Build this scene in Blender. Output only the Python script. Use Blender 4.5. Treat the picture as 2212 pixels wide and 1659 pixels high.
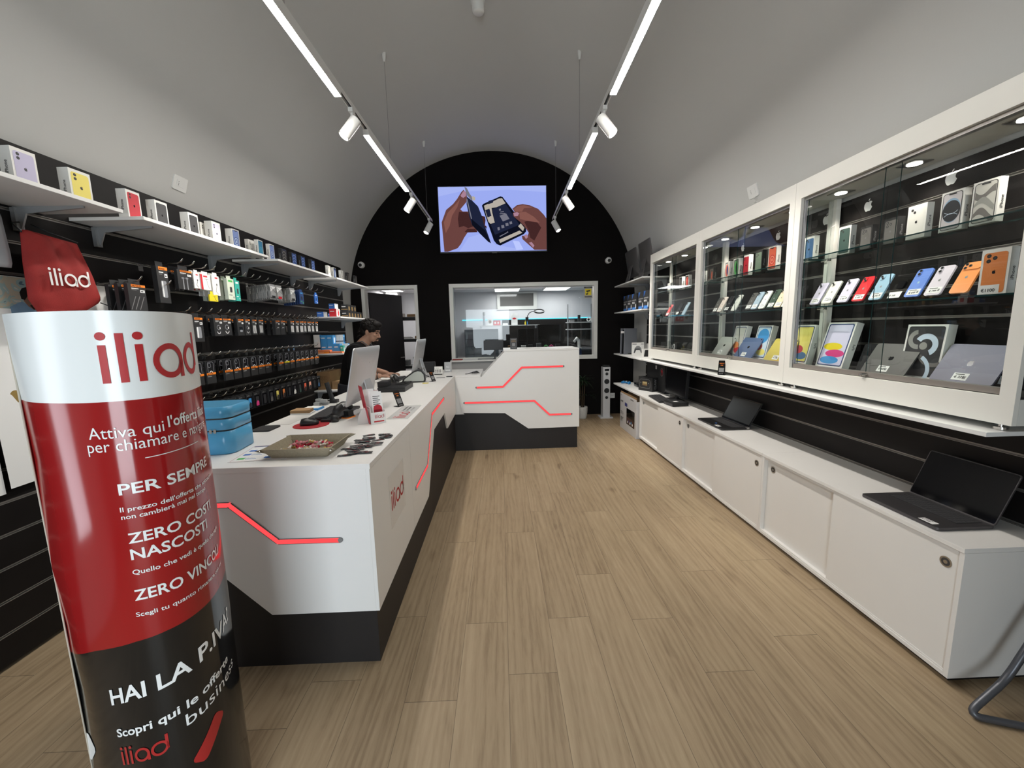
import bpy, bmesh, math, random
from mathutils import Vector, Matrix
random.seed(7)
S = bpy.context.scene
COL = S.collection
for o in list(bpy.data.objects):
    bpy.data.objects.remove(o)

# ------------------------------------------------------------------ camera
def cam_matrix(yaw, pitch, roll):
    Ry = Matrix.Rotation(yaw, 3, 'Z'); Rp = Matrix.Rotation(pitch, 3, 'X'); Rr = Matrix.Rotation(roll, 3, 'Y')
    M = Ry @ Rp @ Rr
    r, f, u = M.col[0], M.col[1], M.col[2]
    return Matrix((r, u, -f)).transposed()
cd = bpy.data.cameras.new('camera'); cam = bpy.data.objects.new('camera', cd); COL.objects.link(cam)
cd.sensor_width = 36.0; cd.sensor_fit = 'HORIZONTAL'
cd.lens = 856.7 / 2212 * 36.0
cd.clip_start = 0.02
cam.matrix_world = Matrix.Translation((0, 0, 1.5)) @ cam_matrix(-0.02615, -0.13867, 0.0229).to_4x4()
S.camera = cam
S.view_settings.view_transform = 'Standard'; S.view_settings.look = 'None'
S.view_settings.gamma = 1.0; S.view_settings.use_curve_mapping = False
S.view_settings.exposure = 0.14
S.cycles.transparent_max_bounces = 40
S.cycles.max_bounces = 10; S.cycles.diffuse_bounces = 5; S.cycles.glossy_bounces = 4
S.cycles.caustics_reflective = False; S.cycles.caustics_refractive = False
S.cycles.sample_clamp_indirect = 4.0

# ------------------------------------------------------------------ world: overcast street daylight
W = bpy.data.worlds.new('World'); S.world = W; W.use_nodes = True
bg = W.node_tree.nodes['Background']
bg.inputs[0].default_value = (0.80, 0.90, 1.0, 1); bg.inputs[1].default_value = 1.0

def area(name, loc, rot, sx, sy, e, col=(1, 1, 1), shape='RECTANGLE', spread=math.pi):
    l = bpy.data.lights.new(name, 'AREA'); l.shape = shape; l.size = sx; l.size_y = sy; l.energy = e; l.color = col
    l.spread = spread
    o = bpy.data.objects.new(name, l); o.location = loc; o.rotation_euler = rot; COL.objects.link(o); return o
DAYW, SIDEW, LEDS, SPOTS, DOWNW = 125.0, 5.0, 92.0, 85.0, 1.5
# daylight entering through the open shopfront behind the camera
DAY = area('entrance_daylight', (-.45, -3.0, 1.25), (math.radians(90), 0, 0), 2.0, 2.4, DAYW, (0.84, 0.94, 1.0))
SIDE = area('side_window_daylight', (-2.43, .42, 1.35), (math.radians(90), 0, math.radians(-90)), .34, 1.7, SIDEW, (0.90, 0.93, 1.0))

# ------------------------------------------------------------------ materials
MATS = {}
def mat(name, col, rough=0.5, metal=0.0, emit=None, es=0.0, var=0.04, scale=8.0, spec=0.5, coat=0.0, bump=0.0, bscale=200.0, stretch=None, alpha=None):
    if name in MATS: return MATS[name]
    m = bpy.data.materials.new(name); m.use_nodes = True
    N = m.node_tree.nodes; L = m.node_tree.links
    b = N['Principled BSDF']
    b.inputs['Roughness'].default_value = rough; b.inputs['Metallic'].default_value = metal
    b.inputs['Specular IOR Level'].default_value = spec
    if coat: b.inputs['Coat Weight'].default_value = coat; b.inputs['Coat Roughness'].default_value = 0.06
    tc = N.new('ShaderNodeTexCoord'); src = tc.outputs['Object']
    if stretch:
        mp = N.new('ShaderNodeMapping'); mp.inputs['Scale'].default_value = stretch
        L.new(src, mp.inputs[0]); src = mp.outputs[0]
    nz = N.new('ShaderNodeTexNoise'); nz.inputs['Scale'].default_value = scale; nz.inputs['Detail'].default_value = 4
    L.new(src, nz.inputs['Vector'])
    mx = N.new('ShaderNodeMix'); mx.data_type = 'RGBA'
    c = tuple(col[:3])
    mx.inputs['A'].default_value = tuple(max(0, x * (1 - var)) for x in c) + (1,)
    mx.inputs['B'].default_value = tuple(min(1, x * (1 + var)) for x in c) + (1,)
    L.new(nz.outputs['Fac'], mx.inputs['Factor'])
    L.new(mx.outputs['Result'], b.inputs['Base Color'])
    if bump:
        n2 = N.new('ShaderNodeTexNoise'); n2.inputs['Scale'].default_value = bscale; n2.inputs['Detail'].default_value = 2
        L.new(src, n2.inputs['Vector'])
        bp = N.new('ShaderNodeBump'); bp.inputs['Strength'].default_value = bump; bp.inputs['Distance'].default_value = 0.002
        L.new(n2.outputs['Fac'], bp.inputs['Height']); L.new(bp.outputs[0], b.inputs['Normal'])
    if emit:
        b.inputs['Emission Color'].default_value = tuple(emit) + (1,); b.inputs['Emission Strength'].default_value = es
    MATS[name] = m; return m
def emis(name, col, strength):
    if name in MATS: return MATS[name]
    m = bpy.data.materials.new(name); m.use_nodes = True
    N = m.node_tree.nodes; L = m.node_tree.links; N.remove(N['Principled BSDF'])
    e = N.new('ShaderNodeEmission'); e.inputs[0].default_value = tuple(col) + (1,); e.inputs[1].default_value = strength
    L.new(e.outputs[0], N['Material Output'].inputs[0]); MATS[name] = m; return m
def glass(name, tint=(0.97, 0.99, 0.98), refl=1.0):
    if name in MATS: return MATS[name]
    m = bpy.data.materials.new(name); m.use_nodes = True
    N = m.node_tree.nodes; L = m.node_tree.links; N.remove(N['Principled BSDF'])
    tr = N.new('ShaderNodeBsdfTransparent'); tr.inputs[0].default_value = tint + (1,)
    gl = N.new('ShaderNodeBsdfGlossy'); gl.inputs['Roughness'].default_value = 0.0
    fr = N.new('ShaderNodeFresnel'); fr.inputs[0].default_value = 1.5
    ge = N.new('ShaderNodeNewGeometry')
    inv = N.new('ShaderNodeMath'); inv.operation = 'SUBTRACT'; inv.inputs[0].default_value = 1.0; L.new(ge.outputs['Backfacing'], inv.inputs[1])
    mu = N.new('ShaderNodeMath'); mu.operation = 'MULTIPLY'; L.new(fr.outputs[0], mu.inputs[0]); L.new(inv.outputs[0], mu.inputs[1])
    m2 = N.new('ShaderNodeMath'); m2.operation = 'MULTIPLY'; L.new(mu.outputs[0], m2.inputs[0]); m2.inputs[1].default_value = refl
    mx = N.new('ShaderNodeMixShader'); L.new(m2.outputs[0], mx.inputs[0]); L.new(tr.outputs[0], mx.inputs[1]); L.new(gl.outputs[0], mx.inputs[2])
    L.new(mx.outputs[0], N['Material Output'].inputs[0]); MATS[name] = m; return m

WHITE = mat('white_laminate', (0.80, 0.79, 0.77), 0.38, var=0.02)
PANEL = mat('white_counter_panel', (0.80, 0.795, 0.78), 0.42, var=0.015)
CREAM = mat('cream_white_lacquer', (0.80, 0.79, 0.74), 0.42, var=0.02)
PAINT = mat('white_wall_paint', (0.60, 0.60, 0.585), 0.9, var=0.025, scale=1.2, bump=0.12, bscale=90, spec=0.2)
BACKROOM = mat('backroom_white_paint', (0.68, 0.68, 0.70), 0.9, var=0.03, scale=2)
BLACKWALL = mat('black_wall_paint', (0.006, 0.005, 0.005), 0.85, var=0.2, scale=3, spec=0.12)
SLAT = mat('black_brown_slatwall', (0.009, 0.0075, 0.0072), 0.5, var=0.25, scale=6, spec=0.22)
BASEBLK = mat('black_plinth_laminate', (0.016, 0.014, 0.014), 0.5, var=0.15, scale=5, spec=0.35)
ALU = mat('brushed_aluminium', (0.55, 0.54, 0.52), 0.35, 1.0, var=0.06, scale=30, stretch=(1, 40, 40))
RAIL = mat('slot_rail_aluminium', (0.42, 0.40, 0.37), 0.45, 0.8, var=0.08, scale=20)
CHROME = mat('chrome_wire', (0.62, 0.60, 0.57), 0.2, 1.0, var=0.03)
BRACKET = mat('grey_bracket_steel', (0.40, 0.41, 0.42), 0.45, 0.6, var=0.05)
LAMPW = mat('white_lamp_enamel', (0.82, 0.82, 0.80), 0.4, var=0.02)
BLACK = mat('black_plastic', (0.010, 0.010, 0.011), 0.42, var=0.15, scale=20)
BLACKG = mat('glossy_black_glass', (0.004, 0.004, 0.005), 0.06, var=0.1)
BLACKM = mat('matte_black_card', (0.014, 0.014, 0.015), 0.6, var=0.15, scale=20)
GREYP = mat('grey_plastic', (0.20, 0.20, 0.20), 0.5, var=0.06)
DARKG = mat('dark_grey_plastic', (0.045, 0.045, 0.048), 0.5, var=0.1)
PAPER = mat('white_paper', (0.80, 0.80, 0.79), 0.7, var=0.02)
WCARD = mat('white_card_box', (0.80, 0.79, 0.76), 0.55, var=0.02)
INK = mat('black_ink', (0.02, 0.02, 0.02), 0.6)
GREYINK = mat('grey_ink', (0.22, 0.22, 0.22), 0.6)
REDINK = mat('red_ink', (0.45, 0.018, 0.022), 0.55)
WINK = mat('white_ink', (0.82, 0.83, 0.83), 0.5, var=0.02)
ORANGE = mat('orange_print', (0.85, 0.22, 0.012), 0.5)
BLUEINK = mat('blue_print', (0.03, 0.13, 0.45), 0.5)
SKYB = mat('sky_blue_print', (0.05, 0.28, 0.62), 0.5)
TEAL = mat('teal_print', (0.04, 0.42, 0.34), 0.5)
GREENINK = mat('green_print', (0.06, 0.42, 0.08), 0.5)
YELLOW = mat('yellow_print', (0.75, 0.60, 0.02), 0.5)
RED = mat('red_print', (0.55, 0.02, 0.03), 0.5)
PINK = mat('pink_print', (0.65, 0.05, 0.22), 0.5)
CARDB = mat('brown_cardboard', (0.30, 0.18, 0.085), 0.8, var=0.12, scale=12)
SILVER = mat('silver_anodised_aluminium', (0.62, 0.62, 0.63), 0.42, 0.75, var=0.03)
GUN = mat('gunmetal_aluminium', (0.10, 0.095, 0.10), 0.42, 0.7, var=0.05)
ACRYL = glass('clear_acrylic', (0.96, 0.97, 0.97), 1.6)
GLASS = glass('cabinet_glass', (0.975, 0.985, 0.98), 1.0)
SHGLASS = glass('shelf_glass', (0.90, 0.95, 0.93), 1.0)
GEDGE = mat('dark_green_glass_edge', (0.01, 0.035, 0.035), 0.1, var=0.1)
PANE = glass('window_pane_glass', (0.80, 0.83, 0.84), 1.1)
LEDW = emis('led_bar_diffuser', (1.0, 0.95, 0.88), LEDS)
LEDR = emis('red_led_strip', (1.0, 0.05, 0.055), 1.6)
SPOTLED = emis('spot_lens_glow', (1.0, 0.95, 0.86), 14.0)
LENSOFF = mat('unlit_lens', (0.4, 0.4, 0.4), 0.2)
CYANLED = emis('cyan_led_strip', (0.10, 0.72, 1.0), 2.2)
FLUO = emis('ceiling_panel_glow', (1.0, 0.98, 0.95), 4.5)

# ------------------------------------------------------------------ mesh builder
def frame(o, x, y):
    x = Vector(x).normalized(); y = Vector(y); y = (y - x * y.dot(x)).normalized(); z = x.cross(y)
    return Matrix(((x[0], y[0], z[0], o[0]), (x[1], y[1], z[1], o[1]), (x[2], y[2], z[2], o[2]), (0, 0, 0, 1)))
TXT = {}
def text_geo(s, bold=0.0):
    k = (s, bold)
    if k not in TXT:
        cu = bpy.data.curves.new('t', 'FONT'); cu.body = s; cu.size = 1.0; cu.offset = bold; cu.resolution_u = 3
        ob = bpy.data.objects.new('t', cu); COL.objects.link(ob)
        dg = bpy.context.evaluated_depsgraph_get(); dg.update()
        me = bpy.data.meshes.new_from_object(ob.evaluated_get(dg))
        v = [tuple(q.co) for q in me.vertices]; f = [tuple(p.vertices) for p in me.polygons]
        x0 = min([q[0] for q in v] or [0]); x1 = max([q[0] for q in v] or [1])
        TXT[k] = ([(q[0] - x0, q[1], 0.0) for q in v], f, x1 - x0)
        bpy.data.objects.remove(ob); bpy.data.curves.remove(cu); bpy.data.meshes.remove(me)
    return TXT[k]
def rrect(w, h, r, n=4, cx=0, cy=0):
    p = []
    for sx, sy, a0 in ((1, 1, 0), (-1, 1, 90), (-1, -1, 180), (1, -1, 270)):
        for i in range(n + 1):
            a = math.radians(a0 + 90 * i / n)
            p.append((cx + sx * (w / 2 - r) + r * math.cos(a), cy + sy * (h / 2 - r) + r * math.sin(a)))
    return p
def disc(r, n=20, cx=0, cy=0, ry=None):
    ry = r if ry is None else ry
    return [(cx + r * math.cos(2 * math.pi * i / n), cy + ry * math.sin(2 * math.pi * i / n)) for i in range(n)]
I4 = Matrix.Identity(4)
class MB:
    def __init__(s): s.v = []; s.f = []; s.m = []; s.s = []
    def add(s, vs, fs, mi=0, sm=False, M=None):
        k = len(s.v)
        if M is not None: vs = [tuple(M @ Vector(q)) for q in vs]
        s.v += [tuple(q) for q in vs]
        for f in fs: s.f.append(tuple(i + k for i in f)); s.m.append(mi); s.s.append(sm)
        return s
    def box(s, x0, x1, y0, y1, z0, z1, mi=0, M=None):
        vs = [(x, y, z) for z in (z0, z1) for y in (y0, y1) for x in (x0, x1)]
        return s.add(vs, [(0, 2, 3, 1), (4, 5, 7, 6), (0, 1, 5, 4), (2, 6, 7, 3), (0, 4, 6, 2), (1, 3, 7, 5)], mi, False, M)
    def prism(s, poly, a, b, ax='z', mi=0, M=None, sm=False, mc=None):
        n = len(poly)
        def P(p, t): return {'z': (p[0], p[1], t), 'x': (t, p[0], p[1]), 'y': (p[0], t, p[1])}[ax]
        vs = [P(p, a) for p in poly] + [P(p, b) for p in poly]
        s.add(vs, [(i, (i + 1) % n, n + (i + 1) % n, n + i) for i in range(n)], mi, sm, M)
        return s.add(vs, [tuple(range(n))[::-1], tuple(range(n, 2 * n))], mi if mc is None else mc, False, M)
    def flat(s, poly, M, mi=0, z=0.0): return s.add([(p[0], p[1], z) for p in poly], [tuple(range(len(poly)))], mi, False, M)
    def rect(s, x0, x1, y0, y1, M, mi=0, z=0.0): return s.flat([(x0, y0), (x1, y0), (x1, y1), (x0, y1)], M, mi, z)
    def tube(s, pts, r, n=8, mi=0, closed=False, M=None, rr=None):
        P = [Vector(p) for p in pts]; vs = []; fs = []; N = len(P); up = None
        for i, p in enumerate(P):
            a = P[i - 1] if (i or closed) else p; b = P[(i + 1) % N] if (i < N - 1 or closed) else p
            t = (b - a).normalized()
            if up is None:
                up = Vector((0, 0, 1)) if abs(t.z) < 0.9 else Vector((1, 0, 0))
            x = up.cross(t)
            if x.length < 1e-4: x = Vector((1, 0, 0)).cross(t)
            x.normalize(); y = t.cross(x); up = y
            R = rr[i] if rr else r
            for k in range(n):
                an = 2 * math.pi * k / n; vs.append(p + x * (R * math.cos(an)) + y * (R * math.sin(an)))
        m = N if closed else N - 1
        for i in range(m):
            for k in range(n):
                j = (i + 1) % N; fs.append((i * n + k, i * n + (k + 1) % n, j * n + (k + 1) % n, j * n + k))
        if not closed: fs.append(tuple(range(n))[::-1]); fs.append(tuple(range((N - 1) * n, N * n)))
        return s.add(vs, fs, mi, True, M)
    def cyl(s, p0, p1, r0, r1=None, n=20, mi=0, M=None, mc=None):
        p0 = Vector(p0); p1 = Vector(p1); r1 = r0 if r1 is None else r1
        t = (p1 - p0).normalized(); x = t.orthogonal().normalized(); y = t.cross(x); vs = []
        for p, r in ((p0, r0), (p1, r1)):
            for k in range(n): a = 2 * math.pi * k / n; vs.append(p + x * (r * math.cos(a)) + y * (r * math.sin(a)))
        s.add(vs, [(k, (k + 1) % n, n + (k + 1) % n, n + k) for k in range(n)], mi, True, M)
        return s.add(vs, [tuple(range(n))[::-1], tuple(range(n, 2 * n))], mi if mc is None else mc, False, M)
    def lathe(s, prof, n=24, mi=0, M=None):
        vs = []; fs = []
        for r, z in prof:
            for k in range(n): a = 2 * math.pi * k / n; vs.append((r * math.cos(a), r * math.sin(a), z))
        for i in range(len(prof) - 1):
            for k in range(n): fs.append((i * n + k, i * n + (k + 1) % n, (i + 1) * n + (k + 1) % n, (i + 1) * n + k))
        return s.add(vs, fs, mi, True, M)
    def ball(s, c, rx, ry=None, rz=None, nu=16, nv=10, mi=0, M=None):
        ry = rx if ry is None else ry; rz = rx if rz is None else rz; vs = []; fs = []
        for j in range(nv + 1):
            th = math.pi * j / nv
            for i in range(nu): ph = 2 * math.pi * i / nu; vs.append((c[0] + rx * math.sin(th) * math.cos(ph), c[1] + ry * math.sin(th) * math.sin(ph), c[2] + rz * math.cos(th)))
        for j in range(nv):
            for i in range(nu): fs.append((j * nu + i, (j + 1) * nu + i, (j + 1) * nu + (i + 1) % nu, j * nu + (i + 1) % nu))
        return s.add(vs, fs, mi, True, M)
    def ring(s, R, r, M, n=28, k=8, mi=0, sy=1.0): return s.tube([(R * math.cos(2 * math.pi * i / n), sy * R * math.sin(2 * math.pi * i / n), 0) for i in range(n)], r, k, mi, True, M)
    def text(s, t, size, M, mi=0, x=0, y=0, bold=0.0, width=None, align='l', z=0.0004):
        v, f, w = text_geo(t, bold); sx = size if width is None else width / max(w, 1e-6); sy = size
        ox = x - (w * sx / 2 if align == 'c' else w * sx if align == 'r' else 0)
        return s.add([(q[0] * sx + ox, q[1] * sy + y, z) for q in v], f, mi, False, M)
    def wire(s, polyline, w, M, mi=0, z=0.0004):
        for (a, b), (c, d) in zip(polyline[:-1], polyline[1:]):
            L = math.hypot(c - a, d - b) or 1; nx, ny = -(d - b) / L * w / 2, (c - a) / L * w / 2
            s.add([(a + nx, b + ny, z), (a - nx, b - ny, z), (c - nx, d - ny, z), (c + nx, d + ny, z)], [(0, 1, 2, 3)], mi, False, M)
        return s
    def annul(s, R, r, M, mi=0, cx=0, cy=0, z=0.0004, a0=0, a1=360, n=24, sy=1.0):
        vs = []
        for i in range(n + 1):
            a = math.radians(a0 + (a1 - a0) * i / n)
            vs += [(cx + R * math.cos(a), cy + sy * R * math.sin(a), z), (cx + r * math.cos(a), cy + sy * r * math.sin(a), z)]
        return s.add(vs, [(2 * i, 2 * i + 2, 2 * i + 3, 2 * i + 1) for i in range(n)], mi, False, M)
    def build(s, name, mats, parent=None, loc=None, bevel=0, world=False, fix=True):
        me = bpy.data.meshes.new(name)
        off = Vector((0, 0, 0))
        if world and parent is not None:
            off = parent.location if parent.parent is None else parent.parent.location + parent.location
        me.from_pydata([tuple(Vector(q) - off) for q in s.v], [], s.f)
        if not isinstance(mats, (list, tuple)): mats = [mats]
        for m in mats: me.materials.append(m)
        me.polygons.foreach_set('material_index', s.m); me.polygons.foreach_set('use_smooth', s.s)
        if fix or bevel:
            bm = bmesh.new(); bm.from_mesh(me)
            if bevel:
                bmesh.ops.remove_doubles(bm, verts=bm.verts, dist=1e-6)
                ed = [e for e in bm.edges if len(e.link_faces) == 2 and e.calc_face_angle(0) > 0.6]
                bmesh.ops.bevel(bm, geom=ed, offset=bevel, segments=2, profile=0.6, affect='EDGES')
            bmesh.ops.recalc_face_normals(bm, faces=bm.faces); bm.to_mesh(me); bm.free()
        me.update()
        o = bpy.data.objects.new(name, me); COL.objects.link(o)
        if loc is not None: o.location = loc
        if parent is not None: o.parent = parent
        return o
def tag(o, label=None, cat=None, group=None, kind=None):
    if label: o['label'] = label
    if cat: o['category'] = cat
    if group: o['group'] = group
    if kind: o['kind'] = kind
    return o
def thing(name, label, cat, loc=(0, 0, 0), rz=0.0, group=None):
    o = bpy.data.objects.new(name, None); o.empty_display_size = 0.05; COL.objects.link(o)
    o.location = loc; o.rotation_euler = (0, 0, rz); return tag(o, label, cat, group)
def dup(root, loc, rz=None, label=None, group=None):
    r = root.copy(); COL.objects.link(r); r.location = loc
    if rz is not None: r.rotation_euler = (0, 0, rz)
    if label: r['label'] = label
    if group: r['group'] = group
    for ch in list(root.children):
        c = ch.copy(); COL.objects.link(c); c.parent = r
        for g in list(ch.children):
            d = g.copy(); COL.objects.link(d); d.parent = c
    return r
def struct(name, mb, mats, **k): return tag(mb.build(name, mats, **k), kind='structure')
ORD = 'first second third fourth fifth sixth seventh eighth ninth tenth eleventh twelfth thirteenth fourteenth fifteenth sixteenth seventeenth eighteenth nineteenth twentieth twenty-first twenty-second twenty-third twenty-fourth'.split()
APPLE = [(0.0, .70), (.10, .745), (.22, .785), (.34, .77), (.45, .71), (.52, .63), (.43, .53), (.385, .40), (.40, .24), (.47, .12), (.56, .06), (.50, -.10), (.42, -.24), (.33, -.36), (.23, -.42), (.13, -.40), (.0, -.36), (-.13, -.40), (-.23, -.42), (-.33, -.36), (-.44, -.20), (-.53, .0), (-.57, .22), (-.55, .44), (-.47, .63), (-.34, .75), (-.22, .785), (-.10, .745)]
LEAF = [(.0, .84), (.01, .96), (.08, 1.06), (.20, 1.13), (.20, 1.02), (.14, .91), (.06, .85)]
def apple(mb, M, size, mi=0, cx=0, cy=0, rot=0.0, z=0.0006):
    c, s_ = math.cos(rot), math.sin(rot)
    for P in (APPLE, LEAF):
        q = [(p[0] * size / 1.6, (p[1] - .35) * size / 1.6) for p in P]
        mb.flat([(cx + a * c - b * s_, cy + a * s_ + b * c) for a, b in q], M, mi, z)
def iliad(mb, M, h, mi=0, x=0, y=0, z=0.0006, step=1.0):
    """word mark: i l i a d drawn with bars, dots and rings; h = ascender height"""
    w = h * 0.13; xh = h * 0.79; R = xh / 2; u = x
    bars = []
    def bar(a, b0, b1): mb.rect(a, a + w, b0, b1, M, mi, z)
    bar(u, y, y + xh); mb.flat(disc(w * .66, 16, u + w / 2, y + h * .97), M, mi, z); u += h * .285
    bar(u, y, y + h * 1.03); u += h * .285
    bar(u, y, y + xh); mb.flat(disc(w * .66, 16, u + w / 2, y + h * .97), M, mi, z); u += h * .27
    mb.annul(R, R - w, M, mi, u + R, y + R, z, n=32); mb.rect(u + 2 * R - w, u + 2 * R, y, y + R, M, mi, z); u += 2 * R + h * .05
    mb.annul(R, R - w, M, mi, u + R, y + R, z, n=32); mb.rect(u + 2 * R - w, u + 2 * R, y + R * .5, y + h * 1.03, M, mi, z); u += 2 * R
    return u - x
# ------------------------------------------------------------------ floor material: long oak vinyl planks
def floor_mat():
    m = bpy.data.materials.new('oak_plank_floor'); m.use_nodes = True
    N = m.node_tree.nodes; L = m.node_tree.links; b = N['Principled BSDF']
    def math_(op, a, b_=None, c=None):
        n = N.new('ShaderNodeMath'); n.operation = op
        for i, v in enumerate((a, b_, c)):
            if v is None: continue
            if isinstance(v, (int, float)): n.inputs[i].default_value = v
            else: L.new(v, n.inputs[i])
        return n.outputs[0]
    tc = N.new('ShaderNodeTexCoord'); sp = N.new('ShaderNodeSeparateXYZ'); L.new(tc.outputs['Object'], sp.inputs[0])
    X, Y = sp.outputs[0], sp.outputs[1]
    u = math_('DIVIDE', math_('ADD', X, 21.403), 0.214); row = math_('FLOOR', u); fu = math_('FRACT', u)
    wn = N.new('ShaderNodeTexWhiteNoise'); wn.noise_dimensions = '1D'; L.new(row, wn.inputs['W'])
    v = math_('ADD', math_('DIVIDE', math_('ADD', Y, 20), 1.22), wn.outputs['Value']); col = math_('FLOOR', v); fv = math_('FRACT', v)
    w2 = N.new('ShaderNodeTexWhiteNoise'); w2.noise_dimensions = '2D'
    cb = N.new('ShaderNodeCombineXYZ'); L.new(row, cb.inputs[0]); L.new(col, cb.inputs[1]); L.new(cb.outputs[0], w2.inputs['Vector'])
    pid = w2.outputs['Value']
    # grain coordinates, shifted per plank
    off = math_('MULTIPLY', pid, 37.0)
    g = N.new('ShaderNodeCombineXYZ'); L.new(math_('MULTIPLY', X, 1.0), g.inputs[0]); L.new(math_('ADD', math_('MULTIPLY', Y, 0.085), off), g.inputs[1]); L.new(off, g.inputs[2])
    def noise(scale, det, rough=0.55, dist=0.0, vec=None):
        n = N.new('ShaderNodeTexNoise'); n.inputs['Scale'].default_value = scale; n.inputs['Detail'].default_value = det
        n.inputs['Roughness'].default_value = rough; n.inputs['Distortion'].default_value = dist; L.new(vec or g.outputs[0], n.inputs['Vector']); return n.outputs['Fac']
    broad = noise(9, 3, 0.5, 0.6); fine = noise(150, 3, 0.6); mid = noise(30, 4, 0.6, 1.2)
    wv = N.new('ShaderNodeTexWave'); wv.wave_type = 'BANDS'; wv.bands_direction = 'X'; wv.inputs['Scale'].default_value = 9; wv.inputs['Distortion'].default_value = 14
    wv.inputs['Detail'].default_value = 3; wv.inputs['Detail Scale'].default_value = 0.9; L.new(g.outputs[0], wv.inputs['Vector'])
    g2 = N.new('ShaderNodeCombineXYZ'); L.new(X, g2.inputs[0]); L.new(math_('MULTIPLY', Y, 0.4), g2.inputs[1]); L.new(off, g2.inputs[2])
    knot = noise(7.5, 1, 0.5, 0.3, g2.outputs[0])
    kn = N.new('ShaderNodeMapRange'); kn.inputs[1].default_value = 0.70; kn.inputs[2].default_value = 0.80; L.new(knot, kn.inputs[0])
    f = math_('ADD', math_('MULTIPLY', broad, 0.42), math_('ADD', math_('MULTIPLY', mid, 0.34), math_('ADD', math_('MULTIPLY', fine, 0.22), math_('MULTIPLY', wv.outputs['Fac'], 0.10))))
    f = math_('ADD', f, math_('MULTIPLY', math_('SUBTRACT', pid, 0.5), 0.07))
    f = math_('SUBTRACT', f, math_('MULTIPLY', kn.outputs[0], 0.17))
    cr = N.new('ShaderNodeValToRGB'); L.new(f, cr.inputs[0])
    e = cr.color_ramp.elements; e[0].position = 0.28; e[0].color = (0.17, 0.115, 0.065, 1); e[1].position = 0.78; e[1].color = (0.44, 0.335, 0.215, 1)
    k = cr.color_ramp.elements.new(0.52); k.color = (0.335, 0.245, 0.150, 1)
    # thin dark joints
    ju = math_('LESS_THAN', math_('MINIMUM', fu, math_('SUBTRACT', 1.0, fu)), 0.005); jv = math_('LESS_THAN', fv, 0.0022)
    j = math_('MAXIMUM', ju, jv)
    mx = N.new('ShaderNodeMix'); mx.data_type = 'RGBA'; L.new(math_('MULTIPLY', j, 0.62), mx.inputs['Factor']); L.new(cr.outputs[0], mx.inputs['A']); mx.inputs['B'].default_value = (0.05, 0.036, 0.024, 1)
    L.new(mx.outputs['Result'], b.inputs['Base Color'])
    b.inputs['Roughness'].default_value = 0.5; b.inputs['Specular IOR Level'].default_value = 0.35
    bp = N.new('ShaderNodeBump'); bp.inputs['Strength'].default_value = 0.08; bp.inputs['Distance'].default_value = 0.001; L.new(fine, bp.inputs['Height']); L.new(bp.outputs[0], b.inputs['Normal'])
    return m
FLOOR = floor_mat()
ZW, XL, XR, YB, YF = 1.93, -2.44, 2.26, 6.70, -1.80
CX, RV = -0.09, 2.35
struct('floor', MB().box(XL - .1, XR + .1, YF - .2, 9.7, -0.05, 0.0), FLOOR)
struct('wall_left', MB().box(XL - .1, XL, YF, .25, 0, ZW).box(XL - .1, XL, .59, YB + .12, 0, ZW).box(XL - .1, XL, .25, .59, 0, .5), PAINT)
struct('wall_right', MB().box(XR, XR + .1, YF, YB + .12, 0, ZW), PAINT)
arc = [(CX + RV * math.cos(math.pi * i / 64), ZW + RV * math.sin(math.pi * i / 64)) for i in range(65)]
arc2 = [(CX + (RV + .1) * math.cos(math.pi * i / 64), ZW + (RV + .1) * math.sin(math.pi * i / 64)) for i in range(65)]
mb = MB(); vs = []
for (x, z), (x2, z2) in zip(arc, arc2): vs += [(x, YF, z), (x, YB + .12, z), (x2, YF, z2), (x2, YB + .12, z2)]
fs = []
for i in range(64):
    a, b_ = 4 * i, 4 * i + 4
    fs += [(a, a + 1, b_ + 1, b_), (a + 2, b_ + 2, b_ + 3, a + 3), (a, b_, b_ + 2, a + 2), (a + 1, a + 3, b_ + 3, b_ + 1)]
fs += [(0, 2, 3, 1), (256, 257, 259, 258)]
mb.add(vs, fs, 0, True)
ceil_ = struct('ceiling', mb, PAINT)
try: ceil_.data.set_sharp_from_angle(angle=0.6)
except Exception: pass
# back wall with door and window openings (arch-topped)
mb = MB(); y0, y1 = YB, YB + .12
DX0, DX1, DZ = -2.20, -1.395, 2.185          # clear door opening
WX0, WX1, WZ0, WZ1 = -0.765, 1.57, 1.025, 2.185
mb.box(XL, DX0, y0, y1, 0, DZ); mb.box(DX1, WX0, y0, y1, 0, DZ); mb.box(WX0, WX1, y0, y1, 0, WZ0); mb.box(WX1, XR, y0, y1, 0, DZ)
top = [(XL, DZ), (XR, DZ)] + [p for p in arc if p[1] > DZ + .01]
mb.prism(top, y0, y1, 'y')
struct('wall_back', mb, BLACKWALL)
# shopfront wall behind the camera with a wide open glazed front
mb = MB(); y0, y1 = YF - .15, YF
mb.box(XL, -1.3, y0, y1, 0, 2.25); mb.box(.35, XR, y0, y1, 0, 2.25); mb.box(XL, XR, y0, y1, 2.25, 2.8)
mb.prism([(CX + math.sqrt(max(0, RV ** 2 - (2.8 - ZW) ** 2)) * s_, 2.8) for s_ in (-1, 1)] + [p for p in arc if p[1] > 2.81], y0, y1, 'y')
struct('wall_front', mb, PAINT)
struct('pavement', MB().box(-9, 9, -9, YF - .2, -.06, -.01), mat('grey_pavement', (0.35, 0.35, 0.35), 0.9))
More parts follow.
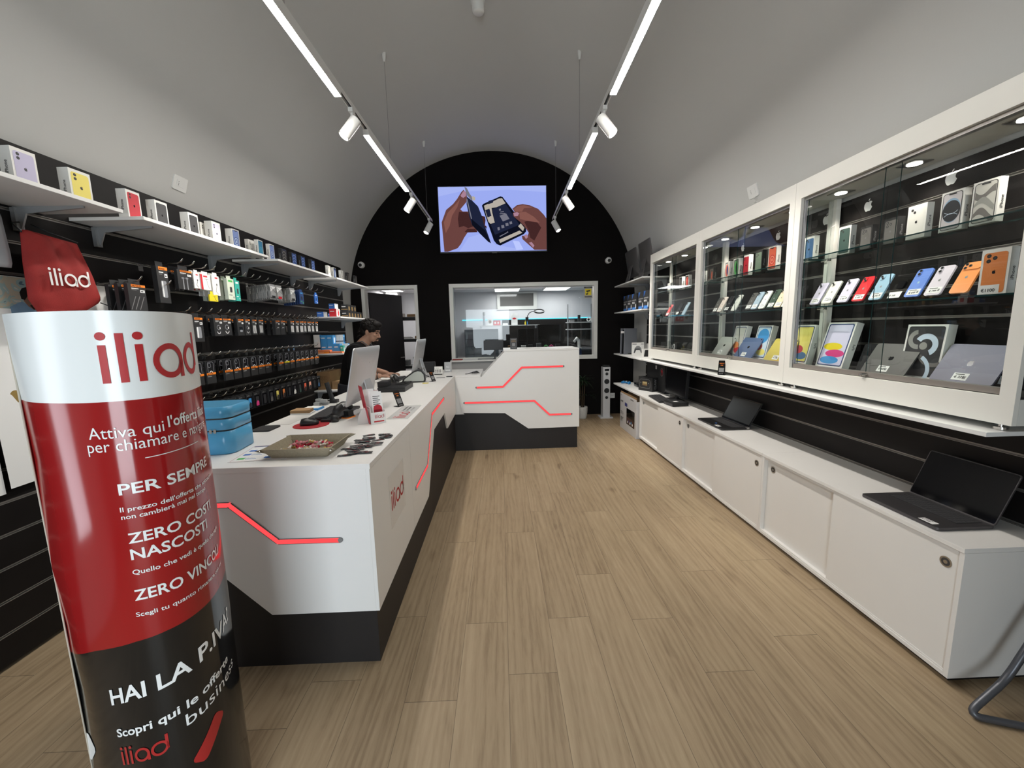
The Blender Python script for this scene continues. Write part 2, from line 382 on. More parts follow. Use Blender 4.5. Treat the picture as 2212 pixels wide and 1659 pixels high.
# frames
def casing(mb, x0, x1, z0, z1, w, y, d, bottom=True):
    mb.prism([(x0 - w, z0 - (w if bottom else 0)), (x0, z0), (x0, z1), (x0 - w, z1 + w)], y - d, y + .12, 'y')
    mb.prism([(x1 + w, z0 - (w if bottom else 0)), (x1, z0), (x1, z1), (x1 + w, z1 + w)], y - d, y + .12, 'y')
    mb.prism([(x0 - w, z1 + w), (x0, z1), (x1, z1), (x1 + w, z1 + w)], y - d, y + .12, 'y')
    if bottom: mb.prism([(x0 - w, z0 - w), (x0, z0), (x1, z0), (x1 + w, z0 - w)], y - d, y + .12, 'y')
FRAMEW = mat('white_pvc_frame', (0.72, 0.72, 0.69), 0.4, var=0.02)
win = thing('window_1', 'wide white framed internal window onto the repair lab', 'window', (0.4, YB, 1.6)); win['kind'] = 'structure'
mb = MB(); casing(mb, WX0 + .001, WX1 - .001, WZ0 + .001, WZ1 - .001, .062, YB - .001, .022); mb.build('window_frame', FRAMEW, win, world=True, bevel=.004)
mb = MB(); mb.box(WX0 + .03, WX1 - .03, YB + .045, YB + .053, WZ0 + .03, WZ1 - .03)
mb.box(WX0 + .0015, WX0 + .03, YB + .03, YB + .07, WZ0 + .0015, WZ1 - .0015); mb.build('pane', PANE, win, world=True)
dr = thing('door_1', 'white framed doorway with a dark grey door standing open into the store room', 'door', (-1.8, YB, 0)); dr['kind'] = 'structure'
mb = MB(); casing(mb, DX0 + .001, DX1 - .001, 0.001, DZ - .001, .055, YB - .001, .022, False); mb.build('door_frame', FRAMEW, dr, world=True, bevel=.004)
DOORG = mat('dark_grey_door_leaf', (0.022, 0.020, 0.022), 0.45, var=0.08)
ang = math.radians(63)
Md = frame((DX0 + .035, YB + .125, 0), (math.cos(ang), math.sin(ang), 0), (-math.sin(ang), math.cos(ang), 0))
leaf = MB().box(0, .79, 0, .04, .01, 2.15, 0, Md).build('door_leaf', DOORG, dr, world=True)
mb = MB(); mb.cyl((.73, -.001, 1.02), (.73, -.05, 1.02), .009, n=10, M=Md); mb.tube([(.73, -.05, 1.02), (.62, -.05, 1.02)], .008, M=Md); mb.build('door_handle', ALU, leaf, world=True)
for hz in (.3, 1.75, 2.0):
    MB().cyl((DX0 + .025, YB + .135, hz), (DX0 + .025, YB + .135, hz + .09), .009, n=10).build('hinge', BLACK, dr, world=True)
# ------------------------------------------------------------------ rooms behind the back wall
PX = -1.12
struct('wall_lab_back', MB().box(XL, 3.0, 9.3, 9.4, 0, 2.6), BACKROOM)
struct('wall_lab_left', MB().box(PX - .06, PX, 6.83, 9.3, 0, 2.52), BACKROOM)
struct('wall_lab_right', MB().box(2.6, 2.7, 6.82, 9.3, 0, 2.6), BACKROOM)
struct('wall_store_left', MB().box(XL - .1, XL, 6.82, 9.3, 0, 2.6), BACKROOM)
struct('ceiling_lab', MB().box(XL - .1, 2.7, 6.83, 9.4, 2.345, 2.42), BACKROOM)
struct('wall_lab_front', MB().box(XR, 2.7, 6.70, 6.82, 0, 2.6), BACKROOM)
struct('floor_lab', MB().box(XR + .1, 2.7, 6.7, 9.4, -.05, 0), FLOOR)
# ------------------------------------------------------------------ slatted black wall panelling
def slatwall(name, label, xf, xb, ya, yb, ztop, slots, sgn):
    t = thing(name, label, 'wall panel', (xf, (ya + yb) / 2, 0.02))
    mb = MB(); zs = [0.02] + slots + [ztop]
    d = .012 * sgn
    for i in range(len(zs) - 1):
        a = zs[i] + (.007 if i else 0); b_ = zs[i + 1] - (.007 if i < len(zs) - 2 else 0)
        mb.box(min(xf, xb), max(xf, xb), ya, yb, a, b_)
    mb.box(min(xf + d * 1.2, xb), max(xf + d * 1.2, xb), ya + .002, yb - .002, .03, ztop - .01)
    mb.build('panel', SLAT, t, world=True)
    for z in slots:
        m2 = MB()
        for q in (-.0068, .0048):
            m2.box(min(xf - .001 * sgn, xf + d), max(xf - .001 * sgn, xf + d), ya, yb, z + q, z + q + .002)
        m2.box(min(xf + d, xf + d * 1.15), max(xf + d, xf + d * 1.15), ya, yb, z - .006, z + .006)
        m2.build('slot_rail', RAIL, t, world=True)
    return t
SL = [.16 + .15 * k for k in range(15)]
slatwall('slatwall', 'black slatted display wall along the left side behind the counter', -2.30, -2.385, 0.75, 6.02, 2.43, SL, -1)
slatwall('slatwall', 'black slatted display wall along the right side behind the glass cabinets', 2.225, 2.258, 0.7, 6.02, 2.255, SL[:14], 1)
# ------------------------------------------------------------------ left wall: top shelves
SHW = mat('white_shelf_board', (0.80, 0.80, 0.79), 0.45, var=0.015)
def bracket_mesh(y, zt, x0=-2.30, L=.33, sgn=1):
    mb = MB(); X = lambda d: x0 + sgn * d
    mb.prism([(X(.0015), zt), (X(L), zt), (X(L), zt - .010), (X(.06), zt - .032), (X(.03), zt - .10), (X(.0015), zt - .10)], y - .004, y + .004, 'y')
    mb.box(min(X(.0015), X(.022)), max(X(.0015), X(.022)), y - .016, y + .016, zt - .11, zt - .005)
    return mb
def wall_shelf(name, label, y0, y1, zt, group, x0=-2.30, x1=-1.905, sgn=1, th=.018, br=(.13, .13)):
    t = thing(name, label, 'shelf', (x0, (y0 + y1) / 2, zt - th), group=group)
    MB().box(min(x0 + .002 * sgn, x1), max(x0 + .002 * sgn, x1), y0, y1, zt - th, zt).build('shelf_board', SHW, t, world=True, bevel=.0015)
    for y in (y0 + br[0], y1 - br[1]): bracket_mesh(y, zt - th - .0005, x0, .33, sgn).build('bracket', BRACKET, t, world=True)
    return t
for lab, a, b_ in (('white wall shelf nearest the camera carrying the lilac and yellow phone boxes', 1.0, 2.18), ('white wall shelf above the red bag, carrying the red and grey phone boxes', 2.298, 3.46),
                   ('white wall shelf with the row of four black phone boxes', 3.605, 4.70), ('white wall shelf at the far end of the left wall, next to the doorway', 4.86, 5.98)):
    wall_shelf('wall_shelf', lab, a, b_, 2.145, 'top shelves along the left wall')
# ------------------------------------------------------------------ phone cartons
def pc(name, col): return mat('cover_' + name, col, 0.5, var=0.03)
PUR = pc('lilac', (0.52, 0.49, 0.66)); YEL = pc('yellow', (0.80, 0.68, 0.16)); REDC = pc('red', (0.50, 0.02, 0.035)); BLK = pc('black', (0.03, 0.03, 0.033))
LAV = pc('lavender', (0.62, 0.60, 0.78)); GRN = pc('midnight_green', (0.045, 0.09, 0.075)); BLU = pc('blue', (0.05, 0.14, 0.30)); GRA = pc('graphite', (0.16, 0.15, 0.14))
ALPG = pc('alpine_green', (0.16, 0.22, 0.16)); WHT = pc('white', (0.78, 0.77, 0.72)); ORG = pc('orange', (0.72, 0.23, 0.06)); LBL = pc('light_blue', (0.28, 0.42, 0.58)); NAVY = pc('navy', (0.02, 0.05, 0.16))
SCR_B = pc('wall_blue', (0.16, 0.23, 0.48)); SCR_T = pc('wall_teal', (0.03, 0.18, 0.32)); TEALW = pc('teal_w', (0.10, 0.40, 0.34)); CORAL = pc('coral', (0.80, 0.14, 0.07)); PEACH = pc('peach', (0.85, 0.40, 0.28))
GREYW = pc('grey_w', (0.30, 0.30, 0.28)); LGREYW = pc('lightgrey_w', (0.55, 0.54, 0.50)); PALEB = pc('paleblue_w', (0.55, 0.66, 0.78))
FR = lambda: frame((0, 0, 0), (0, 1, 0), (0, 0, 1))     # artwork plane of a carton: u = +y, v = +z, facing +x
def carton(W, H, D, art, body=None, spine='iPhone', two=False):
    """upright phone carton, printed face towards +x, standing on z=0; art(mb, M, W, H) paints with material slots 2.."""
    mb = MB()
    mb.box(-D, 0, -W / 2, W / 2, 0, H, 0)
    M = frame((.0004, 0, 0), (0, 1, 0), (0, 0, 1)); art(mb, M, W, H)
    for s_ in (-1, 1):
        Ms = frame((-D / 2, s_ * (W / 2 + .0004), H * .30), (0, 0, 1), (s_ * 1.0, 0, 0))
        mb.text(spine, .02, Ms, 1, y=-.006, bold=.01)
    return mb
def art_back(cams=2, logo=3, inset=.09):
    def f(mb, M, W, H):
        w = W * (1 - 2 * inset); h = H * (1 - 1.3 * inset)
        mb.flat(rrect(w, h, w * .13, 4, 0, H * .5 - .004), M, 2, .0002)
        cx = -w * .5 + w * .22; cy = H * .5 + h * .5 - w * .20
        if cams == 2: P = [(cx, cy, .085), (cx, cy - w * .22, .085)]
        elif cams == 22: P = [(cx - w * .03, cy + w * .03, .085), (cx + w * .13, cy - w * .13, .085)]
        else: P = [(cx, cy, .10), (cx, cy - w * .26, .10), (cx + w * .26, cy - w * .13, .10)]
        for a, b_, r in P: mb.flat(disc(w * r, 14, a, b_), M, 3, .0005); mb.flat(disc(w * r * .5, 10, a, b_), M, 4, .0008)
        apple(mb, M, w * .22, 5, 0, H * .5, z=.0006)
    return f
def art_screen(kind):
    def f(mb, M, W, H):
        w = W * .86; h = H * .92; c = H / 2
        mb.flat(rrect(w, h, w * .14, 4, 0, c), M, 3, .0002); mb.flat(rrect(w * .93, h * .965, w * .11, 4, 0, c), M, 2, .0004)
        if kind == 'rings':
            for i, r in enumerate((.40, .30, .20, .10)): mb.annul(w * r, w * (r - .045), M, 4 if i % 2 == 0 else 5, 0, c - h * .08, .0006 + i * .0001, n=20, sy=1.25)
        elif kind == 'arcs':
            for i, q in enumerate((.26, .06, -.14, -.34)): mb.annul(w * .42, w * .33, M, 4, 0, c + h * q - w * .2, .0006, 20, 160, 12)
        elif kind == 'x':
            mb.flat(disc(w * .46, 20, -w * .02, c + h * .2, h * .25), M, 4, .0006); mb.flat(disc(w * .40, 20, w * .05, c - h * .22, h * .22), M, 5, .0007)
        elif kind == 'planet':
            mb.flat(disc(w * .46, 28, 0, c + h * .02, h * .33), M, 6, .0006); mb.flat(disc(w * .46, 28, 0, c + h * .0, h * .29), M, 4, .0008)
            mb.annul(w * .50, w * .475, M, 5, 0, c - h * .30, .0010, 45, 135, 14); mb.annul(w * .50, w * .475, M, 5, 0, c + h * .16, .0010, 225, 315, 14)
        elif kind == 'wave':
            def sw(y0, a, k, th): return [(w * (-.45 + .9 * i / 14), c + h * (y0 + a * math.sin(k * i / 14 * 6.283))) for i in range(15)] + [(w * (-.45 + .9 * i / 14), c + h * (y0 - th + a * .8 * math.sin(k * i / 14 * 6.283 + .35))) for i in range(14, -1, -1)]
            mb.flat(sw(.30, -.10, .75, .16), M, 5, .0006); mb.flat(sw(-.02, .16, .6, .12), M, 4, .0007); mb.flat(sw(-.26, .14, .7, .14), M, 5, .0008)
        elif kind == 'leaf':
            mb.flat(disc(w * .34, 16, w * .02, c + h * .02, h * .38), M, 4, .0006); mb.flat(disc(w * .18, 14, w * .10, c + h * .02, h * .30), M, 5, .0008)
        mb.flat(rrect(w * .40, h * .035, h * .016, 3, 0, c + h * .462), M, 3, .0010)
    return f
INKMIR = mat('mirror_dark_logo', (0.05, 0.05, 0.055), 0.15, 0.6)
def back_mats(c, body=WCARD, ink=INK, cam_=None): return [body, ink, c, BLACK, cam_ or DARKG, INKMIR if body is WCARD else GREYP]
LB = []   # (y0, y1, art, materials, label)
B5 = [2.145]
specs = [
 (1.829, 1.921, art_back(2), back_mats(PUR), 'white phone box showing a lilac phone, nearest box on the top left shelf'),
 (2.055, 2.154, art_back(2), back_mats(YEL), 'white phone box showing a yellow phone on the top left shelf'),
 (2.343, 2.429, art_back(2), back_mats(REDC), 'white phone box showing a red phone on the top left shelf'),
 (2.528, 2.614, art_back(2), back_mats(BLK), 'white phone box showing a black phone, just right of the red one'),
 (2.779, 2.865, art_back(2), back_mats(BLK), 'white phone box showing a black phone, between a black one and a pale lavender one'),
 (2.994, 3.079, art_back(2), back_mats(LAV), 'white phone box showing a pale lavender phone on the left shelf'),
 (3.209, 3.288, art_screen('rings'), [WCARD, INK, SCR_B, BLACK, NAVY, PALEB], 'white phone box with blue ringed wallpaper, alone beside the lavender box'),
 (3.530, 3.600, art_screen('rings'), [WCARD, INK, SCR_T, BLACK, TEALW, SKYB], 'white phone box with blue and green ringed wallpaper'),
 (3.698, 3.770, art_screen('rings'), [WCARD, INK, SCR_B, BLACK, NAVY, PALEB], 'white phone box with blue wallpaper at the start of the third shelf'),
 (3.89, 3.985, art_screen('arcs'), [BLACKM, GREYINK, BLACKM, BLACKG, GRA, GRA], 'black phone box with grey arcs, first of four black boxes'),
 (4.075, 4.17, art_screen('arcs'), [BLACKM, GREYINK, NAVY, BLACKG, SCR_B, GRA], 'black phone box with blue arcs, second of four black boxes'),
 (4.255, 4.344, art_screen('arcs'), [BLACKM, GREYINK, NAVY, BLACKG, SCR_B, GRA], 'black phone box with blue arcs, third of four black boxes'),
 (4.475, 4.565, art_screen('arcs'), [BLACKM, GREYINK, NAVY, BLACKG, SCR_B, GRA], 'black phone box with blue arcs, fourth of four black boxes'),
 (4.90, 4.975, art_back(22), back_mats(WHT), 'white phone box at the near end of the far left shelf'),
 (5.06, 5.13, art_screen('leaf'), [WCARD, INK, NAVY, BLACK, SCR_B, PALEB], 'white phone box with dark blue cover on the far left shelf'),
 (5.29, 5.365, art_back(22), back_mats(WHT), 'white phone box standing before the two black boxes near the doorway'),
 (5.50, 5.575, art_back(3), [BLACKM, GREYINK, GRA, BLACK, DARKG, GREYP], 'black phone box on the far left shelf beside the last white box'),
 (5.78, 5.86, art_back(3), [BLACKM, GREYINK, GRA, BLACK, DARKG, GREYP], 'last black phone box on the far left shelf by the doorway')]
for a, b_, art, ms, lab in specs:
    h = .158 if a < 3.4 else .146
    o = carton(b_ - a, h, .052 if a < 3.4 else .03, art).build('phone_box', ms, loc=None)
    o.location = (-2.02, (a + b_) / 2, 2.1455); o.rotation_euler = (0, 0, random.uniform(-.04, .04)); tag(o, lab, 'box', 'phone boxes on the top left shelves')
for y, lab in ((3.012, 'plain white phone box tucked behind the lavender phone box'), (3.548, 'plain white phone box tucked behind the blue and green ringed box')):
    o = carton(.08, .146, .03, art_back(2)).build('phone_box', back_mats(WHT)); o.location = (-2.085, y, 2.1455); tag(o, lab, 'box', 'phone boxes on the top left shelves')

# ------------------------------------------------------------------ wire hooks in four rows
hk = MB(); a = .004
hk.tube([(0.004, -a, 0), (.24, -a, .006), (.262, -a, .016), (.274, -a * .9, .030), (.277, 0, .034), (.274, a * .9, .030), (.262, a, .016), (.24, a, .006), (.004, a, 0)], .0021, 6)
hk.box(0.0015, .006, -.017, .017, -.038, .008)
hook0 = hk.build('display_hook', CHROME)
HOOKZ = {'A': 1.958, 'B': 1.655, 'C': 1.352, 'D': 1.052}
HROW = {
 'A': [2.69, 2.788, 2.901, 2.986, 3.096, 3.172, 3.248, 3.327, 3.432, 3.526, 3.645, 3.768, 3.879, 3.978, 4.094, 4.194, 4.37, 4.469, 4.594, 4.734],
 'B': [2.704, 2.8, 2.899, 2.997, 3.087, 3.171, 3.249, 3.336, 3.427, 3.52, 3.595, 3.684, 3.778, 3.866, 3.952, 4.04, 4.135, 4.224, 4.3, 4.388, 4.474, 4.568],
 'C': [2.731, 2.846, 2.933, 3.032, 3.132, 3.237, 3.345, 3.448, 3.548, 3.654, 3.756, 3.858, 3.96, 4.068, 4.166, 4.265, 4.371, 4.481],
 'D': [2.723, 2.834, 2.938, 3.041, 3.159, 3.256, 3.355, 3.462, 3.564, 3.661, 3.768, 3.871, 3.97, 4.076, 4.183, 4.291, 4.392, 4.494, 4.593, 4.706, 4.828]}
RN = {'A': 'top', 'B': 'second', 'C': 'third', 'D': 'lowest'}
used = False
def put_hook(y, z, lab, grp):
    global used
    if not used: o = hook0; used = True
    else: o = hook0.copy(); COL.objects.link(o)
    o.location = (-2.30, y, z); tag(o, lab, 'hook', grp); return o
for r, ys in HROW.items():
    for i, y in enumerate(ys):
        put_hook(y, HOOKZ[r], 'chrome wire hook, %s from the near end of the %s hook row' % (ORD[i], RN[r]), 'wire hooks in the %s row' % RN[r])
put_hook(2.573, 1.808, 'lone chrome wire hook just right of the red bag', 'wire hooks beside the bag')
put_hook(2.372, 1.808, 'chrome wire hook carrying the wide black pack beside the red bag', 'wire hooks beside the bag')

# ------------------------------------------------------------------ hanging packs
DKCARD = mat('charcoal_card', (0.017, 0.017, 0.018), 0.5, var=0.1); WIN = mat('pack_window_black', (0.006, 0.006, 0.008), 0.2); CASEG = mat('clear_case_grey', (0.25, 0.26, 0.28), 0.35)
PM = [DKCARD, WIN, ORANGE, WINK, CASEG, GREYINK]
def pack_accessory(w, h, d, shape='cable', tall=False):
    mb = MB(); mb.box(-d, 0, -w / 2, w / 2, -h, 0); M = frame((.0003, 0, -h), (0, 1, 0), (0, 0, 1))
    mb.box(-d * .5 - .0006, -d * .5 + .0006, -w * .32, w * .32, 0, .028)
    mb.rect(-w * .30, w * .5, h * .90, h * .985, M, 2, .0001); mb.text('NOVACE', .012, M, 1, -w * .26, h * .915, .03, w * .5, z=.0004)
    mb.rect(-w * .30, w * .10, h * .82, h * .85, M, 3, .0001); mb.rect(-w * .30, -w * .02, h * .775, h * .79, M, 5, .0001)
    if shape == 'bank':
        mb.flat(rrect(w * .48, h * .46, .008, 3, w * .02, h * .38), M, 4, .0002); mb.flat(rrect(w * .12, h * .44, .005, 3, -w * .10, h * .38), M, 3, .0004)
    elif shape == 'plugs':
        for u in (-.15, .12): mb.flat(rrect(w * .2, h * .09, .006, 3, w * u, h * .62 - abs(u) * .03), M, 4, .0002); mb.rect(w * u - .003, w * u + .005, 0.0, h * .6, M, 4, .0002)
    elif shape == 'cable':
        mb.annul(w * .2, w * .15, M, 4, 0, h * .48, .0002, 40, 300, 12); mb.annul(w * .2, w * .15, M, 3, .0, h * .25, .0002, 180, 360, 10); mb.rect(w * .1, w * .2, h * .38, h * .5, M, 3, .0003)
    elif shape == 'cord':
        for u in (-.22, .0, .22): mb.flat(rrect(w * .12, h * .52, .004, 3, w * u, h * .36), M, 3, .0002)
    elif shape == 'buds':
        for u in (-.05, .18): mb.flat(disc(w * .06, 8, w * u, h * .5), M, 3, .0002)
        mb.flat(disc(w * .06, 8, -w * .22, h * .42), M, 5, .0002)
    elif shape == 'pen':
        for u in (-.28, -.05, .2): mb.wire([(w * (u - .16), h * .05), (w * (u + .16), h * .55)], .004, M, 5, .0002)
    else:
        mb.flat(rrect(w * .5, h * .2, .005, 3, 0, h * .42), M, 1, .0002); mb.flat(rrect(w * .4, h * .12, .005, 3, w * .03, h * .28), M, 4, .0003)
    mb.rect(w * .18, w * .44, h * .70, h * .80, M, 3, .0002); mb.rect(w * .22, w * .36, h * .73, h * .76, M, 1, .0004)
    return mb
def pack_case(w, h, d, two=False, amber=False):
    mb = MB(); mb.box(-d, 0, -w / 2, w / 2, -h, 0, 0); M = frame((.0003, 0, -h), (0, 1, 0), (0, 0, 1))
    mb.rect(-w * .44, w * .44, h * .46, h * .98, M, 1, .0001)
    cw, ch = w * .62, h * .5; P = rrect(cw, ch, .012, 4, 0, h * .70)
    mb.wire(P + P[:1], .0032, M, 4, .0003)
    P = rrect(cw * .44, cw * .52, .008, 4, -cw * .20, h * .70 + ch * .22); mb.wire(P + P[:1], .0026, M, 4, .0004)
    mb.annul(cw * .30, cw * .21, M, 3, 0, h * .46, .0004, 8, 172, 14)
    mb.rect(-w * .5, w * .5, h * .385, h * .475, M, 2, .0005); mb.text('NOVACE', .012, M, 1, -w * .42, h * .40, .03, w * .6, z=.0007)
    mb.rect(-w * .42, w * .02, h * .30, h * .335, M, 5, .0003)
    return mb
def pack_photo(w, h, d):
    mb = MB(); mb.box(-d, 0, -w / 2, w / 2, -h, 0, 0); M = frame((.0003, 0, -h), (0, 1, 0), (0, 0, 1))
    mb.rect(-w * .45, w * .45, h * .03, h * .80, M, 1, .0001); mb.flat(rrect(w * .5, h * .62, .008, 3, w * .03, h * .40), M, 2, .0002)
    mb.flat([(-w * .20, h * .10), (w * .26, h * .10), (w * .26, h * .36), (w * .02, h * .46), (-w * .20, h * .28)], M, 4, .0004)
    mb.rect(-w * .4, w * .0, h * .86, h * .90, M, 3, .0002); return mb
def hang(name, mb, ms, row, ys, labs, depth, step, grp, back_lab, cat='pack', dz=-.03, x0=-2.062):
    proto = mb.build(name, ms); first = True
    for y, lab in zip(ys, labs):
        for k in range(depth):
            if first: o = proto; first = False
            else: o = proto.copy(); COL.objects.link(o)
            o.location = (x0 - k * step, y + (random.uniform(-.004, .004) if k else 0), HOOKZ[row] + dz - .002 * k)
            o.rotation_euler = (0, 0, random.uniform(-.06, .06))
            if k == 0: tag(o, lab, cat, grp)
            else: tag(o, back_lab % lab, cat, grp + ', behind the front one')
def pk(row, idx): return HROW[row][idx]
# second row: accessory boxes
grp = 'black accessory packs on the second hook row'
BR = [(0, 'cable', .100, .158), (1, 'bank', .090, .166), (3, 'cable', .086, .130), (4, 'cable', .095, .125), (6, 'plug', .078, .130), (7, 'cable', .076, .130), (8, 'cord', .072, .128), (9, 'cord', .078, .124), (12, 'buds', .084, .132), (13, 'buds', .084, .132), (15, 'cord', .082, .122), (16, 'cord', .082, .122), (17, 'cord', .080, .122), (18, 'cord', .066, .118), (19, 'cord', .080, .118), (20, 'cord', .080, .118), (21, 'cord', .086, .118)]
LOOK = {'cable': 'a coiled cable', 'bank': 'a slim power bank', 'plug': 'a charger plug', 'cord': 'white cords', 'buds': 'earbuds'}
for i, sh, w, h in BR:
    hang('accessory_pack', pack_accessory(w, h, .028, sh), PM, 'B', [pk('B', i)], ['black pack showing %s on the %s hook of the second row' % (LOOK[sh], ORD[i])], 3, .05, grp, 'further %s')
# third row: phone case packs
grp = 'black phone case packs on the third hook row'
for i in range(18):
    if i in (2, 9): continue
    hang('phone_case_pack', pack_case(.088, .160, .016), PM if i != 11 else [DKCARD, WIN, YELLOW, WINK, CASEG, GREYINK], 'C', [pk('C', i) + .02], ['black case pack with %s band on the %s hook of the third row' % ('orange' if i != 11 else 'yellow', ORD[i])], 3, .045, grp, 'further %s')
# lowest row: picture packs
grp = 'black picture packs on the lowest hook row'
COLS = [NAVY, BLK, PUR, BLK, BLU, SKYB, PINK, BLK, GRA, YEL, ORG, BLK, WHT, GRN, CORAL, PEACH, BLK, BLU]
CNAME = ['navy', 'black', 'lilac', 'black', 'dark blue', 'sky blue', 'pink', 'black', 'graphite', 'yellow', 'orange', 'black', 'white', 'dark green', 'coral', 'peach', 'black', 'blue']
for i in range(1, 18):
    c = COLS[i]; c2 = BLK if c is not BLK else GRA
    hang('picture_pack', pack_photo(.080, .128, .014), [BLACKM, WIN, c if i in (5, 9, 10, 14, 15) else BLK, GREYINK, c2 if i in (5, 9, 10, 14, 15) else c], 'D', [pk('D', i)], ['black picture pack with %s artwork on the %s hook of the lowest row' % (CNAME[i], ORD[i])], 3, .05, grp, 'further %s')
# top row: assorted packs
hang('power_bank_pack', pack_accessory(.078, .222, .03, 'bank'), PM, 'A', [2.573], ['tall black power bank pack hanging at the near end of the top row'], 1, .05, 'black accessory packs on the top row', '%s', x0=-2.07)
hang('plug_cable_pack', pack_accessory(.118, .125, .02, 'plugs'), PM, 'A', [pk('A', 0) + .05], ['wide black pack showing two cable plugs on the top row'], 3, .06, 'black accessory packs on the top row', 'further %s')
hang('pen_pack', pack_accessory(.118, .150, .02, 'pen'), PM, 'A', [2.372], ['wide black pack with orange band hanging just right of the red bag'], 3, .05, 'black accessory packs beside the red bag', 'further %s', dz=-.16)
def pack_white(w, h, d, shape):
    mb = MB(); mb.box(-d, 0, -w / 2, w / 2, -h, 0, 0); M = frame((.0003, 0, -h), (0, 1, 0), (0, 0, 1))
    mb.box(-d * .5 - .0006, -d * .5 + .0006, -w * .3, w * .3, 0, .022)
    if shape == 'red':
        mb.rect(-w * .5, -w * .3, 0, h, M, 1, .0001); mb.rect(-w * .2, w * .2, h * .84, h * .94, M, 1, .0001)
        mb.wire([(w * .1, h * .75), (w * .15, h * .4), (w * .3, h * .1)], .003, M, 2, .0002); mb.rect(-w * .1, w * .3, h * .70, h * .73, M, 2, .0001)
    elif shape == 'cable':
        mb.rect(-w * .1, w * .3, h * .86, h * .93, M, 1, .0001); mb.flat(disc(w * .1, 10, w * .1, h * .55), M, 2, .0002); mb.wire([(w * .1, h * .5), (-w * .1, h * .2), (w * .2, h * .06)], .003, M, 2, .0002)
    else:
        mb.rect(-w * .3, w * .3, h * .84, h * .93, M, 1, .0001); mb.flat(rrect(w * .34, h * .26, .006, 3, 0, h * .48), M, 2, .0002); mb.rect(-w * .35, w * .1, h * .20, h * .24, M, 3, .0001); mb.flat(disc(w * .1, 10, w * .3, h * .12), M, 3, .0001)
    return mb
hang('cable_pack', pack_white(.055, .101, .008, 'cable'), [WCARD, RED, DARKG], 'A', [2.842], ['white cable pack with a black plug, left of the red striped one'], 2, .03, 'white cable packs on the top row', 'further %s', dz=-.035)
hang('cable_pack', pack_white(.095, .104, .008, 'red'), [WCARD, RED, GREYP], 'A', [2.925], ['white cable pack with a red stripe on the top hook row'], 4, .03, 'white cable packs on the top row', 'further %s', dz=-.035)
hang('cable_pack', pack_white(.08, .138, .008, 'cable'), [WCARD, RED, GREYP], 'A', [3.025], ['long white cable pack beside the pale green boxed ones'], 4, .03, 'white cable packs on the top row', 'further %s', dz=-.03)
hang('adapter_pack', pack_white(.08, .048, .008, 'red'), [YELLOW, YELLOW, INK], 'A', [2.985], ['small yellow pack hanging below the white cable packs'], 1, .03, 'white cable packs on the top row', '%s', dz=-.166)
PALEG = mat('pale_green_card', (0.60, 0.66, 0.55), 0.55)
hang('charger_box', pack_white(.080, .158, .026, 'box'), [PALEG, GREENINK, DARKG, GREYINK], 'A', [3.185], ['pale green charger box with a green badge on the top row'], 5, .042, 'pale green charger boxes on one hook', 'further %s', dz=-.03)
hang('charger_box', pack_white(.052, .158, .026, 'box'), [TEAL, WINK, DARKG, WINK], 'A', [3.262], ['teal charger box at the right end of the boxed chargers'], 2, .04, 'teal charger boxes on one hook', 'further %s', dz=-.035)
CLEAR = mat('grey_blister', (0.34, 0.34, 0.34), 0.25, var=0.2, scale=60)
def pack_blister(w, h):
    mb = MB(); mb.box(-.003, 0, -w / 2, w / 2, -h, .018, 0); M = frame((.0003, 0, -h), (0, 1, 0), (0, 0, 1))
    mb.prism(rrect(w * .86, h * .6, .01, 3, 0, h * .42), 0, .008, 'z', 0, M)
    mb.flat([(-w * .5, h * .98), (w * .5, h * .98), (-w * .5, h * .55)], M, 1, .0086); mb.rect(-w * .3, w * .3, h * .08, h * .28, M, 2, .0086); mb.wire([(-w * .4, h * .9), (w * .4, h * .5)], .004, M, 3, .0088)
    return mb
for y, n, cc, lab in ((3.728, 13, BLACK, 'black label'), (3.835, 3, RED, 'red label'), (4.075, 8, BLACK, 'grey label')):
    hang('blister_pack', pack_blister(.092, .115), [CLEAR, WINK, cc, BLACK], 'A', [y], ['clear blister pack with %s, front of its deep stack on the top row' % lab], n, .0165, 'blister packs with %s' % lab, 'further %s', dz=-.03, x0=-2.05)
hang('ink_pack', pack_white(.075, .126, .012, 'box'), [NAVY, SKYB, BLACK, GREENINK], 'A', [4.26], ['dark blue pack right of the clear blister packs'], 8, .022, 'dark blue packs on the top row', 'further %s', dz=-.03, x0=-2.05)
hang('ink_pack', pack_white(.07, .100, .010, 'box'), [BLUEINK, PUR, NAVY, PUR], 'A', [4.594], ['violet blue pack hanging alone near the far end of the top row'], 1, .022, 'dark blue packs on the top row', '%s', dz=-.03, x0=-2.05)

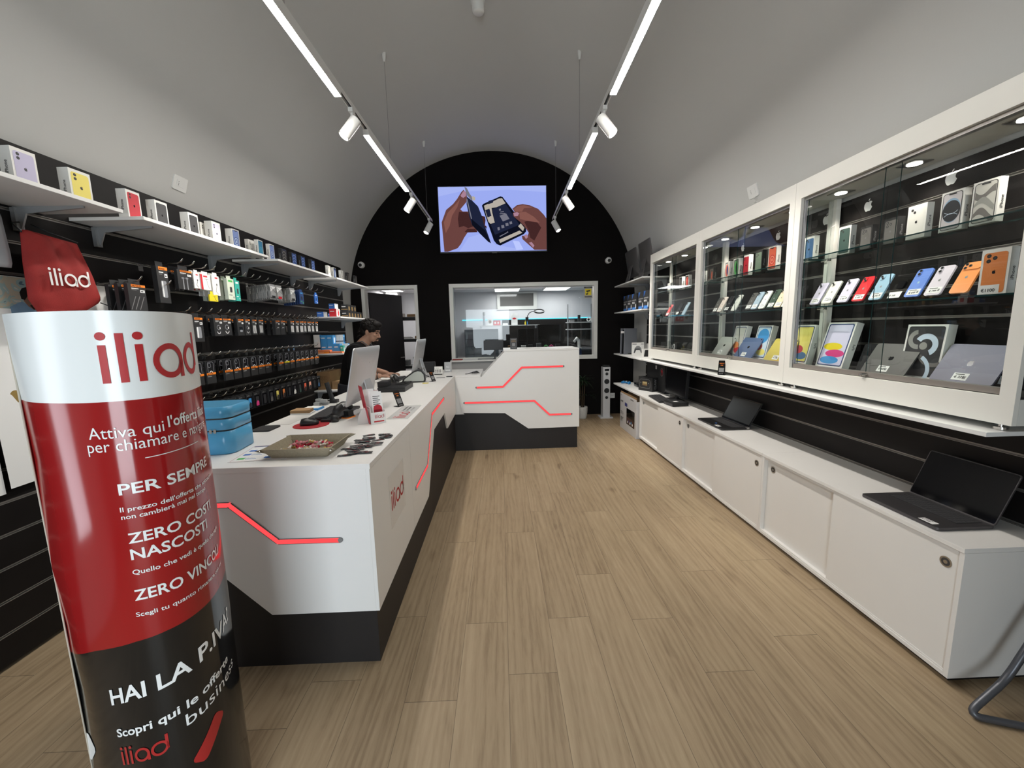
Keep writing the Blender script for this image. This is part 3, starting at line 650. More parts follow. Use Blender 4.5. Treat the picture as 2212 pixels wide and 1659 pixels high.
# ------------------------------------------------------------------ bags, posters and sheet on the left wall
REDCLOTH = mat('red_drawstring_cloth', (0.27, 0.012, 0.010), 0.75, var=0.25, scale=14, bump=.5, bscale=260)
GREYBAG = mat('grey_plastic_bag', (0.36, 0.38, 0.41), 0.22, var=0.08, scale=9, bump=.4, bscale=22)
def pillow(outline, x, d, nx=10, ny=12, wob=.006, seed=1):
    """soft bag filling the outline (y,z) with thickness d that swells to the middle"""
    rnd = random.Random(seed); zs = [p[1] for p in outline]; z0, z1 = min(zs), max(zs); n = len(outline)
    def span(z):
        c = []
        for i in range(n):
            (a, b_), (c2, d2) = outline[i], outline[(i + 1) % n]
            if (b_ - z) * (d2 - z) <= 0 and abs(d2 - b_) > 1e-9: c.append(a + (c2 - a) * (z - b_) / (d2 - b_))
        return min(c), max(c)
    vs = []; fs = []
    rows = []
    for side in (1, -1):
        for j in range(ny + 1):
            v = j / ny; z = z0 + .001 + (z1 - z0 - .002) * v; a, b_ = span(z)
            for i in range(nx + 1):
                u = i / nx; k = (math.sin(math.pi * u) ** .5) * (math.sin(math.pi * min(1, max(0, v * .92 + .06))) ** .6)
                fold = math.sin(u * 17 + v * 3) * wob * v
                vs.append((x + side * (d / 2 * k + .0015) + (fold + rnd.uniform(-.0012, .0012)) * k * 1.2, a + (b_ - a) * u, z))
    m = (nx + 1) * (ny + 1)
    for s_ in range(2):
        for j in range(ny):
            for i in range(nx):
                q = s_ * m + j * (nx + 1) + i; fs.append((q, q + 1, q + nx + 2, q + nx + 1))
    for i in range(nx):
        fs.append((i, i + 1, m + i + 1, m + i)); q = ny * (nx + 1) + i; fs.append((q, q + 1, m + q + 1, m + q))
    for j in range(ny):
        for e in (0, nx):
            q = j * (nx + 1) + e; fs.append((q, q + nx + 1, m + q + nx + 1, m + q))
    return MB().add(vs, fs, 0, True)
out = [(1.959, 1.988), (1.974, 2.004), (2.07, 1.995), (2.2, 1.997), (2.215, 1.951), (2.254, 1.838), (2.284, 1.711), (2.27, 1.69), (2.175, 1.633), (1.978, 1.615), (1.942, 1.686), (1.947, 1.852)]
bag = thing('drawstring_bag', 'red cloth drawstring bag with white lettering hanging on the left wall', 'bag', (-2.17, 2.11, 1.615))
pillow(out, -2.185, .09, 22, 22, .010).build('bag_body', REDCLOTH, bag, world=True)
Mb = frame((-2.128, 1.995, 1.755), (-.03, 1, .03), (0, -.03, 1)); mb = MB(); iliad(mb, Mb, .078, 0, 0, 0, 0.002); mb.build('printed_wordmark', WINK, bag, world=True)
mb = MB(); mb.tube([(-2.18, 1.96, 1.99), (-2.25, 1.99, 2.04), (-2.285, 2.06, 2.06)], .003); mb.tube([(-2.17, 2.195, 1.99), (-2.25, 2.14, 2.03), (-2.285, 2.10, 2.06)], .003); mb.tube([(-2.17, 2.262, 1.69), (-2.15, 2.295, 1.672), (-2.16, 2.31, 1.645)], .003)
mb.build('drawstring', BLACK, bag, world=True)
bag2 = thing('plastic_bag', 'shiny grey plastic bag at the left picture edge beside the red bag', 'bag', (-2.22, 1.68, 1.80))
pillow([(1.55, 2.08), (1.885, 2.077), (1.897, 2.05), (1.902, 1.95), (1.906, 1.888), (1.905, 1.83), (1.89, 1.807), (1.55, 1.80)], -2.185, .06, 14, 14, .008, 3).build('bag_body', GREYBAG, bag2, world=True)
MB().flat(disc(.03, 16, 1.815, 1.945, .022), frame((-2.150, 0, 0), (0, 1, 0), (0, 0, 1)), 0, 0).build('printed_patch', RED, bag2, world=True)
MB().tube([(-2.185, 1.64, 2.07), (-2.285, 1.71, 2.115), (-2.185, 1.78, 2.07)], .003).build('bag_handle', GREYBAG, bag2, world=True)
def paint_mat():
    m = bpy.data.materials.new('abstract_painting'); m.use_nodes = True; N = m.node_tree.nodes; L = m.node_tree.links; b = N['Principled BSDF']; b.inputs['Roughness'].default_value = .5
    tc = N.new('ShaderNodeTexCoord'); n = N.new('ShaderNodeTexNoise'); n.inputs['Scale'].default_value = 13; n.inputs['Detail'].default_value = 3; n.inputs['Distortion'].default_value = 1.2
    L.new(tc.outputs['Object'], n.inputs['Vector']); r = N.new('ShaderNodeValToRGB'); r.color_ramp.interpolation = 'CONSTANT'; e = r.color_ramp.elements
    e[0].position = 0; e[0].color = (.10, .16, .20, 1); e[1].position = .36; e[1].color = (.32, .43, .41, 1)
    for p, c in ((.47, (.50, .44, .33, 1)), (.56, (.36, .48, .46, 1)), (.64, (.62, .58, .48, 1)), (.72, (.30, .06, .07, 1))): k = e.new(p); k.color = c
    L.new(n.outputs['Fac'], r.inputs[0]); L.new(r.outputs[0], b.inputs['Base Color']); return m
SKIN2 = mat('printed_skin', (0.28, 0.15, 0.10), 0.5); HAIRP = mat('printed_dark_hair', (0.012, 0.010, 0.009), 0.6); SHIRT = mat('printed_blue_shirt', (0.20, 0.33, 0.46), 0.5, var=.15, scale=20)
pos = thing('wall_poster', 'poster of a bearded person in a blue shirt before an abstract painting', 'poster', (-2.285, 2.1, 1.40))
MB().box(-2.296, -2.290, 1.55, 2.434, 1.36, 1.797).build('poster_sheet', PAPER, pos, world=True)
Mp = frame((-2.2898, 0, 0), (0, 1, 0), (0, 0, 1))
MB().rect(1.56, 2.074, 1.646, 1.795, Mp, 0, .0002).build('printed_picture', paint_mat(), pos, world=True)
mb = MB(); mb.flat([(1.955, 1.40), (1.957, 1.655), (1.985, 1.672), (2.008, 1.682), (2.04, 1.66), (2.06, 1.64), (2.09, 1.55), (2.10, 1.40)], Mp, 2, .0006)
mb.flat([(2.015, 1.685), (2.03, 1.66), (2.055, 1.642), (2.066, 1.66), (2.078, 1.69), (2.085, 1.72), (2.03, 1.735), (2.018, 1.70)], Mp, 0, .0008)
mb.flat([(2.006, 1.694), (2.003, 1.725), (2.015, 1.745), (2.045, 1.757), (2.075, 1.752), (2.090, 1.735), (2.092, 1.70), (2.082, 1.69), (2.070, 1.72), (2.045, 1.725), (2.03, 1.705), (2.02, 1.69)], Mp, 1, .0010)
mb.flat([(2.05, 1.645), (2.064, 1.655), (2.072, 1.672), (2.05, 1.672), (2.036, 1.665)], Mp, 1, .0010)
mb.build('printed_person', [SKIN2, HAIRP, SHIRT], pos, world=True)
mb = MB()
for i in range(9): mb.flat(disc(.014, 8, 2.33 + .03 * (i % 3), 1.50 + .035 * (i // 3), .008), Mp, 0, .0006)
mb.build('printed_leaves', GREENINK, pos, world=True)
sh = thing('paper_notice', 'white paper notice with a gold rosette pinned low on the left wall', 'notice', (-2.27, 1.88, .82))
vs = []; fs = []
for j in range(9):
    for i in range(13):
        y = 1.812 + .60 * i / 12; z = .82 + .61 * j / 8; vs.append((-2.284 + .016 * max(0, .35 - i / 12) * (1 - j / 8) * 2, y, z))
for j in range(8):
    for i in range(12): q = j * 13 + i; fs.append((q, q + 1, q + 14, q + 13))
MB().add(vs, fs, 0, True).build('sheet', PAPER, sh, world=True)
Mn = frame((-2.2828, 0, 0), (0, 1, 0), (0, 0, 1))
GOLD = mat('gold_rosette_print', (0.30, 0.20, 0.06), 0.45, var=.25, scale=60)
mb = MB(); mb.flat(disc(.024, 18, 1.905, 1.237, .030), Mn, 0, .001); mb.flat([(1.895, 1.21), (1.912, 1.21), (1.918, 1.172), (1.896, 1.165)], Mn, 1, .0008); mb.build('rosette', [GOLD, ORANGE], sh, world=True)
mb = MB(); P = rrect(.30, .20, .03, 6, 1.992, 1.046); mb.wire(P + P[:1], .0015, Mn, 1, .0006)
mb.text('2', .09, Mn, 2, 1.885, 1.03, .03); mb.text('FIBRA', .026, Mn, 2, 1.893, 1.000, .03); mb.text('PER I CLIENTI', .010, Mn, 0, 1.888, .983); mb.text('A PARTIRE DA', .010, Mn, 0, 1.88, .967)
mb.text('nPerf. Classifica italia', .011, Mn, 0, 1.846, .905); mb.text('Barometro connessioni', .011, Mn, 0, 1.846, .893); mb.text('Fibra Outbox in offerta', .010, Mn, 0, 1.854, .868); mb.text('per utenti mobili iliad', .010, Mn, 0, 1.854, .856); mb.text('estensione e velocita', .010, Mn, 0, 1.854, .845)
mb.flat(disc(.008, 12, 1.838, .863, .009), Mn, 3, .0006)
mb.build('printed_lettering', [GREYINK, GREYP, REDINK, mat('seal_green', (.02, .16, .08), .5)], sh, world=True)
o = MB().box(-2.292, -2.288, 1.45, 1.803, .80, 1.43).build('paper_notice', PAPER); tag(o, 'plain white sheet at the far left picture edge beside the rosette notice', 'notice')

# ------------------------------------------------------------------ shelves at the far end of the left wall
wall_shelf('wall_shelf', 'white shelf with camera boxes and stacked black boxes beside the doorway', 4.87, 6.01, 1.692, 'side shelves by the doorway', br=(.10, .12))
wall_shelf('wall_shelf', 'white shelf carrying blue boxes and orange boxes beside the doorway', 4.87, 6.01, 1.252, 'side shelves by the doorway', br=(.10, .12))
wall_shelf('wall_shelf', 'white low shelf carrying brown cardboard boxes behind the computer', 4.87, 6.01, .80, 'side shelves by the doorway', br=(.10, .12))
o = MB().box(-2.298, -2.27, 4.75, 5.35, 1.508, 1.522).box(-2.296, -2.08, 4.9, 4.906, 1.508, 1.514).build('display_rail', CHROME); tag(o, 'empty chrome rail on the slats above the blue boxes', 'rail')
def sbox(name, lab, x0, x1, y0, y1, z, h, body, front, grp, band=None, cat='box'):
    mb = MB(); mb.box(x0, x1, y0, y1, z, z + h, 0)
    M = frame((x0, y0 - .0004, z), (1, 0, 0), (0, 0, 1)); w = x1 - x0
    M2 = frame((x1 + .0004, y0, z), (0, 1, 0), (0, 0, 1)); d = y1 - y0
    if front is not None:
        mb.rect(.0, w, 0, h, M, 1, 0); mb.rect(w * .1, w * .7, h * .62, h * .72, M, 2, .0004)
        mb.flat(rrect(d * .4, h * .6, min(d, h) * .12, 3, d * .55, h * .42), M2, 2 if band is None else 3, .0002); mb.rect(d * .1, d * .8, h * .80, h * .88, M2, 1, .0003)
        if band: mb.rect(0, w, h * .22, h * .32, M, 3, .0006)
    o = mb.build(name, [body, front or body, WINK, band or BLACK]); return tag(o, lab, cat, grp)
g = 'small boxes on the shelf by the doorway'
sbox('camera_box', 'blue and white box lying at the near end of the camera box shelf', -2.21, -2.13, 4.93, 5.03, 1.6925, .06, WCARD, BLUEINK, g)
sbox('camera_box', 'small blue box lying behind the red and white box', -2.16, -2.09, 5.12, 5.2, 1.6925, .05, BLUEINK, BLUEINK, g)
sbox('camera_box', 'red and white camera box with a blue box on top', -2.06, -1.975, 4.93, 5.04, 1.6925, .095, WCARD, RED, g, RED)
sbox('camera_box', 'blue and white box standing on the red and white box', -2.06, -1.99, 4.93, 5.03, 1.788, .06, WCARD, BLUEINK, g)
g = 'black boxes stacked on the shelf by the doorway'
TAN = mat('tan_print', (.35, .22, .08), .5)
for r, n in ((0, 5), (1, 3)):
    for k in range(n):
        sbox('light_bulb_box', 'black box with blue picture and tan stripe, %s from the front in the %s layer' % (ORD[k], 'lower' if r == 0 else 'upper'), -2.06, -1.975, 5.30 + .105 * k, 5.395 + .105 * k, 1.6925 + .0835 * r, .083, BLACKM, BLACKM, g, TAN)
g = 'blue boxes on the shelf beside the doorway'
for k, (x, z, c, lab) in enumerate(((-2.285, 1.367, WCARD, 'white and blue box hanging at the left above the blue boxes'),)):
    sbox('cable_box', lab, x, x + .075, 4.95, 5.0, 1.2525, .225, SKYB, WCARD, g, BLACK)
for r in range(2):
    for k in range(3 if r == 0 else 2):
        sbox('cable_box', 'blue box, %s from the left in the %s layer of the blue stack' % (ORD[k], 'lower' if r == 0 else 'upper'), -2.20 + .075 * k, -2.128 + .075 * k, 4.95, 5.03, 1.2525 + .1105 * r, .11, SKYB, SKYB, g)
    for k in range(2):
        sbox('cable_box', 'white and blue box, %s from the right in the %s layer' % (ORD[k], 'lower' if r == 0 else 'upper'), -1.975 + .0 * k - .052 * (r + k) , -1.925 - .052 * (r + k), 5.08, 5.13, 1.2525 + .1105 * r, .11, SKYB, WCARD, g, BLACK)
sbox('cable_box', 'teal box at the right end of the blue boxes', -1.97, -1.935, 4.95, 5.0, 1.2525, .09, TEAL, TEAL, g)
for k, (x0, x1, y0, z, lab) in enumerate(((-2.28, -2.08, 4.875, 1.2525, 'lower flat orange box on the blue box shelf, left one'), (-2.26, -2.07, 4.876, 1.2735, 'upper flat orange box stacked on the left one'), (-2.065, -1.925, 4.875, 1.2525, 'flat orange box at the front right of the blue box shelf'))):
    sbox('flat_box', lab, x0, x1, y0, y0 + .07, z, .0205, mat('orange_card', (.80, .24, .10), .5), ORANGE if k == 0 else None, 'orange flat boxes')
sbox('flat_box', 'flat light blue box at the far right end of the blue box shelf', -2.0, -1.91, 5.35, 5.7, 1.2525, .03, SKYB, None, 'orange flat boxes')
def cardboard(name, lab, x0, x1, y0, y1, z, h):
    mb = MB().box(x0, x1, y0, y1, z, z + h); M = frame((x0, y0 - .0004, z), (1, 0, 0), (0, 0, 1)); w = x1 - x0
    for i in range(3):
        for j in range(3): P = rrect(w * .16, h * .14, .003, 2, w * (.3 + .2 * i), h * (.3 + .18 * j)); mb.wire(P + P[:1], .0015, M, 1)
    mb.box((x0 + x1) / 2 - .02, (x0 + x1) / 2 + .02, y0, y1, z + h, z + h + .0005, 2)
    o = mb.build(name, [CARDB, mat('cardboard_print', (.12, .07, .03), .8), mat('packing_tape', (.36, .23, .11), .3)]); return tag(o, lab, 'box', 'cardboard boxes on the low shelf')
cardboard('cardboard_box', 'larger brown cardboard box with printed drawings on the low shelf', -2.285, -2.13, 4.95, 5.30, .8005, .225)
cardboard('cardboard_box', 'smaller brown cardboard box beside the larger one on the low shelf', -2.11, -1.99, 4.95, 5.12, .8005, .10)
sbox('carton', 'dark box with a green panel standing behind the cardboard boxes', -2.08, -1.98, 5.25, 5.32, .8005, .19, BLACKM, GREENINK, 'cardboard boxes on the low shelf')
# switch plates on the plaster
def plate(name, lab, M):
    t = thing(name, lab, 'switch', M.translation)
    mb = MB(); mb.prism(rrect(.125, .10, .008, 3), 0, .010, 'z', 0, M); mb.prism(rrect(.07, .045, .002, 2), .010, .012, 'z', 0, M); mb.build('plate', LAMPW, t, world=True)
    mb = MB()
    for k in (-.012, 0, .012): mb.prism(disc(.0028, 8, -.018, k), .012, .0126, 'z', 0, M)
    mb.build('switch_hole', BLACK, t, world=True)
zc = 2.615; xc = CX - math.sqrt(RV ** 2 - (zc - ZW) ** 2); n_ = Vector((CX - xc, 0, ZW - zc)).normalized(); up = Vector((0, 1, 0)).cross(n_) * -1
plate('switch_plate', 'white switch plate on the plaster above the left shelves', frame((xc, 3.17, zc), (0, 1, 0), n_.cross(Vector((0, 1, 0)))))
zc = 2.60; xc = CX + math.sqrt(RV ** 2 - (zc - ZW) ** 2); n_ = Vector((CX - xc, 0, ZW - zc)).normalized()
Mr = frame((xc, 3.47, zc), (0, -1, 0), n_.cross(Vector((0, -1, 0))))
plate('switch_plate', 'white switch plate on the plaster above the right glass cabinets', Mr)
mb = MB(); mb.tube([tuple(Mr @ Vector((0.02 + .012 * math.cos(t * 1.3), -.05 - .006 * t, .012 + .010 * math.sin(t * 1.3)))) for t in range(28)], .0022, 6)
tag(mb.build('coiled_cable', LAMPW), 'white coiled cable dropping from the right switch plate', 'cable')
# ------------------------------------------------------------------ L-shaped shop counter
ct = thing('shop_counter', 'long white counter with black angular base and red light lines', 'counter', (-1.0, 3.2, 0))
YN, YE, XF, XBk = 1.63, 4.795, -0.57, -1.45
MB().box(XBk, XF + .004, YN - .004, YE, .926, .95).build('worktop', WHITE, ct, world=True, bevel=.0015)
mb = MB(); mb.box(XBk + .01, XF - .02, YN + .02, YE - .01, .0, .92); mb.build('base', BASEBLK, ct, world=True)
mb = MB(); mb.prism([(YN, .268), (2.360, .268), (2.360, .925), (YN, .925)], XF - .016, XF, 'x')
mb.build('front_panel', PANEL, ct, world=True, bevel=.001)
mb = MB(); mb.prism([(2.3625, .268), (2.862, .264), (3.227, .686), (3.862, .692), (4.015, .495), (YE, .492), (YE, .925), (2.3625, .925)], XF - .016, XF, 'x')
mb.build('front_panel', PANEL, ct, world=True)
mb = MB(); mb.prism([(XBk, .466), (-1.237, .464), (-1.042, .268), (-.586, .268), (-.586, .925), (XBk, .925)], YN, YN + .018, 'y'); mb.build('end_panel', PANEL, ct, world=True)
def led_line(parent, poly, to3, n, w=.020, d=.010, caps=(1, 1)):
    """glowing strip in a shallow channel following poly; to3 maps (u, v, depth)"""
    M = to3
    mb = MB()
    for (a, b_), (c, e) in zip(poly[:-1], poly[1:]):
        L = math.hypot(c - a, e - b_); nx, ny = -(e - b_) / L * w / 2, (c - a) / L * w / 2
        mb.prism([(a + nx, b_ + ny), (a - nx, b_ - ny), (c - nx, e - ny), (c + nx, e + ny)], 0.0005, .004, 'z', 0, M)
    for p in poly[1:-1]: mb.prism(disc(w / 2, 12, *p), .0004, .0042, 'z', 0, M)
    o = mb.build('light_strip', LEDR, parent, world=True)
    m2 = MB()
    for (a, b_), (c, e) in zip(poly[:-1], poly[1:]):
        L = math.hypot(c - a, e - b_); nx, ny = -(e - b_) / L, (c - a) / L
        for s_ in (-1, 1):
            q0, q1 = w / 2 * s_, (w / 2 + .0022) * s_
            m2.prism([(a + nx * q0, b_ + ny * q0), (a + nx * q1, b_ + ny * q1), (c + nx * q1, e + ny * q1), (c + nx * q0, e + ny * q0)], .0003, .0052, 'z', 0, M)
    for on, p in ((caps[0], poly[0]), (caps[1], poly[-1])):
        if on: m2.prism(disc(w * .55, 12, *p), .0003, .0055, 'z', 0, M)
    m2.build('strip_channel', GREYP, o, world=True)
led_line(ct, [(2.444, .499), (2.854, .507), (3.145, .833), (3.827, .843)], frame((XF, 0, 0), (0, 1, 0), (0, 0, 1)), 1)
led_line(ct, [(-1.40, .787), (-1.167, .787), (-.98, .614), (-.715, .612)], frame((0, YN, 0), (1, 0, 0), (0, 0, 1)), 1)
# clear sticker with the red word mark
Ms = frame((XF + .0006, 0, 0), (0, 1, 0), (0, 0, 1))
CLEARV = mat('clear_vinyl_sticker', (0.74, 0.735, 0.725), 0.25)
st = MB().rect(1.885, 2.175, .515, .79, Ms, 0).build('sticker', CLEARV, ct, world=True)
mb = MB(); iliad(mb, Ms, .098, 0, 1.912, .600, .0006); mb.build('printed_wordmark', REDINK, st, world=True)
# raised block across the back
bk = thing('raised_counter_block', 'raised white counter block with two red light lines, at the far end', 'counter', (.2, 5.0, 0))
YB0 = 4.82
mb = MB(); mb.prism([(-.49, .485), (.031, .468), (.317, .266), (.951, .272), (.951, 1.228), (.045, 1.228), (-.245, .926), (-.575, .926)], YB0 - .018, YB0, 'y'); mb.build('front_panel', PANEL, bk, world=True)
mb = MB().prism([(-.60, .466), (-.47, .466), (-.49, .485), (-.575, .926), (-.60, .926)], YB0 - .006, YB0, 'y'); mb.build('filler_panel', PANEL, bk, world=True)
mb = MB().box(-.60, .930, YB0 + .002, 5.28, 0, .60); mb.build('base', BASEBLK, bk, world=True)
mb = MB().box(.932, .950, YB0 + .001, 5.28, .272, 1.228); mb.build('side_panel', PANEL, bk, world=True)
mb = MB().prism([(.045, 1.228), (-.245, .926), (-.225, .926), (.060, 1.228)], YB0 + .001, 5.26, 'y'); mb.build('sloping_cheek', PANEL, bk, world=True)
mb = MB().box(.03, .953, YB0 - .02, 5.30, 1.2285, 1.25); mb.build('raised_top', WHITE, bk, world=True, bevel=.0015)
mb = MB().box(-.575, -.255, YB0 - .02, 5.60, .9265, .948).box(-1.42, -.576, YE + .002, 5.60, .926, .948); mb.build('low_top', WHITE, bk, world=True, bevel=.0015)
MB().box(-1.42, .93, 5.0, 5.58, .0, .92).build('carcass', PANEL, bk, world=True)
Mf = frame((0, YB0 - .018, 0), (1, 0, 0), (0, 0, 1))
led_line(bk, [(-.313, .797), (.015, .799), (.248, 1.029), (.76, 1.033)], Mf, 1); led_line(bk, [(-.467, .610), (.397, .613), (.583, .434), (.856, .436)], Mf, 1)

# ------------------------------------------------------------------ tall advertising column
K = [(-1.20, 1.01), (-1.12, .965), (-1.04, .940), (-.96, .93), (-.90, .945), (-.862, .98), (-.848, 1.03), (-.853, 1.09), (-.88, 1.16), (-.92, 1.23), (-.98, 1.28), (-1.06, 1.295), (-1.14, 1.265), (-1.19, 1.19), (-1.212, 1.10)]
TP = []
for i in range(len(K) - 1):
    p1, p2, p3 = Vector(K[i]), Vector(K[i + 1]), Vector(K[(i + 2) % len(K)]); p0 = Vector(K[i - 1]) if i else 2 * p1 - p2
    for j in range(8):
        t = j / 8; TP.append(.5 * (2 * p1 + (p2 - p0) * t + (2 * p0 - 5 * p1 + 4 * p2 - p3) * t * t + (3 * p1 - p0 - 3 * p2 + p3) * t ** 3))
TP += [Vector(K[-1]), Vector(K[0])]
TS = [0.0]
for i in range(1, len(TP)): TS.append(TS[-1] + (TP[i] - TP[i - 1]).length)
def tcurve(s):
    s = max(0, min(TS[-1] - 1e-6, s))
    for i in range(len(TS) - 1):
        if TS[i + 1] >= s: break
    k = (s - TS[i]) / (TS[i + 1] - TS[i]); p = TP[i].lerp(TP[i + 1], k); d = (TP[i + 1] - TP[i]).normalized(); return p, Vector((d.y, -d.x))
RB = [(0, .650), (.02, .656), (.152, .705), (.274, .737), (.339, .746), (.384, .749), (.43, .750), (.535, .754), (1.3, .754)]
def lerp_tab(T, s):
    for (a, b_), (c, d) in zip(T[:-1], T[1:]):
        if s <= c: return b_ + (d - b_) * (s - a) / (c - a)
    return T[-1][1]
TOTW = mat('glossy_white_print', (0.80, 0.83, 0.83), 0.22, var=.01, spec=.5); TOTR = mat('glossy_red_print', (0.30, 0.011, 0.012), 0.12, var=.02, spec=.55); TOTK = mat('glossy_black_print', (0.010, 0.010, 0.010), 0.10, var=.05, spec=.55)
TOTL = mat('white_lettering_print', (0.82, 0.84, 0.84), 0.25, var=.01); TOTRL = mat('red_lettering_print', (0.42, 0.025, 0.025), 0.2, var=.01)
tot = thing('advertising_column', 'tall glossy cardboard advertising column printed white, red and black', 'advertising display', (-1.02, 1.1, 0))
ZT = 1.562
mb = MB(); S_ = sorted(set([round(x, 4) for x in TS] + [.005 * i for i in range(0, 4)])); zs = ['b', .2, .4, .55, 'k', 'e', 'r', .9, 1.05, 1.2, 'w', 'w2', 1.45, ZT]
def tz(q, s): return {'b': 0.0, 'k': lerp_tab(RB, s), 'e': lerp_tab(RB, s) + .0005, 'r': lerp_tab(RB, s) + .08, 'w': 1.352, 'w2': 1.3525}.get(q, q)
nS = len(S_); vs = []
for q in zs:
    for s_ in S_:
        p, n = tcurve(s_); z = tz(q, s_)
        # slight crease and buckle low on the left seam
        bk_ = 0.012 * math.exp(-((z - .75 - .35 * s_) / .018) ** 2) * max(0, 1 - s_ / .25); wob = .0035 * math.sin(z * 9 + s_ * 14) * max(0, 1 - s_ / .30)
        vs.append((p.x - n.x * (bk_ - wob), p.y - n.y * (bk_ - wob), z))
fs = []; mi = []
for j in range(len(zs) - 1):
    m_ = 2 if j < 4 else (1 if j < 10 else 0)
    for i in range(nS - 1): mb.add([], []); fs.append((j * nS + i, j * nS + i + 1, (j + 1) * nS + i + 1, (j + 1) * nS + i)); mi.append(m_)
mb.v = vs; mb.f = fs; mb.m = mi; mb.s = [True] * len(fs)
mb.build('printed_wrap', [TOTW, TOTR, TOTK], tot, world=True, fix=False)
mb = MB(); mb.add([(p.x, p.y, ZT - .004) for p in TP[:-1]], [tuple(range(len(TP) - 1))]); mb.build('top_cap', TOTW, tot, world=True)
mb = MB(); p, n = tcurve(0); mb.tube([(p.x - .0015, p.y - .0005, 0), (p.x - .0015, p.y - .0005, .735), (p.x - .0015, p.y - .0005, ZT)], .0022, 6); mb.build('seam_edge', mat('raw_card_edge', (.55, .50, .42), .8), tot, world=True)
def wrap(mb, o=.0012, low=False):
    """slice the flat artwork finely and bend it around the column (x = distance along the wrap, y = height)"""
    me = bpy.data.meshes.new('t'); me.from_pydata(mb.v, [], mb.f); bm = bmesh.new(); bm.from_mesh(me)
    for a, fc in zip(bm.faces, mb.m): a.material_index = fc
    x0 = min(v.co.x for v in bm.verts); x1 = max(v.co.x for v in bm.verts); x = x0 + .006
    while x < x1:
        bmesh.ops.bisect_plane(bm, geom=bm.verts[:] + bm.edges[:] + bm.faces[:], plane_co=(x, 0, 0), plane_no=(1, 0, 0), dist=1e-6); x += .006
    out = MB(); bm.verts.index_update()
    for v in bm.verts:
        p, n = tcurve(v.co.x); z = v.co.y
        if low: z += LOWF(v.co.x)
        wob = .0035 * math.sin(z * 9 + v.co.x * 14) * max(0, 1 - v.co.x / .30)
        out.v.append((p.x + n.x * (o + wob), p.y + n.y * (o + wob), z))
    for f in bm.faces: out.f.append(tuple(v.index for v in f.verts)); out.m.append(f.material_index); out.s.append(True)
    bm.free(); bpy.data.meshes.remove(me); return out
LOWF = lambda s: lerp_tab([(0, 0), (.18, .038), (.25, .060), (.34, .083), (.43, .097), (.56, .105), (1.3, .105)], s) - .105
Mz = I4
mb = MB(); iliad(mb, Mz, .112, 0, .296, 1.395, 0); wrap(mb).build('printed_wordmark', REDINK, tot, world=True, fix=False)
def tline(s, size, x, y, bold=.0, width=None, mb=None): return mb.text(s, size, Mz, 0, x, y, bold, width, 'l', 0)
mb = MB()
tline('Attiva qui', .040, .250, 1.265, 0, .143, mb); tline("l'offerta iliad", .040, .403, 1.272, .016, .180, mb); tline('per chiamare e navigare', .040, .243, 1.233, 0, .335, mb)
mb.rect(.348, .500, 1.2065, 1.2085, Mz, 0, 0)
tline('PER SEMPRE', .039, .291, 1.125, .018, .255, mb)
tline("Il prezzo dell'offerta che sottoscrivi", .0165, .288, 1.082, .012, .285, mb); tline('non cambierà mai nel tempo', .0165, .288, 1.063, .012, .218, mb)
tline('ZERO COSTI', .037, .294, 1.000, .018, .232, mb); tline('NASCOSTI', .039, .294, .957, .018, .192, mb)
tline('Quello che vedi è quello che paghi', .0175, .292, .918, .012, .27, mb)
tline('ZERO VINCOLI', .040, .288, .849, .018, .255, mb); tline('Scegli tu quanto rimanere con noi', .0165, .285, .805, .012, .27, mb)
wrap(mb).build('printed_lettering', TOTL, tot, world=True, fix=False)
mb = MB()
tline('HAI LA P.IVA?', .062, .181, .621, .020, .375, mb); tline('Scopri qui le offerte', .034, .180, .524, .022, .32, mb)
mb.text('business', .050, Mz, 0, .348, .475 - .0, .0, .19, 'l', 0)
wrap(mb, low=True).build('printed_lettering', TOTL, tot, world=True, fix=False)
mb = MB(); iliad(mb, Mz, .052, 0, .180, .437, 0); P = rrect(.042, .105, .012, 4); c, s_ = math.cos(-.75), math.sin(-.75)
mb.flat([(.397 + a * c - b_ * s_, .385 + a * s_ + b_ * c) for a, b_ in P], Mz, 0, 0)
wrap(mb, low=True).build('printed_marks', TOTRL, tot, world=True, fix=False)
mb = MB(); mb.flat([(.0, .50), (.012, .50), (.05, .468), (.05, .455), (.012, .418), (.0, .418)], Mz, 0, 0); wrap(mb, low=True).build('printed_arrow', TOTL, tot, world=True, fix=False)

# ------------------------------------------------------------------ things on the counter
Zc = .9505
BLUEBOX = mat('sky_blue_enamel', (0.085, 0.36, 0.62), 0.22, var=.02, spec=.5)
bb = thing('blue_carry_case', 'glossy sky blue box with rounded corners beside the advertising column', 'case', (-1.40, 1.90, Zc))
def layer(mb, w, d, r, z0, z1, e, mi=0):
    P0 = rrect(w, d, r, 6); n = len(P0); prof = [(e, z0), (0, z0 + e * .6), (0, z1 - e * .6), (e, z1)]; vs = []
    for i, z in prof: vs += [(a * (1 - 2 * i / w), b_ * (1 - 2 * i / d), z) for a, b_ in P0]
    fs = []
    for j in range(3): fs += [(j * n + k, j * n + (k + 1) % n, (j + 1) * n + (k + 1) % n, (j + 1) * n + k) for k in range(n)]
    mb.add(vs, fs, mi, True); mb.add(vs[:n], [tuple(range(n))[::-1]], mi); mb.add(vs[3 * n:], [tuple(range(n))], mi); return mb
W_, D_ = .27, .22
for nm, z0, z1 in (('case_base', 0, .112), ('case_middle', .1135, .168), ('case_lid', .1695, .224)): layer(MB(), W_, D_, .045, z0, z1, .007).build(nm, BLUEBOX, bb)
layer(MB(), W_ - .006, D_ - .006, .042, .10, .20, .001).build('seam_core', BLACK, bb)
mb = MB()
for x in (.0, .018): mb.box(.045 + x, .056 + x, -D_ / 2 - .003, -D_ / 2 + .004, .104, .122)
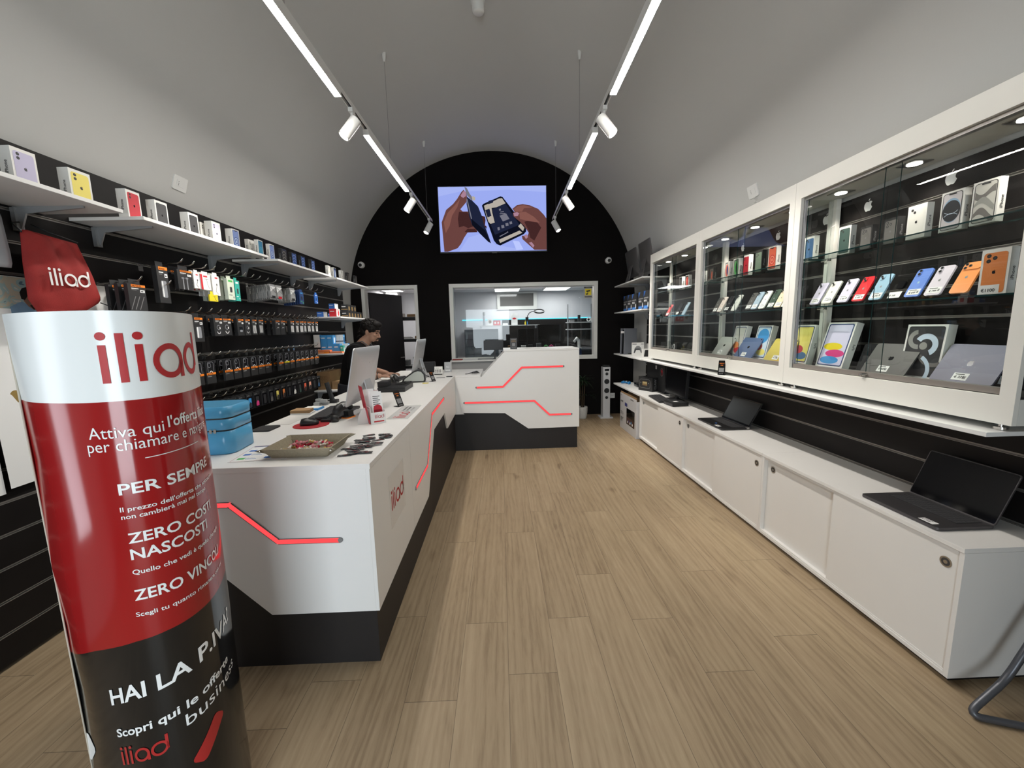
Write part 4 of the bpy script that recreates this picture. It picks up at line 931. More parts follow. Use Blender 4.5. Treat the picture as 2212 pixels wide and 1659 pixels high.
mb.build('hinge', CHROME, bb)
mb = MB()
for i in range(7):
    for j in range(5): mb.box(-.015 + .006 * i, -.0115 + .006 * i, -D_ / 2 - .0006, -D_ / 2 + .001, .065 + .007 * j, .0685 + .007 * j)
mb.build('vent_grille', NAVY, bb)
bb.location = (-1.400, 1.915, Zc); bb.rotation_euler = (0, 0, .10)
# price sheet
pl = thing('price_sheet', 'printed price sheet lying half under the blue box', 'sheet', (-1.13, 1.85, Zc))
Mq = frame((-1.20, 1.695, Zc + .0006), (.235, .035, 0), (-.05, .29, 0)); mb = MB().prism([(0, 0), (.235, 0), (.235, .255), (0, .255)], -.0004, .0004, 'z', 0, Mq); mb.build('sheet', PAPER, pl, world=True)
mb = MB(); mb.rect(.01, .16, .228, .243, Mq, 0, .0008); mb.wire([(.006, .006), (.229, .006), (.229, .249), (.006, .249), (.006, .006)], .0015, Mq, 1, .0007); mb.text('SILICON', .02, Mq, 1, .09, .205, .01)
for i in range(2):
    for j in range(3):
        mb.rect(.02 + .11 * i, .05 + .11 * i, .03 + .06 * j, .055 + .06 * j, Mq, 2 if (i + j) % 3 else 3, .0008); mb.text('7,90', .02, Mq, 0, .055 + .11 * i, .043 + .06 * j, .01); mb.rect(.055 + .11 * i, .10 + .11 * i, .03 + .06 * j, .036 + .06 * j, Mq, 2, .0008)
mb.build('printed_lettering', [NAVY, REDINK, BLUEINK, GREENINK], pl, world=True)
# felt tray with wrapped sweets
FELT = mat('beige_felt', (0.27, 0.235, 0.165), 0.9, var=.25, scale=120, bump=.4, bscale=400)
tr = thing('felt_tray', 'beige felt tray with folded corners holding wrapped sweets', 'tray', (-.90, 1.83, Zc))
bx0, bx1, by0, by1 = -.135, .105, -.085, .105; h_ = .048; fl = .028; th = .004
mb = MB(); mb.box(bx0, bx1, by0, by1, 0.0005, .004)
def wallp(a, b_, ao, bo):
    q = [Vector(a), Vector(b_), Vector(bo), Vector(ao)]; n = (q[1] - q[0]).cross(q[3] - q[0]).normalized() * th
    vs = [tuple(v) for v in q] + [tuple(v + n) for v in q]; mb.add(vs, [(0, 1, 2, 3), (7, 6, 5, 4), (0, 4, 5, 1), (1, 5, 6, 2), (2, 6, 7, 3), (3, 7, 4, 0)])
o4 = [(bx0 - fl, by0 - fl, h_), (bx1 + fl, by0 - fl, h_), (bx1 + fl, by1 + fl, h_), (bx0 - fl, by1 + fl, h_)]; i4 = [(bx0, by0, .002), (bx1, by0, .002), (bx1, by1, .002), (bx0, by1, .002)]
for k in range(4): wallp(i4[k], i4[(k + 1) % 4], o4[k], o4[(k + 1) % 4])
mb.build('tray_shell', FELT, tr)
for k, (sx, sy) in enumerate(((-1, -1), (1, -1), (1, 1), (-1, 1))):
    c = Vector(o4[k]); e = Vector(i4[k]); tip = c + Vector((sx * .026, sy * .004, -.006)); d = (Vector((sx, sy, 0))).normalized()
    q = [c, c + Vector((0, -sy * .012, -.002)), e + Vector((sx * .004, sy * .004, .016)), tip]; mb = MB(); n = Vector((0, sy * .003, 0))
    mb.add([tuple(v) for v in q] + [tuple(v + n) for v in q], [(0, 1, 2, 3), (7, 6, 5, 4), (0, 4, 5, 1), (1, 5, 6, 2), (2, 6, 7, 3), (3, 7, 4, 0)]); f_ = mb.build('corner_fold', FELT, tr)
    s_ = c + Vector((sx * .006, -.0, -.010)); mb = MB(); mb.ball(tuple(s_ + Vector((0, sy * .004, 0))), .0055, nu=10, nv=6); mb.build('snap_button', CHROME, f_)
CAND = [mat('wrapper_' + n, c, .15, var=.3, scale=150) for n, c in (('red', (.50, .03, .06)), ('gold', (.60, .42, .12)), ('clear', (.66, .60, .55)), ('pink', (.62, .25, .28)), ('violet', (.06, .03, .09)))]
CN = ['red', 'gold', 'clear', 'pink', 'dark violet']
for i in range(46):
    c = [0, 1, 2, 3, 2, 0, 3, 2, 1, 0, 2, 3][i % 12] if i % 23 else 4
    mb = MB(); mb.ball((0, 0, 0), .011, .008, .007, 8, 5); 
    for s_ in (-1, 1): mb.cyl((s_ * .009, 0, 0), (s_ * .018, 0, .001), .002, .007, 7)
    o = mb.build('wrapped_sweet', CAND[c]); u = random.random(); x = bx0 + .022 + (bx1 - bx0 - .044) * random.random(); y = by0 + .02 + (by1 - by0 - .04) * random.random()
    o.location = (-.90 + x, 1.83 + y, Zc + .0115 + (.0 if i < 26 else .013)); o.rotation_euler = (random.uniform(-.3, .3), random.uniform(-.25, .25), random.uniform(0, 6.28))
    tag(o, '%s wrapped sweet lying in the felt tray' % CN[c], 'sweet', '%s sweets in the felt tray' % CN[c])
# black sachets
sm = MB(); sm.prism([(-.030, -.011), (.030, -.011), (.030, .011), (-.030, .011)], 0, .0016); Mx = frame((0, 0, .0017), (1, 0, 0), (0, 1, 0)); sm.rect(-.004, .022, -.006, .006, Mx, 1, 0.0001); sm.text('iliad', .011, Mx, 2, -.002, -.003)
for i in range(4): sm.rect(-.028 + .005 * i, -.026 + .005 * i, -.010, .010, Mx, 3, .0001)
s0 = None
for i in range(34):
    if s0 is None: s0 = sm.build('black_sachet', [BLACKM, BLACKG, REDINK, GREYP]); o = s0
    else: o = s0.copy(); COL.objects.link(o)
    t = i / 33; x = -.745 + .12 * random.random() + .02 * t; y = 1.745 + .355 * t + random.uniform(-.015, .015)
    o.location = (x, y, Zc + .0002 + .0019 * (i % 4)); o.rotation_euler = (random.uniform(-.03, .03), random.uniform(-.03, .03), random.uniform(-.3, .5)); tag(o, 'small glossy black sachet in the scatter beside the felt tray', 'sachet', 'black sachets beside the felt tray')
# red mouse mat, mouse, keyboard
o = MB().prism(disc(.100, 40), 0, .003).build('mouse_mat', mat('red_felt_mat', (.36, .012, .02), .8, var=.12, scale=30)); o.location = (-1.155, 2.372, Zc); tag(o, 'round red mat under the black mouse', 'mat')
ms_ = thing('computer_mouse', 'black computer mouse on the round red mat', 'mouse', (-1.165, 2.372, Zc + .0032)); mb = MB(); vs = []
P = rrect(.105, .062, .028, 6); n = len(P)
for k, (q, z) in enumerate(((.92, 0), (1, .006), (.98, .018), (.82, .030), (.45, .036), (.05, .037))): mb.v += [(a * q, b_ * q, z - (.006 * (a / .05) if k > 2 else 0)) for a, b_ in P]
for k in range(5):
    for i in range(n): mb.f.append((k * n + i, k * n + (i + 1) % n, (k + 1) * n + (i + 1) % n, (k + 1) * n + i)); mb.m.append(0); mb.s.append(True)
mb.build('mouse_body', BLACK, ms_); MB().cyl((.028, -.004, .030), (.028, .004, .030), .007, n=12).build('scroll_wheel', DARKG, ms_); ms_.rotation_euler = (0, 0, .25)
def keyboard(name, lab, loc, rz, w=.44, d=.135, rest=True, bodym=BLACK):
    t = thing(name, lab, 'keyboard', loc, rz); mb = MB(); mb.prism([(-d / 2, 0), (d / 2, 0), (d / 2, .022), (-d / 2, .012)], -w / 2, w / 2, 'x' if 0 else 'y')
    mb.build('keyboard_base', bodym, t)
    rows, cols = 5, 18
    km = MB(); s_ = (w - .02) / cols; r_ = (d - .014) / rows
    for i in range(rows):
        x = -d / 2 + .007 + r_ * i; z = .012 + .010 * ((x + r_ / 2 + d / 2) / d)
        for j in range(cols):
            if i == 0 and 4 <= j <= 9: 
                if j == 4: km.box(x + .0012, x + r_ - .0012, -w / 2 + .01 + s_ * 4 + .0012, -w / 2 + .01 + s_ * 10 - .0012, z - .001, z + .006)
                continue
            km.box(x + .0012, x + r_ - .0012, -w / 2 + .01 + s_ * j + .0012, -w / 2 + .01 + s_ * (j + 1) - .0012, z - .001, z + .006)
    km.build('keys', DARKG, t); return t
keyboard('keyboard', 'black keyboard lying lengthwise beside the round red mat', (-1.185, 2.69, Zc), .06)
tag(MB().prism(rrect(.09, .46, .012, 4), 0, .016).build('wrist_rest', BLACK, loc=(-1.085, 2.66, Zc)), 'black padded wrist rest along the keyboard', 'wrist rest')
tag(MB().prism(rrect(.11, .13, .012, 3), 0, .008).build('black_pad', BLACKM, loc=(-1.385, 2.30, Zc)), 'flat black pad behind the blue box', 'pad')
tag(MB().cyl((-1.094, 2.49, Zc + .0055), (-1.095, 2.60, Zc + .0055), .005, .0045, 10).cyl((-1.0935, 2.462, Zc + .0055), (-1.094, 2.492, Zc + .0055), .001, .005, 10, 1).build('pen', [BLACK, ORANGE]), 'black pen with orange tip beside the wrist rest', 'pen')
tag(MB().box(-1.445, -1.30, 2.40, 2.68, Zc, Zc + .0012).build('grey_sheet', mat('grey_document_sheet', (.60, .59, .57), .5)), 'pale grey sheet along the back edge of the counter', 'sheet')
tag(MB().prism([(-1.445, 2.69), (-1.31, 2.685), (-1.32, 2.79), (-1.447, 2.79)], Zc, Zc + .010).build('white_box', PAPER), 'thin white box under the brown card box', 'box')
tag(MB().prism([(-1.445, 2.69), (-1.315, 2.69), (-1.33, 2.785), (-1.447, 2.785)], Zc + .0105, Zc + .030).build('card_box', CARDB), 'flat brown card box lying on the white box', 'box')
bkk = thing('blue_booklet', 'blue and white booklet behind the flat brown box', 'booklet', (-1.38, 2.88, Zc)); MB().box(-.06, .06, -.05, .05, 0, .012).build('cover', SKYB, bkk); MB().box(-.058, .05, -.03, .048, .0125, .014).build('leaflet', PAPER, bkk)
for k in range(5):
    tag(MB().box(0, .045, 0, .03, 0, .022).build('clear_case', mat('frosted_grey_plastic', (.36, .37, .37), .3), loc=(-1.44 + .05 * (k % 2), 3.02 + .035 * (k % 3), Zc + .0225 * (k // 3))), 'small frosted case stacked at the counter back edge', 'case', 'frosted cases by the desk phone')
dp = thing('desk_phone', 'black cordless phone standing in its charger at the back of the counter', 'phone', (-1.345, 3.15, Zc)); MB().prism(rrect(.08, .07, .02, 4), 0, .022).build('charger', BLACK, dp)
mb = MB(); Mh = Matrix.Rotation(math.radians(-14), 4, 'Y'); mb.prism(rrect(.026, .046, .010, 4), .012, .165, 'z', 0, Mh); mb.build('handset', BLACK, dp)
def scanner(name, lab, loc, rz):
    t = thing(name, lab, 'scanner', loc, rz); mb = MB(); mb.tube([(0, 0, .035), (.03, 0, .075), (.085, 0, .088), (.13, 0, .080), (.150, 0, .060)], .02, 12, rr=[.024, .027, .026, .023, .018]); mb.tube([(0, 0, .04), (-.006, 0, .015), (-.006, 0, .0)], .03, 12, rr=[.024, .026, .024]); mb.build('scanner_body', BLACK, t)
    MB().box(.05, .10, -.028, .028, .085, .105).build('label_plate', WCARD, t); mb = MB(); mb.prism(rrect(.075, .05, .015, 4, .12, 0), 0, .014); mb.prism([(.10, -.018), (.15, -.018), (.15, .018), (.10, .018)], .010, .045); mb.build('scanner_foot', BLACK, t)
    MB().prism(rrect(.083, .06, .015, 4, .12, 0), 0, .006).build('orange_ring', ORANGE, t); return t
scanner('barcode_scanner', 'black barcode scanner with white label and orange foot below the near computer', (-1.045, 2.455, Zc), 1.25)
# ------------------------------------------------------------------ all-in-one computers
def computer(name, lab, loc, rz, w=.53, h=.375, m=SILVER, logo=BLACKG, tilt=12, zb=.085, cable=True):
    t = thing(name, lab, 'computer', loc, rz); T = Matrix.Translation((-.02, 0, zb)) @ Matrix.Rotation(math.radians(-tilt) * -1, 4, 'Y')
    mb = MB(); P = rrect(w, h, .02, 6, 0, h / 2); n = len(P)
    for q, x in ((1, 0), (1, .006), (.97, .010), (.75, .022), (.45, .028), (.05, .030)):
        mb.v += [tuple(T @ Vector((x, a * q, h / 2 + (b_ - h / 2) * q))) for a, b_ in P]
    for k in range(5):
        for i in range(n): mb.f.append((k * n + i, k * n + (i + 1) % n, (k + 1) * n + (i + 1) % n, (k + 1) * n + i)); mb.m.append(0); mb.s.append(k > 1)
    mb.f += [tuple(range(n))[::-1], tuple(range(5 * n, 6 * n))]; mb.m += [0, 0]; mb.s += [False, False]
    mb.build('housing', m, t)
    mb = MB(); mb.prism(rrect(w - .012, h * .80, .012, 4, 0, h * .585), -.0015, 0, 'x', 0, T); mb.build('screen', BLACKG, t)
    mb = MB(); apple(mb, T @ frame((.0242, 0, h * .66), (0, 1, 0), (0, 0, 1)), .062, 0, 0, 0, 0, .004); mb.build('logo_mark', logo, t)
    mb = MB()
    for i in range(3): mb.prism(rrect(.012, .03, .003, 2, -.15 + .018 * i, h * .22), .0195, .0235, 'x', 0, T)
    mb.build('ports', BLACK, t)
    mb = MB(); pts = [(-.09, .0), (-.09, .006), (.098, .006), (.088, .02), (.034, zb + h * .45), (.026, zb + h * .45), (.082, .02), (.088, .0)]
    ws = .19
    def sheet(xa, za, xb, zb_, wa, wb, th_):
        d = Vector((xb - xa, 0, zb_ - za)).normalized(); nn = Vector((d.z, 0, -d.x)) * th_
        q = [Vector((xa, -wa / 2, za)), Vector((xa, wa / 2, za)), Vector((xb, wb / 2, zb_)), Vector((xb, -wb / 2, zb_))]
        mb.add([tuple(v) for v in q] + [tuple(v + nn) for v in q], [(0, 1, 2, 3), (7, 6, 5, 4), (0, 4, 5, 1), (1, 5, 6, 2), (2, 6, 7, 3), (3, 7, 4, 0)])
    mb.prism(rrect(.185, ws, .012, 4, .0, 0), 0, .006)
    xa, za, xb, zb2 = .092, .003, .028, zb + h * .47
    def pt(f): return xa + (xb - xa) * f, za + (zb2 - za) * f
    a0, a1, a2, a3 = pt(0), pt(.28), pt(.44), pt(1)
    sheet(*a0, *a1, ws, ws * .86, .006); sheet(*a2, *a3, ws * .78, ws * .55, .006)
    for s_ in (-1, 1):
        q0, q1 = Vector((a1[0], s_ * ws * .43, a1[1])), Vector((a2[0], s_ * ws * .39, a2[1])); q2, q3 = Vector((a2[0], s_ * ws * .13, a2[1])), Vector((a1[0], s_ * ws * .13, a1[1])); nn = Vector((.005, 0, .0018))
        mb.add([tuple(v) for v in (q0, q1, q2, q3)] + [tuple(v + nn) for v in (q0, q1, q2, q3)], [(0, 1, 2, 3), (7, 6, 5, 4), (0, 4, 5, 1), (1, 5, 6, 2), (2, 6, 7, 3), (3, 7, 4, 0)])
    mb.build('stand', m, t)
    if cable: MB().tube([tuple(T @ Vector((.022, -.06, h * .10))), tuple(T @ Vector((.055, -.06, h * .08))), (.10, -.05, .03), (.13, .0, .004), (.10, .08, .004), (.0, .15, .004)], .004, 8).build('power_cable', BLACK, t)
    return t
computer('desktop_computer', 'silver desktop computer seen from behind, the nearer one on the counter', (-.96, 2.72, Zc), 0.0)
computer('desktop_computer', 'silver desktop computer seen from behind, the farther one on the counter', (-.985, 4.70, Zc), 0.0)
# leaflet holder
RT = mat('red_card', (.42, .02, .035), .45)
lh = thing('leaflet_holder', 'white and red card holder full of leaflets in front of the near computer', 'leaflet holder', (-.785, 2.40, Zc))
T = Matrix.Translation((0, 0, 0)) @ Matrix.Rotation(math.radians(-14), 4, 'X')
mb = MB(); mb.prism([(-.08, 0), (-.01, 0), (-.01, .085), (-.03, .10), (-.055, .09), (-.075, .05)], -.002, 0, 'y', 0, frame((-.02, -.01, 0), (1, 0, 0), (0, 1, 0)))
mb.box(-.03, .055, -.05, -.047, 0, .07); mb.box(-.03, .055, -.047, .06, 0, .003); mb.box(-.032, -.03, -.05, .065, 0, .10); mb.box(.053, .055, -.05, .06, 0, .08); mb.build('holder', WCARD, lh)
mb = MB(); mb.prism(rrect(.004, .235, .0015, 2, 0, .118), -.045, .03, 'x' if 0 else 'y', 0, Matrix.Translation((-.036, 0, 0)) @ Matrix.Rotation(math.radians(-9), 4, 'Y')); mb.box(-.034, .05, .028, .031, .0, .2, 0, T); mb.build('back_card', RT, lh)
for k, (dx, hgt, yy) in enumerate(((-.012, .205, .012), (.012, .19, -.008), (.022, .18, -.026))):
    mb = MB(); M = T @ frame((dx - .03, yy, .004), (1, 0, 0), (0, 0, 1)); mb.prism([(0, 0), (.062, 0), (.062, hgt), (0, hgt)], -.001, .001, 'z', 0, M)
    if k == 2:
        M3 = T @ frame((dx - .03, yy - .0014, .004), (1, 0, 0), (0, 0, 1))
        for r in range(7): mb.rect(.008, .05 - .01 * (r % 2), hgt - .03 - .012 * r, hgt - .026 - .012 * r, M3, 1, .0002)
        mb.flat(disc(.026, 16, .031, .075), M3, 2, .0003); mb.rect(.005, .057, .0, .07, M3, 2, .0003); mb.rect(.012, .05, .04, .048, M3, 0, .0006)
    mb.build('leaflet', [PAPER, INK, RT], lh)
mb = MB(); M3 = frame((0, -.0505, 0), (1, 0, 0), (0, 0, 1)); iliad(mb, M3, .022, 0, -.008, .034, .0004); mb.rect(-.015, .045, .010, .018, M3, 0, .0004); mb.build('printed_wordmark', REDINK, lh)
lh.rotation_euler = (0, 0, .55)
# flat clear leaflet with word mark
fl_ = thing('counter_leaflet', 'clear counter sign with red lettering lying flat near the front edge', 'leaflet', (-.67, 2.69, Zc)); Mq = frame((-.735, 2.476, Zc + .0005), (0, 1, 0), (-1, 0, 0)) @ Matrix.Translation((0, -.135, 0))
MB().box(-.735, -.600, 2.47, 2.925, Zc, Zc + .0012).build('sheet', mat('grey_clear_sheet', (.62, .62, .61), .25), fl_, world=True)
Mq = frame((-.61, 2.49, Zc + .0014), (0, 1, 0), (-1, 0, 0)); mb = MB(); iliad(mb, Mq, .075, 0, .01, .015, .0003)
for r, s_ in enumerate(('Scopri offerte', 'per il mobile', 'e la casa')): mb.text(s_, .026, Mq, 1, .24, .075 - .028 * r, .008, .15 - .02 * r, z=.0003)
mb.build('printed_lettering', [REDINK, INK], fl_, world=True)
def sign_stand(lab, loc, rz, tilt=-25):
    t = thing('review_stand', lab, 'sign', loc, rz); Tm = Matrix.Rotation(math.radians(tilt), 4, 'X'); mb = MB(); mb.prism(rrect(.055, .125, .004, 3, 0, .064), -.0015, .0015, 'y', 0, Tm); mb.build('sign_plate', BLACKG, t)
    M = Tm @ frame((0, -.0017, 0), (1, 0, 0), (0, 0, 1)); mb = MB(); mb.rect(-.02, .02, .025, .062, M, 0, .0002); mb.text('REVIEW US', .009, M, 1, 0, .098, .01, .036, 'c'); mb.text('HERE', .009, M, 1, 0, .082, .01, .02, 'c')
    for k in range(3): mb.flat(disc(.004, 8, -.012 + .012 * k, .012), M, 0, .0003)
    mb.build('printed_marks', [GREYP, ORANGE], t); MB().box(-.0275, .0275, -.001, .05, 0, .002).build('foot', BLACK, t); return t
sign_stand('slim black sign stand beside the near computer on the counter', (-.745, 2.895, Zc), .95)
sign_stand('slim black sign stand beside the label printer on the counter', (-.735, 4.30, Zc), .95)
# black laptops with charger in a pile
lp = None
for k in range(2): tag(MB().prism(rrect(.25, .36, .015, 4), 0, .021).build('closed_laptop', BLACK, loc=(-1.01, 3.78, Zc + .0215 * k)), 'closed black laptop, %s of the pile on the counter' % ('bottom' if k == 0 else 'top'), 'laptop', 'closed laptops in the pile')
tag(MB().prism(rrect(.09, .15, .008, 3), 0, .045).build('black_box', BLACKM, loc=(-1.10, 3.72, Zc + .0435)), 'small black box on the pile of laptops', 'box')
tag(MB().tube([(-.99 + .05 * math.cos(t * .7) + .004 * t, 3.80 + .05 * math.sin(t * .7) + .002 * t, Zc + .0475 + .0007 * t) for t in range(26)], .0035, 6).build('charger_cable', BLACK), 'coiled black charger cable on the pile of laptops', 'cable')
# label printer
lpn = thing('label_printer', 'black rounded label printer with a pale grey side, before the far computer', 'printer', (-.94, 4.24, Zc)); prof = [(-.12, 0), (.115, 0), (.125, .02), (.12, .085), (.09, .125), (.05, .135), (0, .118), (-.06, .075), (-.115, .035), (-.125, .012)]
mb = MB(); mb.prism(prof, 0, .13, 'y'); mb.build('printer_body', BLACK, lpn, bevel=.01); q = [(a * .84 + .004, (b_ - .06) * .80 + .062) for a, b_ in prof]; MB().prism(q, -.004, .0, 'y').build('side_cover', mat('pale_grey_cover', (.42, .45, .42), .35), lpn, bevel=.002); lpn.rotation_euler = (0, 0, .15)
scanner('barcode_scanner', 'black barcode scanner standing between the laptop pile and the label printer', (-1.07, 4.06, Zc), 2.2)
keyboard('keyboard', 'black keyboard under the hands of the person behind the counter', (-1.195, 4.50, Zc), .0, .40)
tag(MB().box(-.03, .03, -.02, .02, 0, .004).build('sticky_notes', YELLOW, loc=(-.80, 4.16, Zc)), 'small pad of yellow sticky notes on the counter', 'notes')
cal = thing('card_display', 'small white card display with rows of icons near the far computer', 'sign', (-.79, 4.99, .9485)); MB().prism([(-.03, 0), (.03, 0), (.012, .10), (.006, .10)], -.05, .05, 'x').build('card', WCARD, cal)
mb = MB(); M = frame((0, -.0302, 0), (1, 0, 0), (0, .18, 1)); 
for i in range(4):
    for j in range(2): mb.rect(-.036 + .02 * i, -.024 + .02 * i, .03 + .022 * j, .042 + .022 * j, M, 0, .001)
mb.rect(-.05, .05, .0, .012, M, 0, .001); mb.text('REGALI', .012, M, 0, -.03, .08, z=.001); mb.build('printed_icons', INK, cal)
gs = thing('price_card', 'grey leaning price card behind the white card display', 'sign', (-.705, 5.24, .9485)); MB().prism([(-.02, 0), (.02, 0), (.012, .135), (.006, .135)], -.045, .045, 'x').build('card', mat('grey_card', (.40, .41, .42), .5), gs); mb = MB(); M = frame((0, -.0205, 0), (1, 0, 0), (0, .06, 1)); mb.text('5G', .035, M, 0, 0, .06, .01, .04, 'c', .002); mb.rect(-.03, .03, .02, .035, M, 0, .002); mb.build('printed_lettering', WINK, gs)
tag(MB().prism(rrect(.16, .12, .02, 4), 0, .14).build('till_device', BLACK, loc=(-.96, 5.30, .9485), bevel=.01), 'dark till device behind the far computer', 'device')
tag(MB().box(-.05, .05, -.03, .03, 0, .0015).build('card_pile', GREYP, loc=(-.71, 4.62, Zc)), 'grey card lying near the far sign stand', 'card')
tag(MB().prism(rrect(.07, .05, .006, 3), 0, .006).build('black_tile', BLACK, loc=(-.62, 4.70, Zc)), 'black flat tile near the counter corner', 'tile')
tag(MB().tube([(-.33 + .05 * math.cos(t * .6) * (1 - t / 60), 5.02 + .07 * math.sin(t * .6), .952 + .0008 * t) for t in range(24)] + [(-.42, 4.95, .953), (-.45, 4.93, .953)], .004, 6).build('charger_cable', BLACK), 'tangled black cable on the low part of the far block', 'cable')
# ------------------------------------------------------------------ person behind the counter
SKIN = mat('skin', (0.36, 0.20, 0.135), 0.55, var=.06, scale=12); HAIR = mat('black_hair', (0.006, 0.0045, 0.004), 0.6, spec=.2, var=.4, scale=90, bump=.9, bscale=160, stretch=(1, 1, .3)); TEE = mat('black_tee_cloth', (0.006, 0.006, 0.0065), 0.9, spec=.15, var=.2, scale=30); JEAN = mat('dark_trousers_cloth', (0.02, 0.022, 0.03), 0.85)
per = thing('person', 'person with dark hair, beard and black t-shirt typing behind the counter', 'person', (-1.78, 4.45, 0))
PY = 4.45
def limb(mb, pts, rr, n=14, mi=0): mb.tube(pts, .01, n, mi, rr=rr)
hd = Matrix.Translation((-1.425, PY, 1.495)) @ Matrix.Rotation(math.radians(-8), 4, 'Z') @ Matrix.Rotation(math.radians(16), 4, 'Y')
b = MB()
b.ball((-.012, 0, .032), .098, .076, .092, 20, 14, 0, hd); b.ball((.020, 0, -.030), .070, .058, .082, 18, 12, 0, hd); b.ball((.050, 0, -.088), .030, .030, .024, 12, 8, 0, hd)
b.ball((.072, 0, .032), .020, .050, .020, 12, 8, 0, hd); b.ball((.058, 0, -.052), .032, .034, .030, 12, 8, 0, hd); b.ball((.064, .034, -.014), .020, .018, .018, 10, 8, 0, hd); b.ball((.064, -.034, -.014), .020, .018, .018, 10, 8, 0, hd)
b.tube([(.080, 0, .022), (.098, 0, -.004), (.110, 0, -.026), (.092, 0, -.034)], .01, 10, 0, False, hd, [.008, .010, .0125, .010]); b.ball((.094, 0, -.058), .009, .020, .006, 10, 6, 0, hd); b.ball((.092, 0, -.070), .009, .018, .007, 10, 6, 0, hd)
for s_ in (-1, 1):
    b.ball((.088, s_ * .012, -.030), .010, .008, .007, 8, 6, 0, hd); b.ball((-.012, s_ * .078, .0), .017, .010, .030, 10, 8, 0, hd); b.ball((-.006, s_ * .076, -.026), .010, .008, .012, 8, 6, 0, hd)
limb(b, [(-1.56, PY, 1.30), (-1.52, PY, 1.37), (-1.48, PY, 1.42), (-1.45, PY, 1.465)], [.085, .066, .058, .060], 16)
limb(b, [(-1.66, PY, .88), (-1.64, PY, 1.02), (-1.60, PY, 1.18), (-1.555, PY, 1.30), (-1.53, PY, 1.35)], [.14, .122, .135, .12, .07], 18)
HAND = []
for s_, el, wr in ((-1, (-1.56, PY - .24, 1.06), (-1.315, PY - .11, 1.020)), (1, (-1.55, PY + .25, 1.06), (-1.305, PY + .12, 1.022))):
    sh_ = (-1.54, PY + s_ * .175, 1.305); w = Vector(wr); e = Vector(el); d = (w - e).normalized()
    limb(b, [(-1.55, PY + s_ * .07, 1.31), sh_, (-1.555, PY + s_ * .21, 1.20), el], [.075, .066, .052, .042])
    limb(b, [el, tuple(e.lerp(w, .35)), tuple(e.lerp(w, .75)), wr], [.042, .043, .034, .027])
    d = Vector((1, -s_ * .22, -.10)).normalized(); side = Vector((d.y, -d.x, 0)).normalized() * -s_; up = Vector((0, 0, 1))
    pc_ = w + d * .045; M = frame(tuple(pc_), tuple(d), tuple(side))
    b.ball((0, 0, 0), .055, .040, .017, 14, 10, 0, M)
    for k, (o_, L) in enumerate(((-.028, .062), (-.0095, .072), (.0095, .068), (.028, .054))):
        p0 = Vector((.035, o_, .002)); p1 = p0 + Vector((L * .45, o_ * .18, .008)); p2 = p1 + Vector((L * .32, o_ * .08, -.010)); p3 = p2 + Vector((L * .16, 0, -.014))
        b.tube([tuple(p0), tuple(p1), tuple(p2), tuple(p3)], .008, 10, 0, False, M, [.0092, .0088, .0080, .0068])
    b.tube([(-.02, -.030, -.004), (.012, -.052, -.008), (.040, -.060, -.014), (.056, -.056, -.018)], .009, 10, 0, False, M, [.012, .0115, .0098, .0080])
for s_ in (-1, 1): limb(b, [(-1.68, PY + s_ * .085, .92), (-1.72, PY + s_ * .10, .70), (-1.76, PY + s_ * .105, .48), (-1.80, PY + s_ * .11, .28), (-1.82, PY + s_ * .115, .08)], [.095, .082, .060, .055, .042]); b.ball((-1.77, PY + s_ * .12, .045), .125, .045, .04, 12, 8)
body = b.build('body', SKIN, per, world=True, fix=True)
r = body.modifiers.new('remesh', 'REMESH'); r.mode = 'VOXEL'; r.voxel_size = .0045; r.use_smooth_shade = True
sm_ = body.modifiers.new('smooth', 'SMOOTH'); sm_.factor = .5; sm_.iterations = 4
# clothing
c = MB(); limb(c, [(-1.67, PY, .84), (-1.66, PY, .90), (-1.64, PY, 1.02), (-1.60, PY, 1.18), (-1.56, PY, 1.30), (-1.535, PY, 1.345)], [.155, .154, .142, .155, .140, .095], 20)
for s_, el in ((-1, (-1.56, PY - .235, 1.10)), (1, (-1.55, PY + .245, 1.10))):
    limb(c, [(-1.55, PY + s_ * .05, 1.305), (-1.54, PY + s_ * .175, 1.308), (-1.555, PY + s_ * .213, 1.20), el], [.092, .078, .070, .066])
sh = c.build('t_shirt', TEE, per, world=True); r = sh.modifiers.new('remesh', 'REMESH'); r.mode = 'VOXEL'; r.voxel_size = .008; r.use_smooth_shade = True; q = sh.modifiers.new('smooth', 'SMOOTH'); q.factor = .5; q.iterations = 3
c = MB()
for s_ in (-1, 1): limb(c, [(-1.68, PY + s_ * .075, .93), (-1.715, PY + s_ * .095, .72), (-1.76, PY + s_ * .105, .48), (-1.815, PY + s_ * .11, .20), (-1.82, PY + s_ * .113, .06)], [.115, .100, .080, .072, .068], 16)
sh = c.build('trousers', JEAN, per, world=True); r = sh.modifiers.new('remesh', 'REMESH'); r.mode = 'VOXEL'; r.voxel_size = .01; r.use_smooth_shade = True
for s_ in (-1, 1): MB().ball((-1.765, PY + s_ * .12, .052), .140, .054, .052, 14, 10).build('shoe', BLACK, per, world=True)
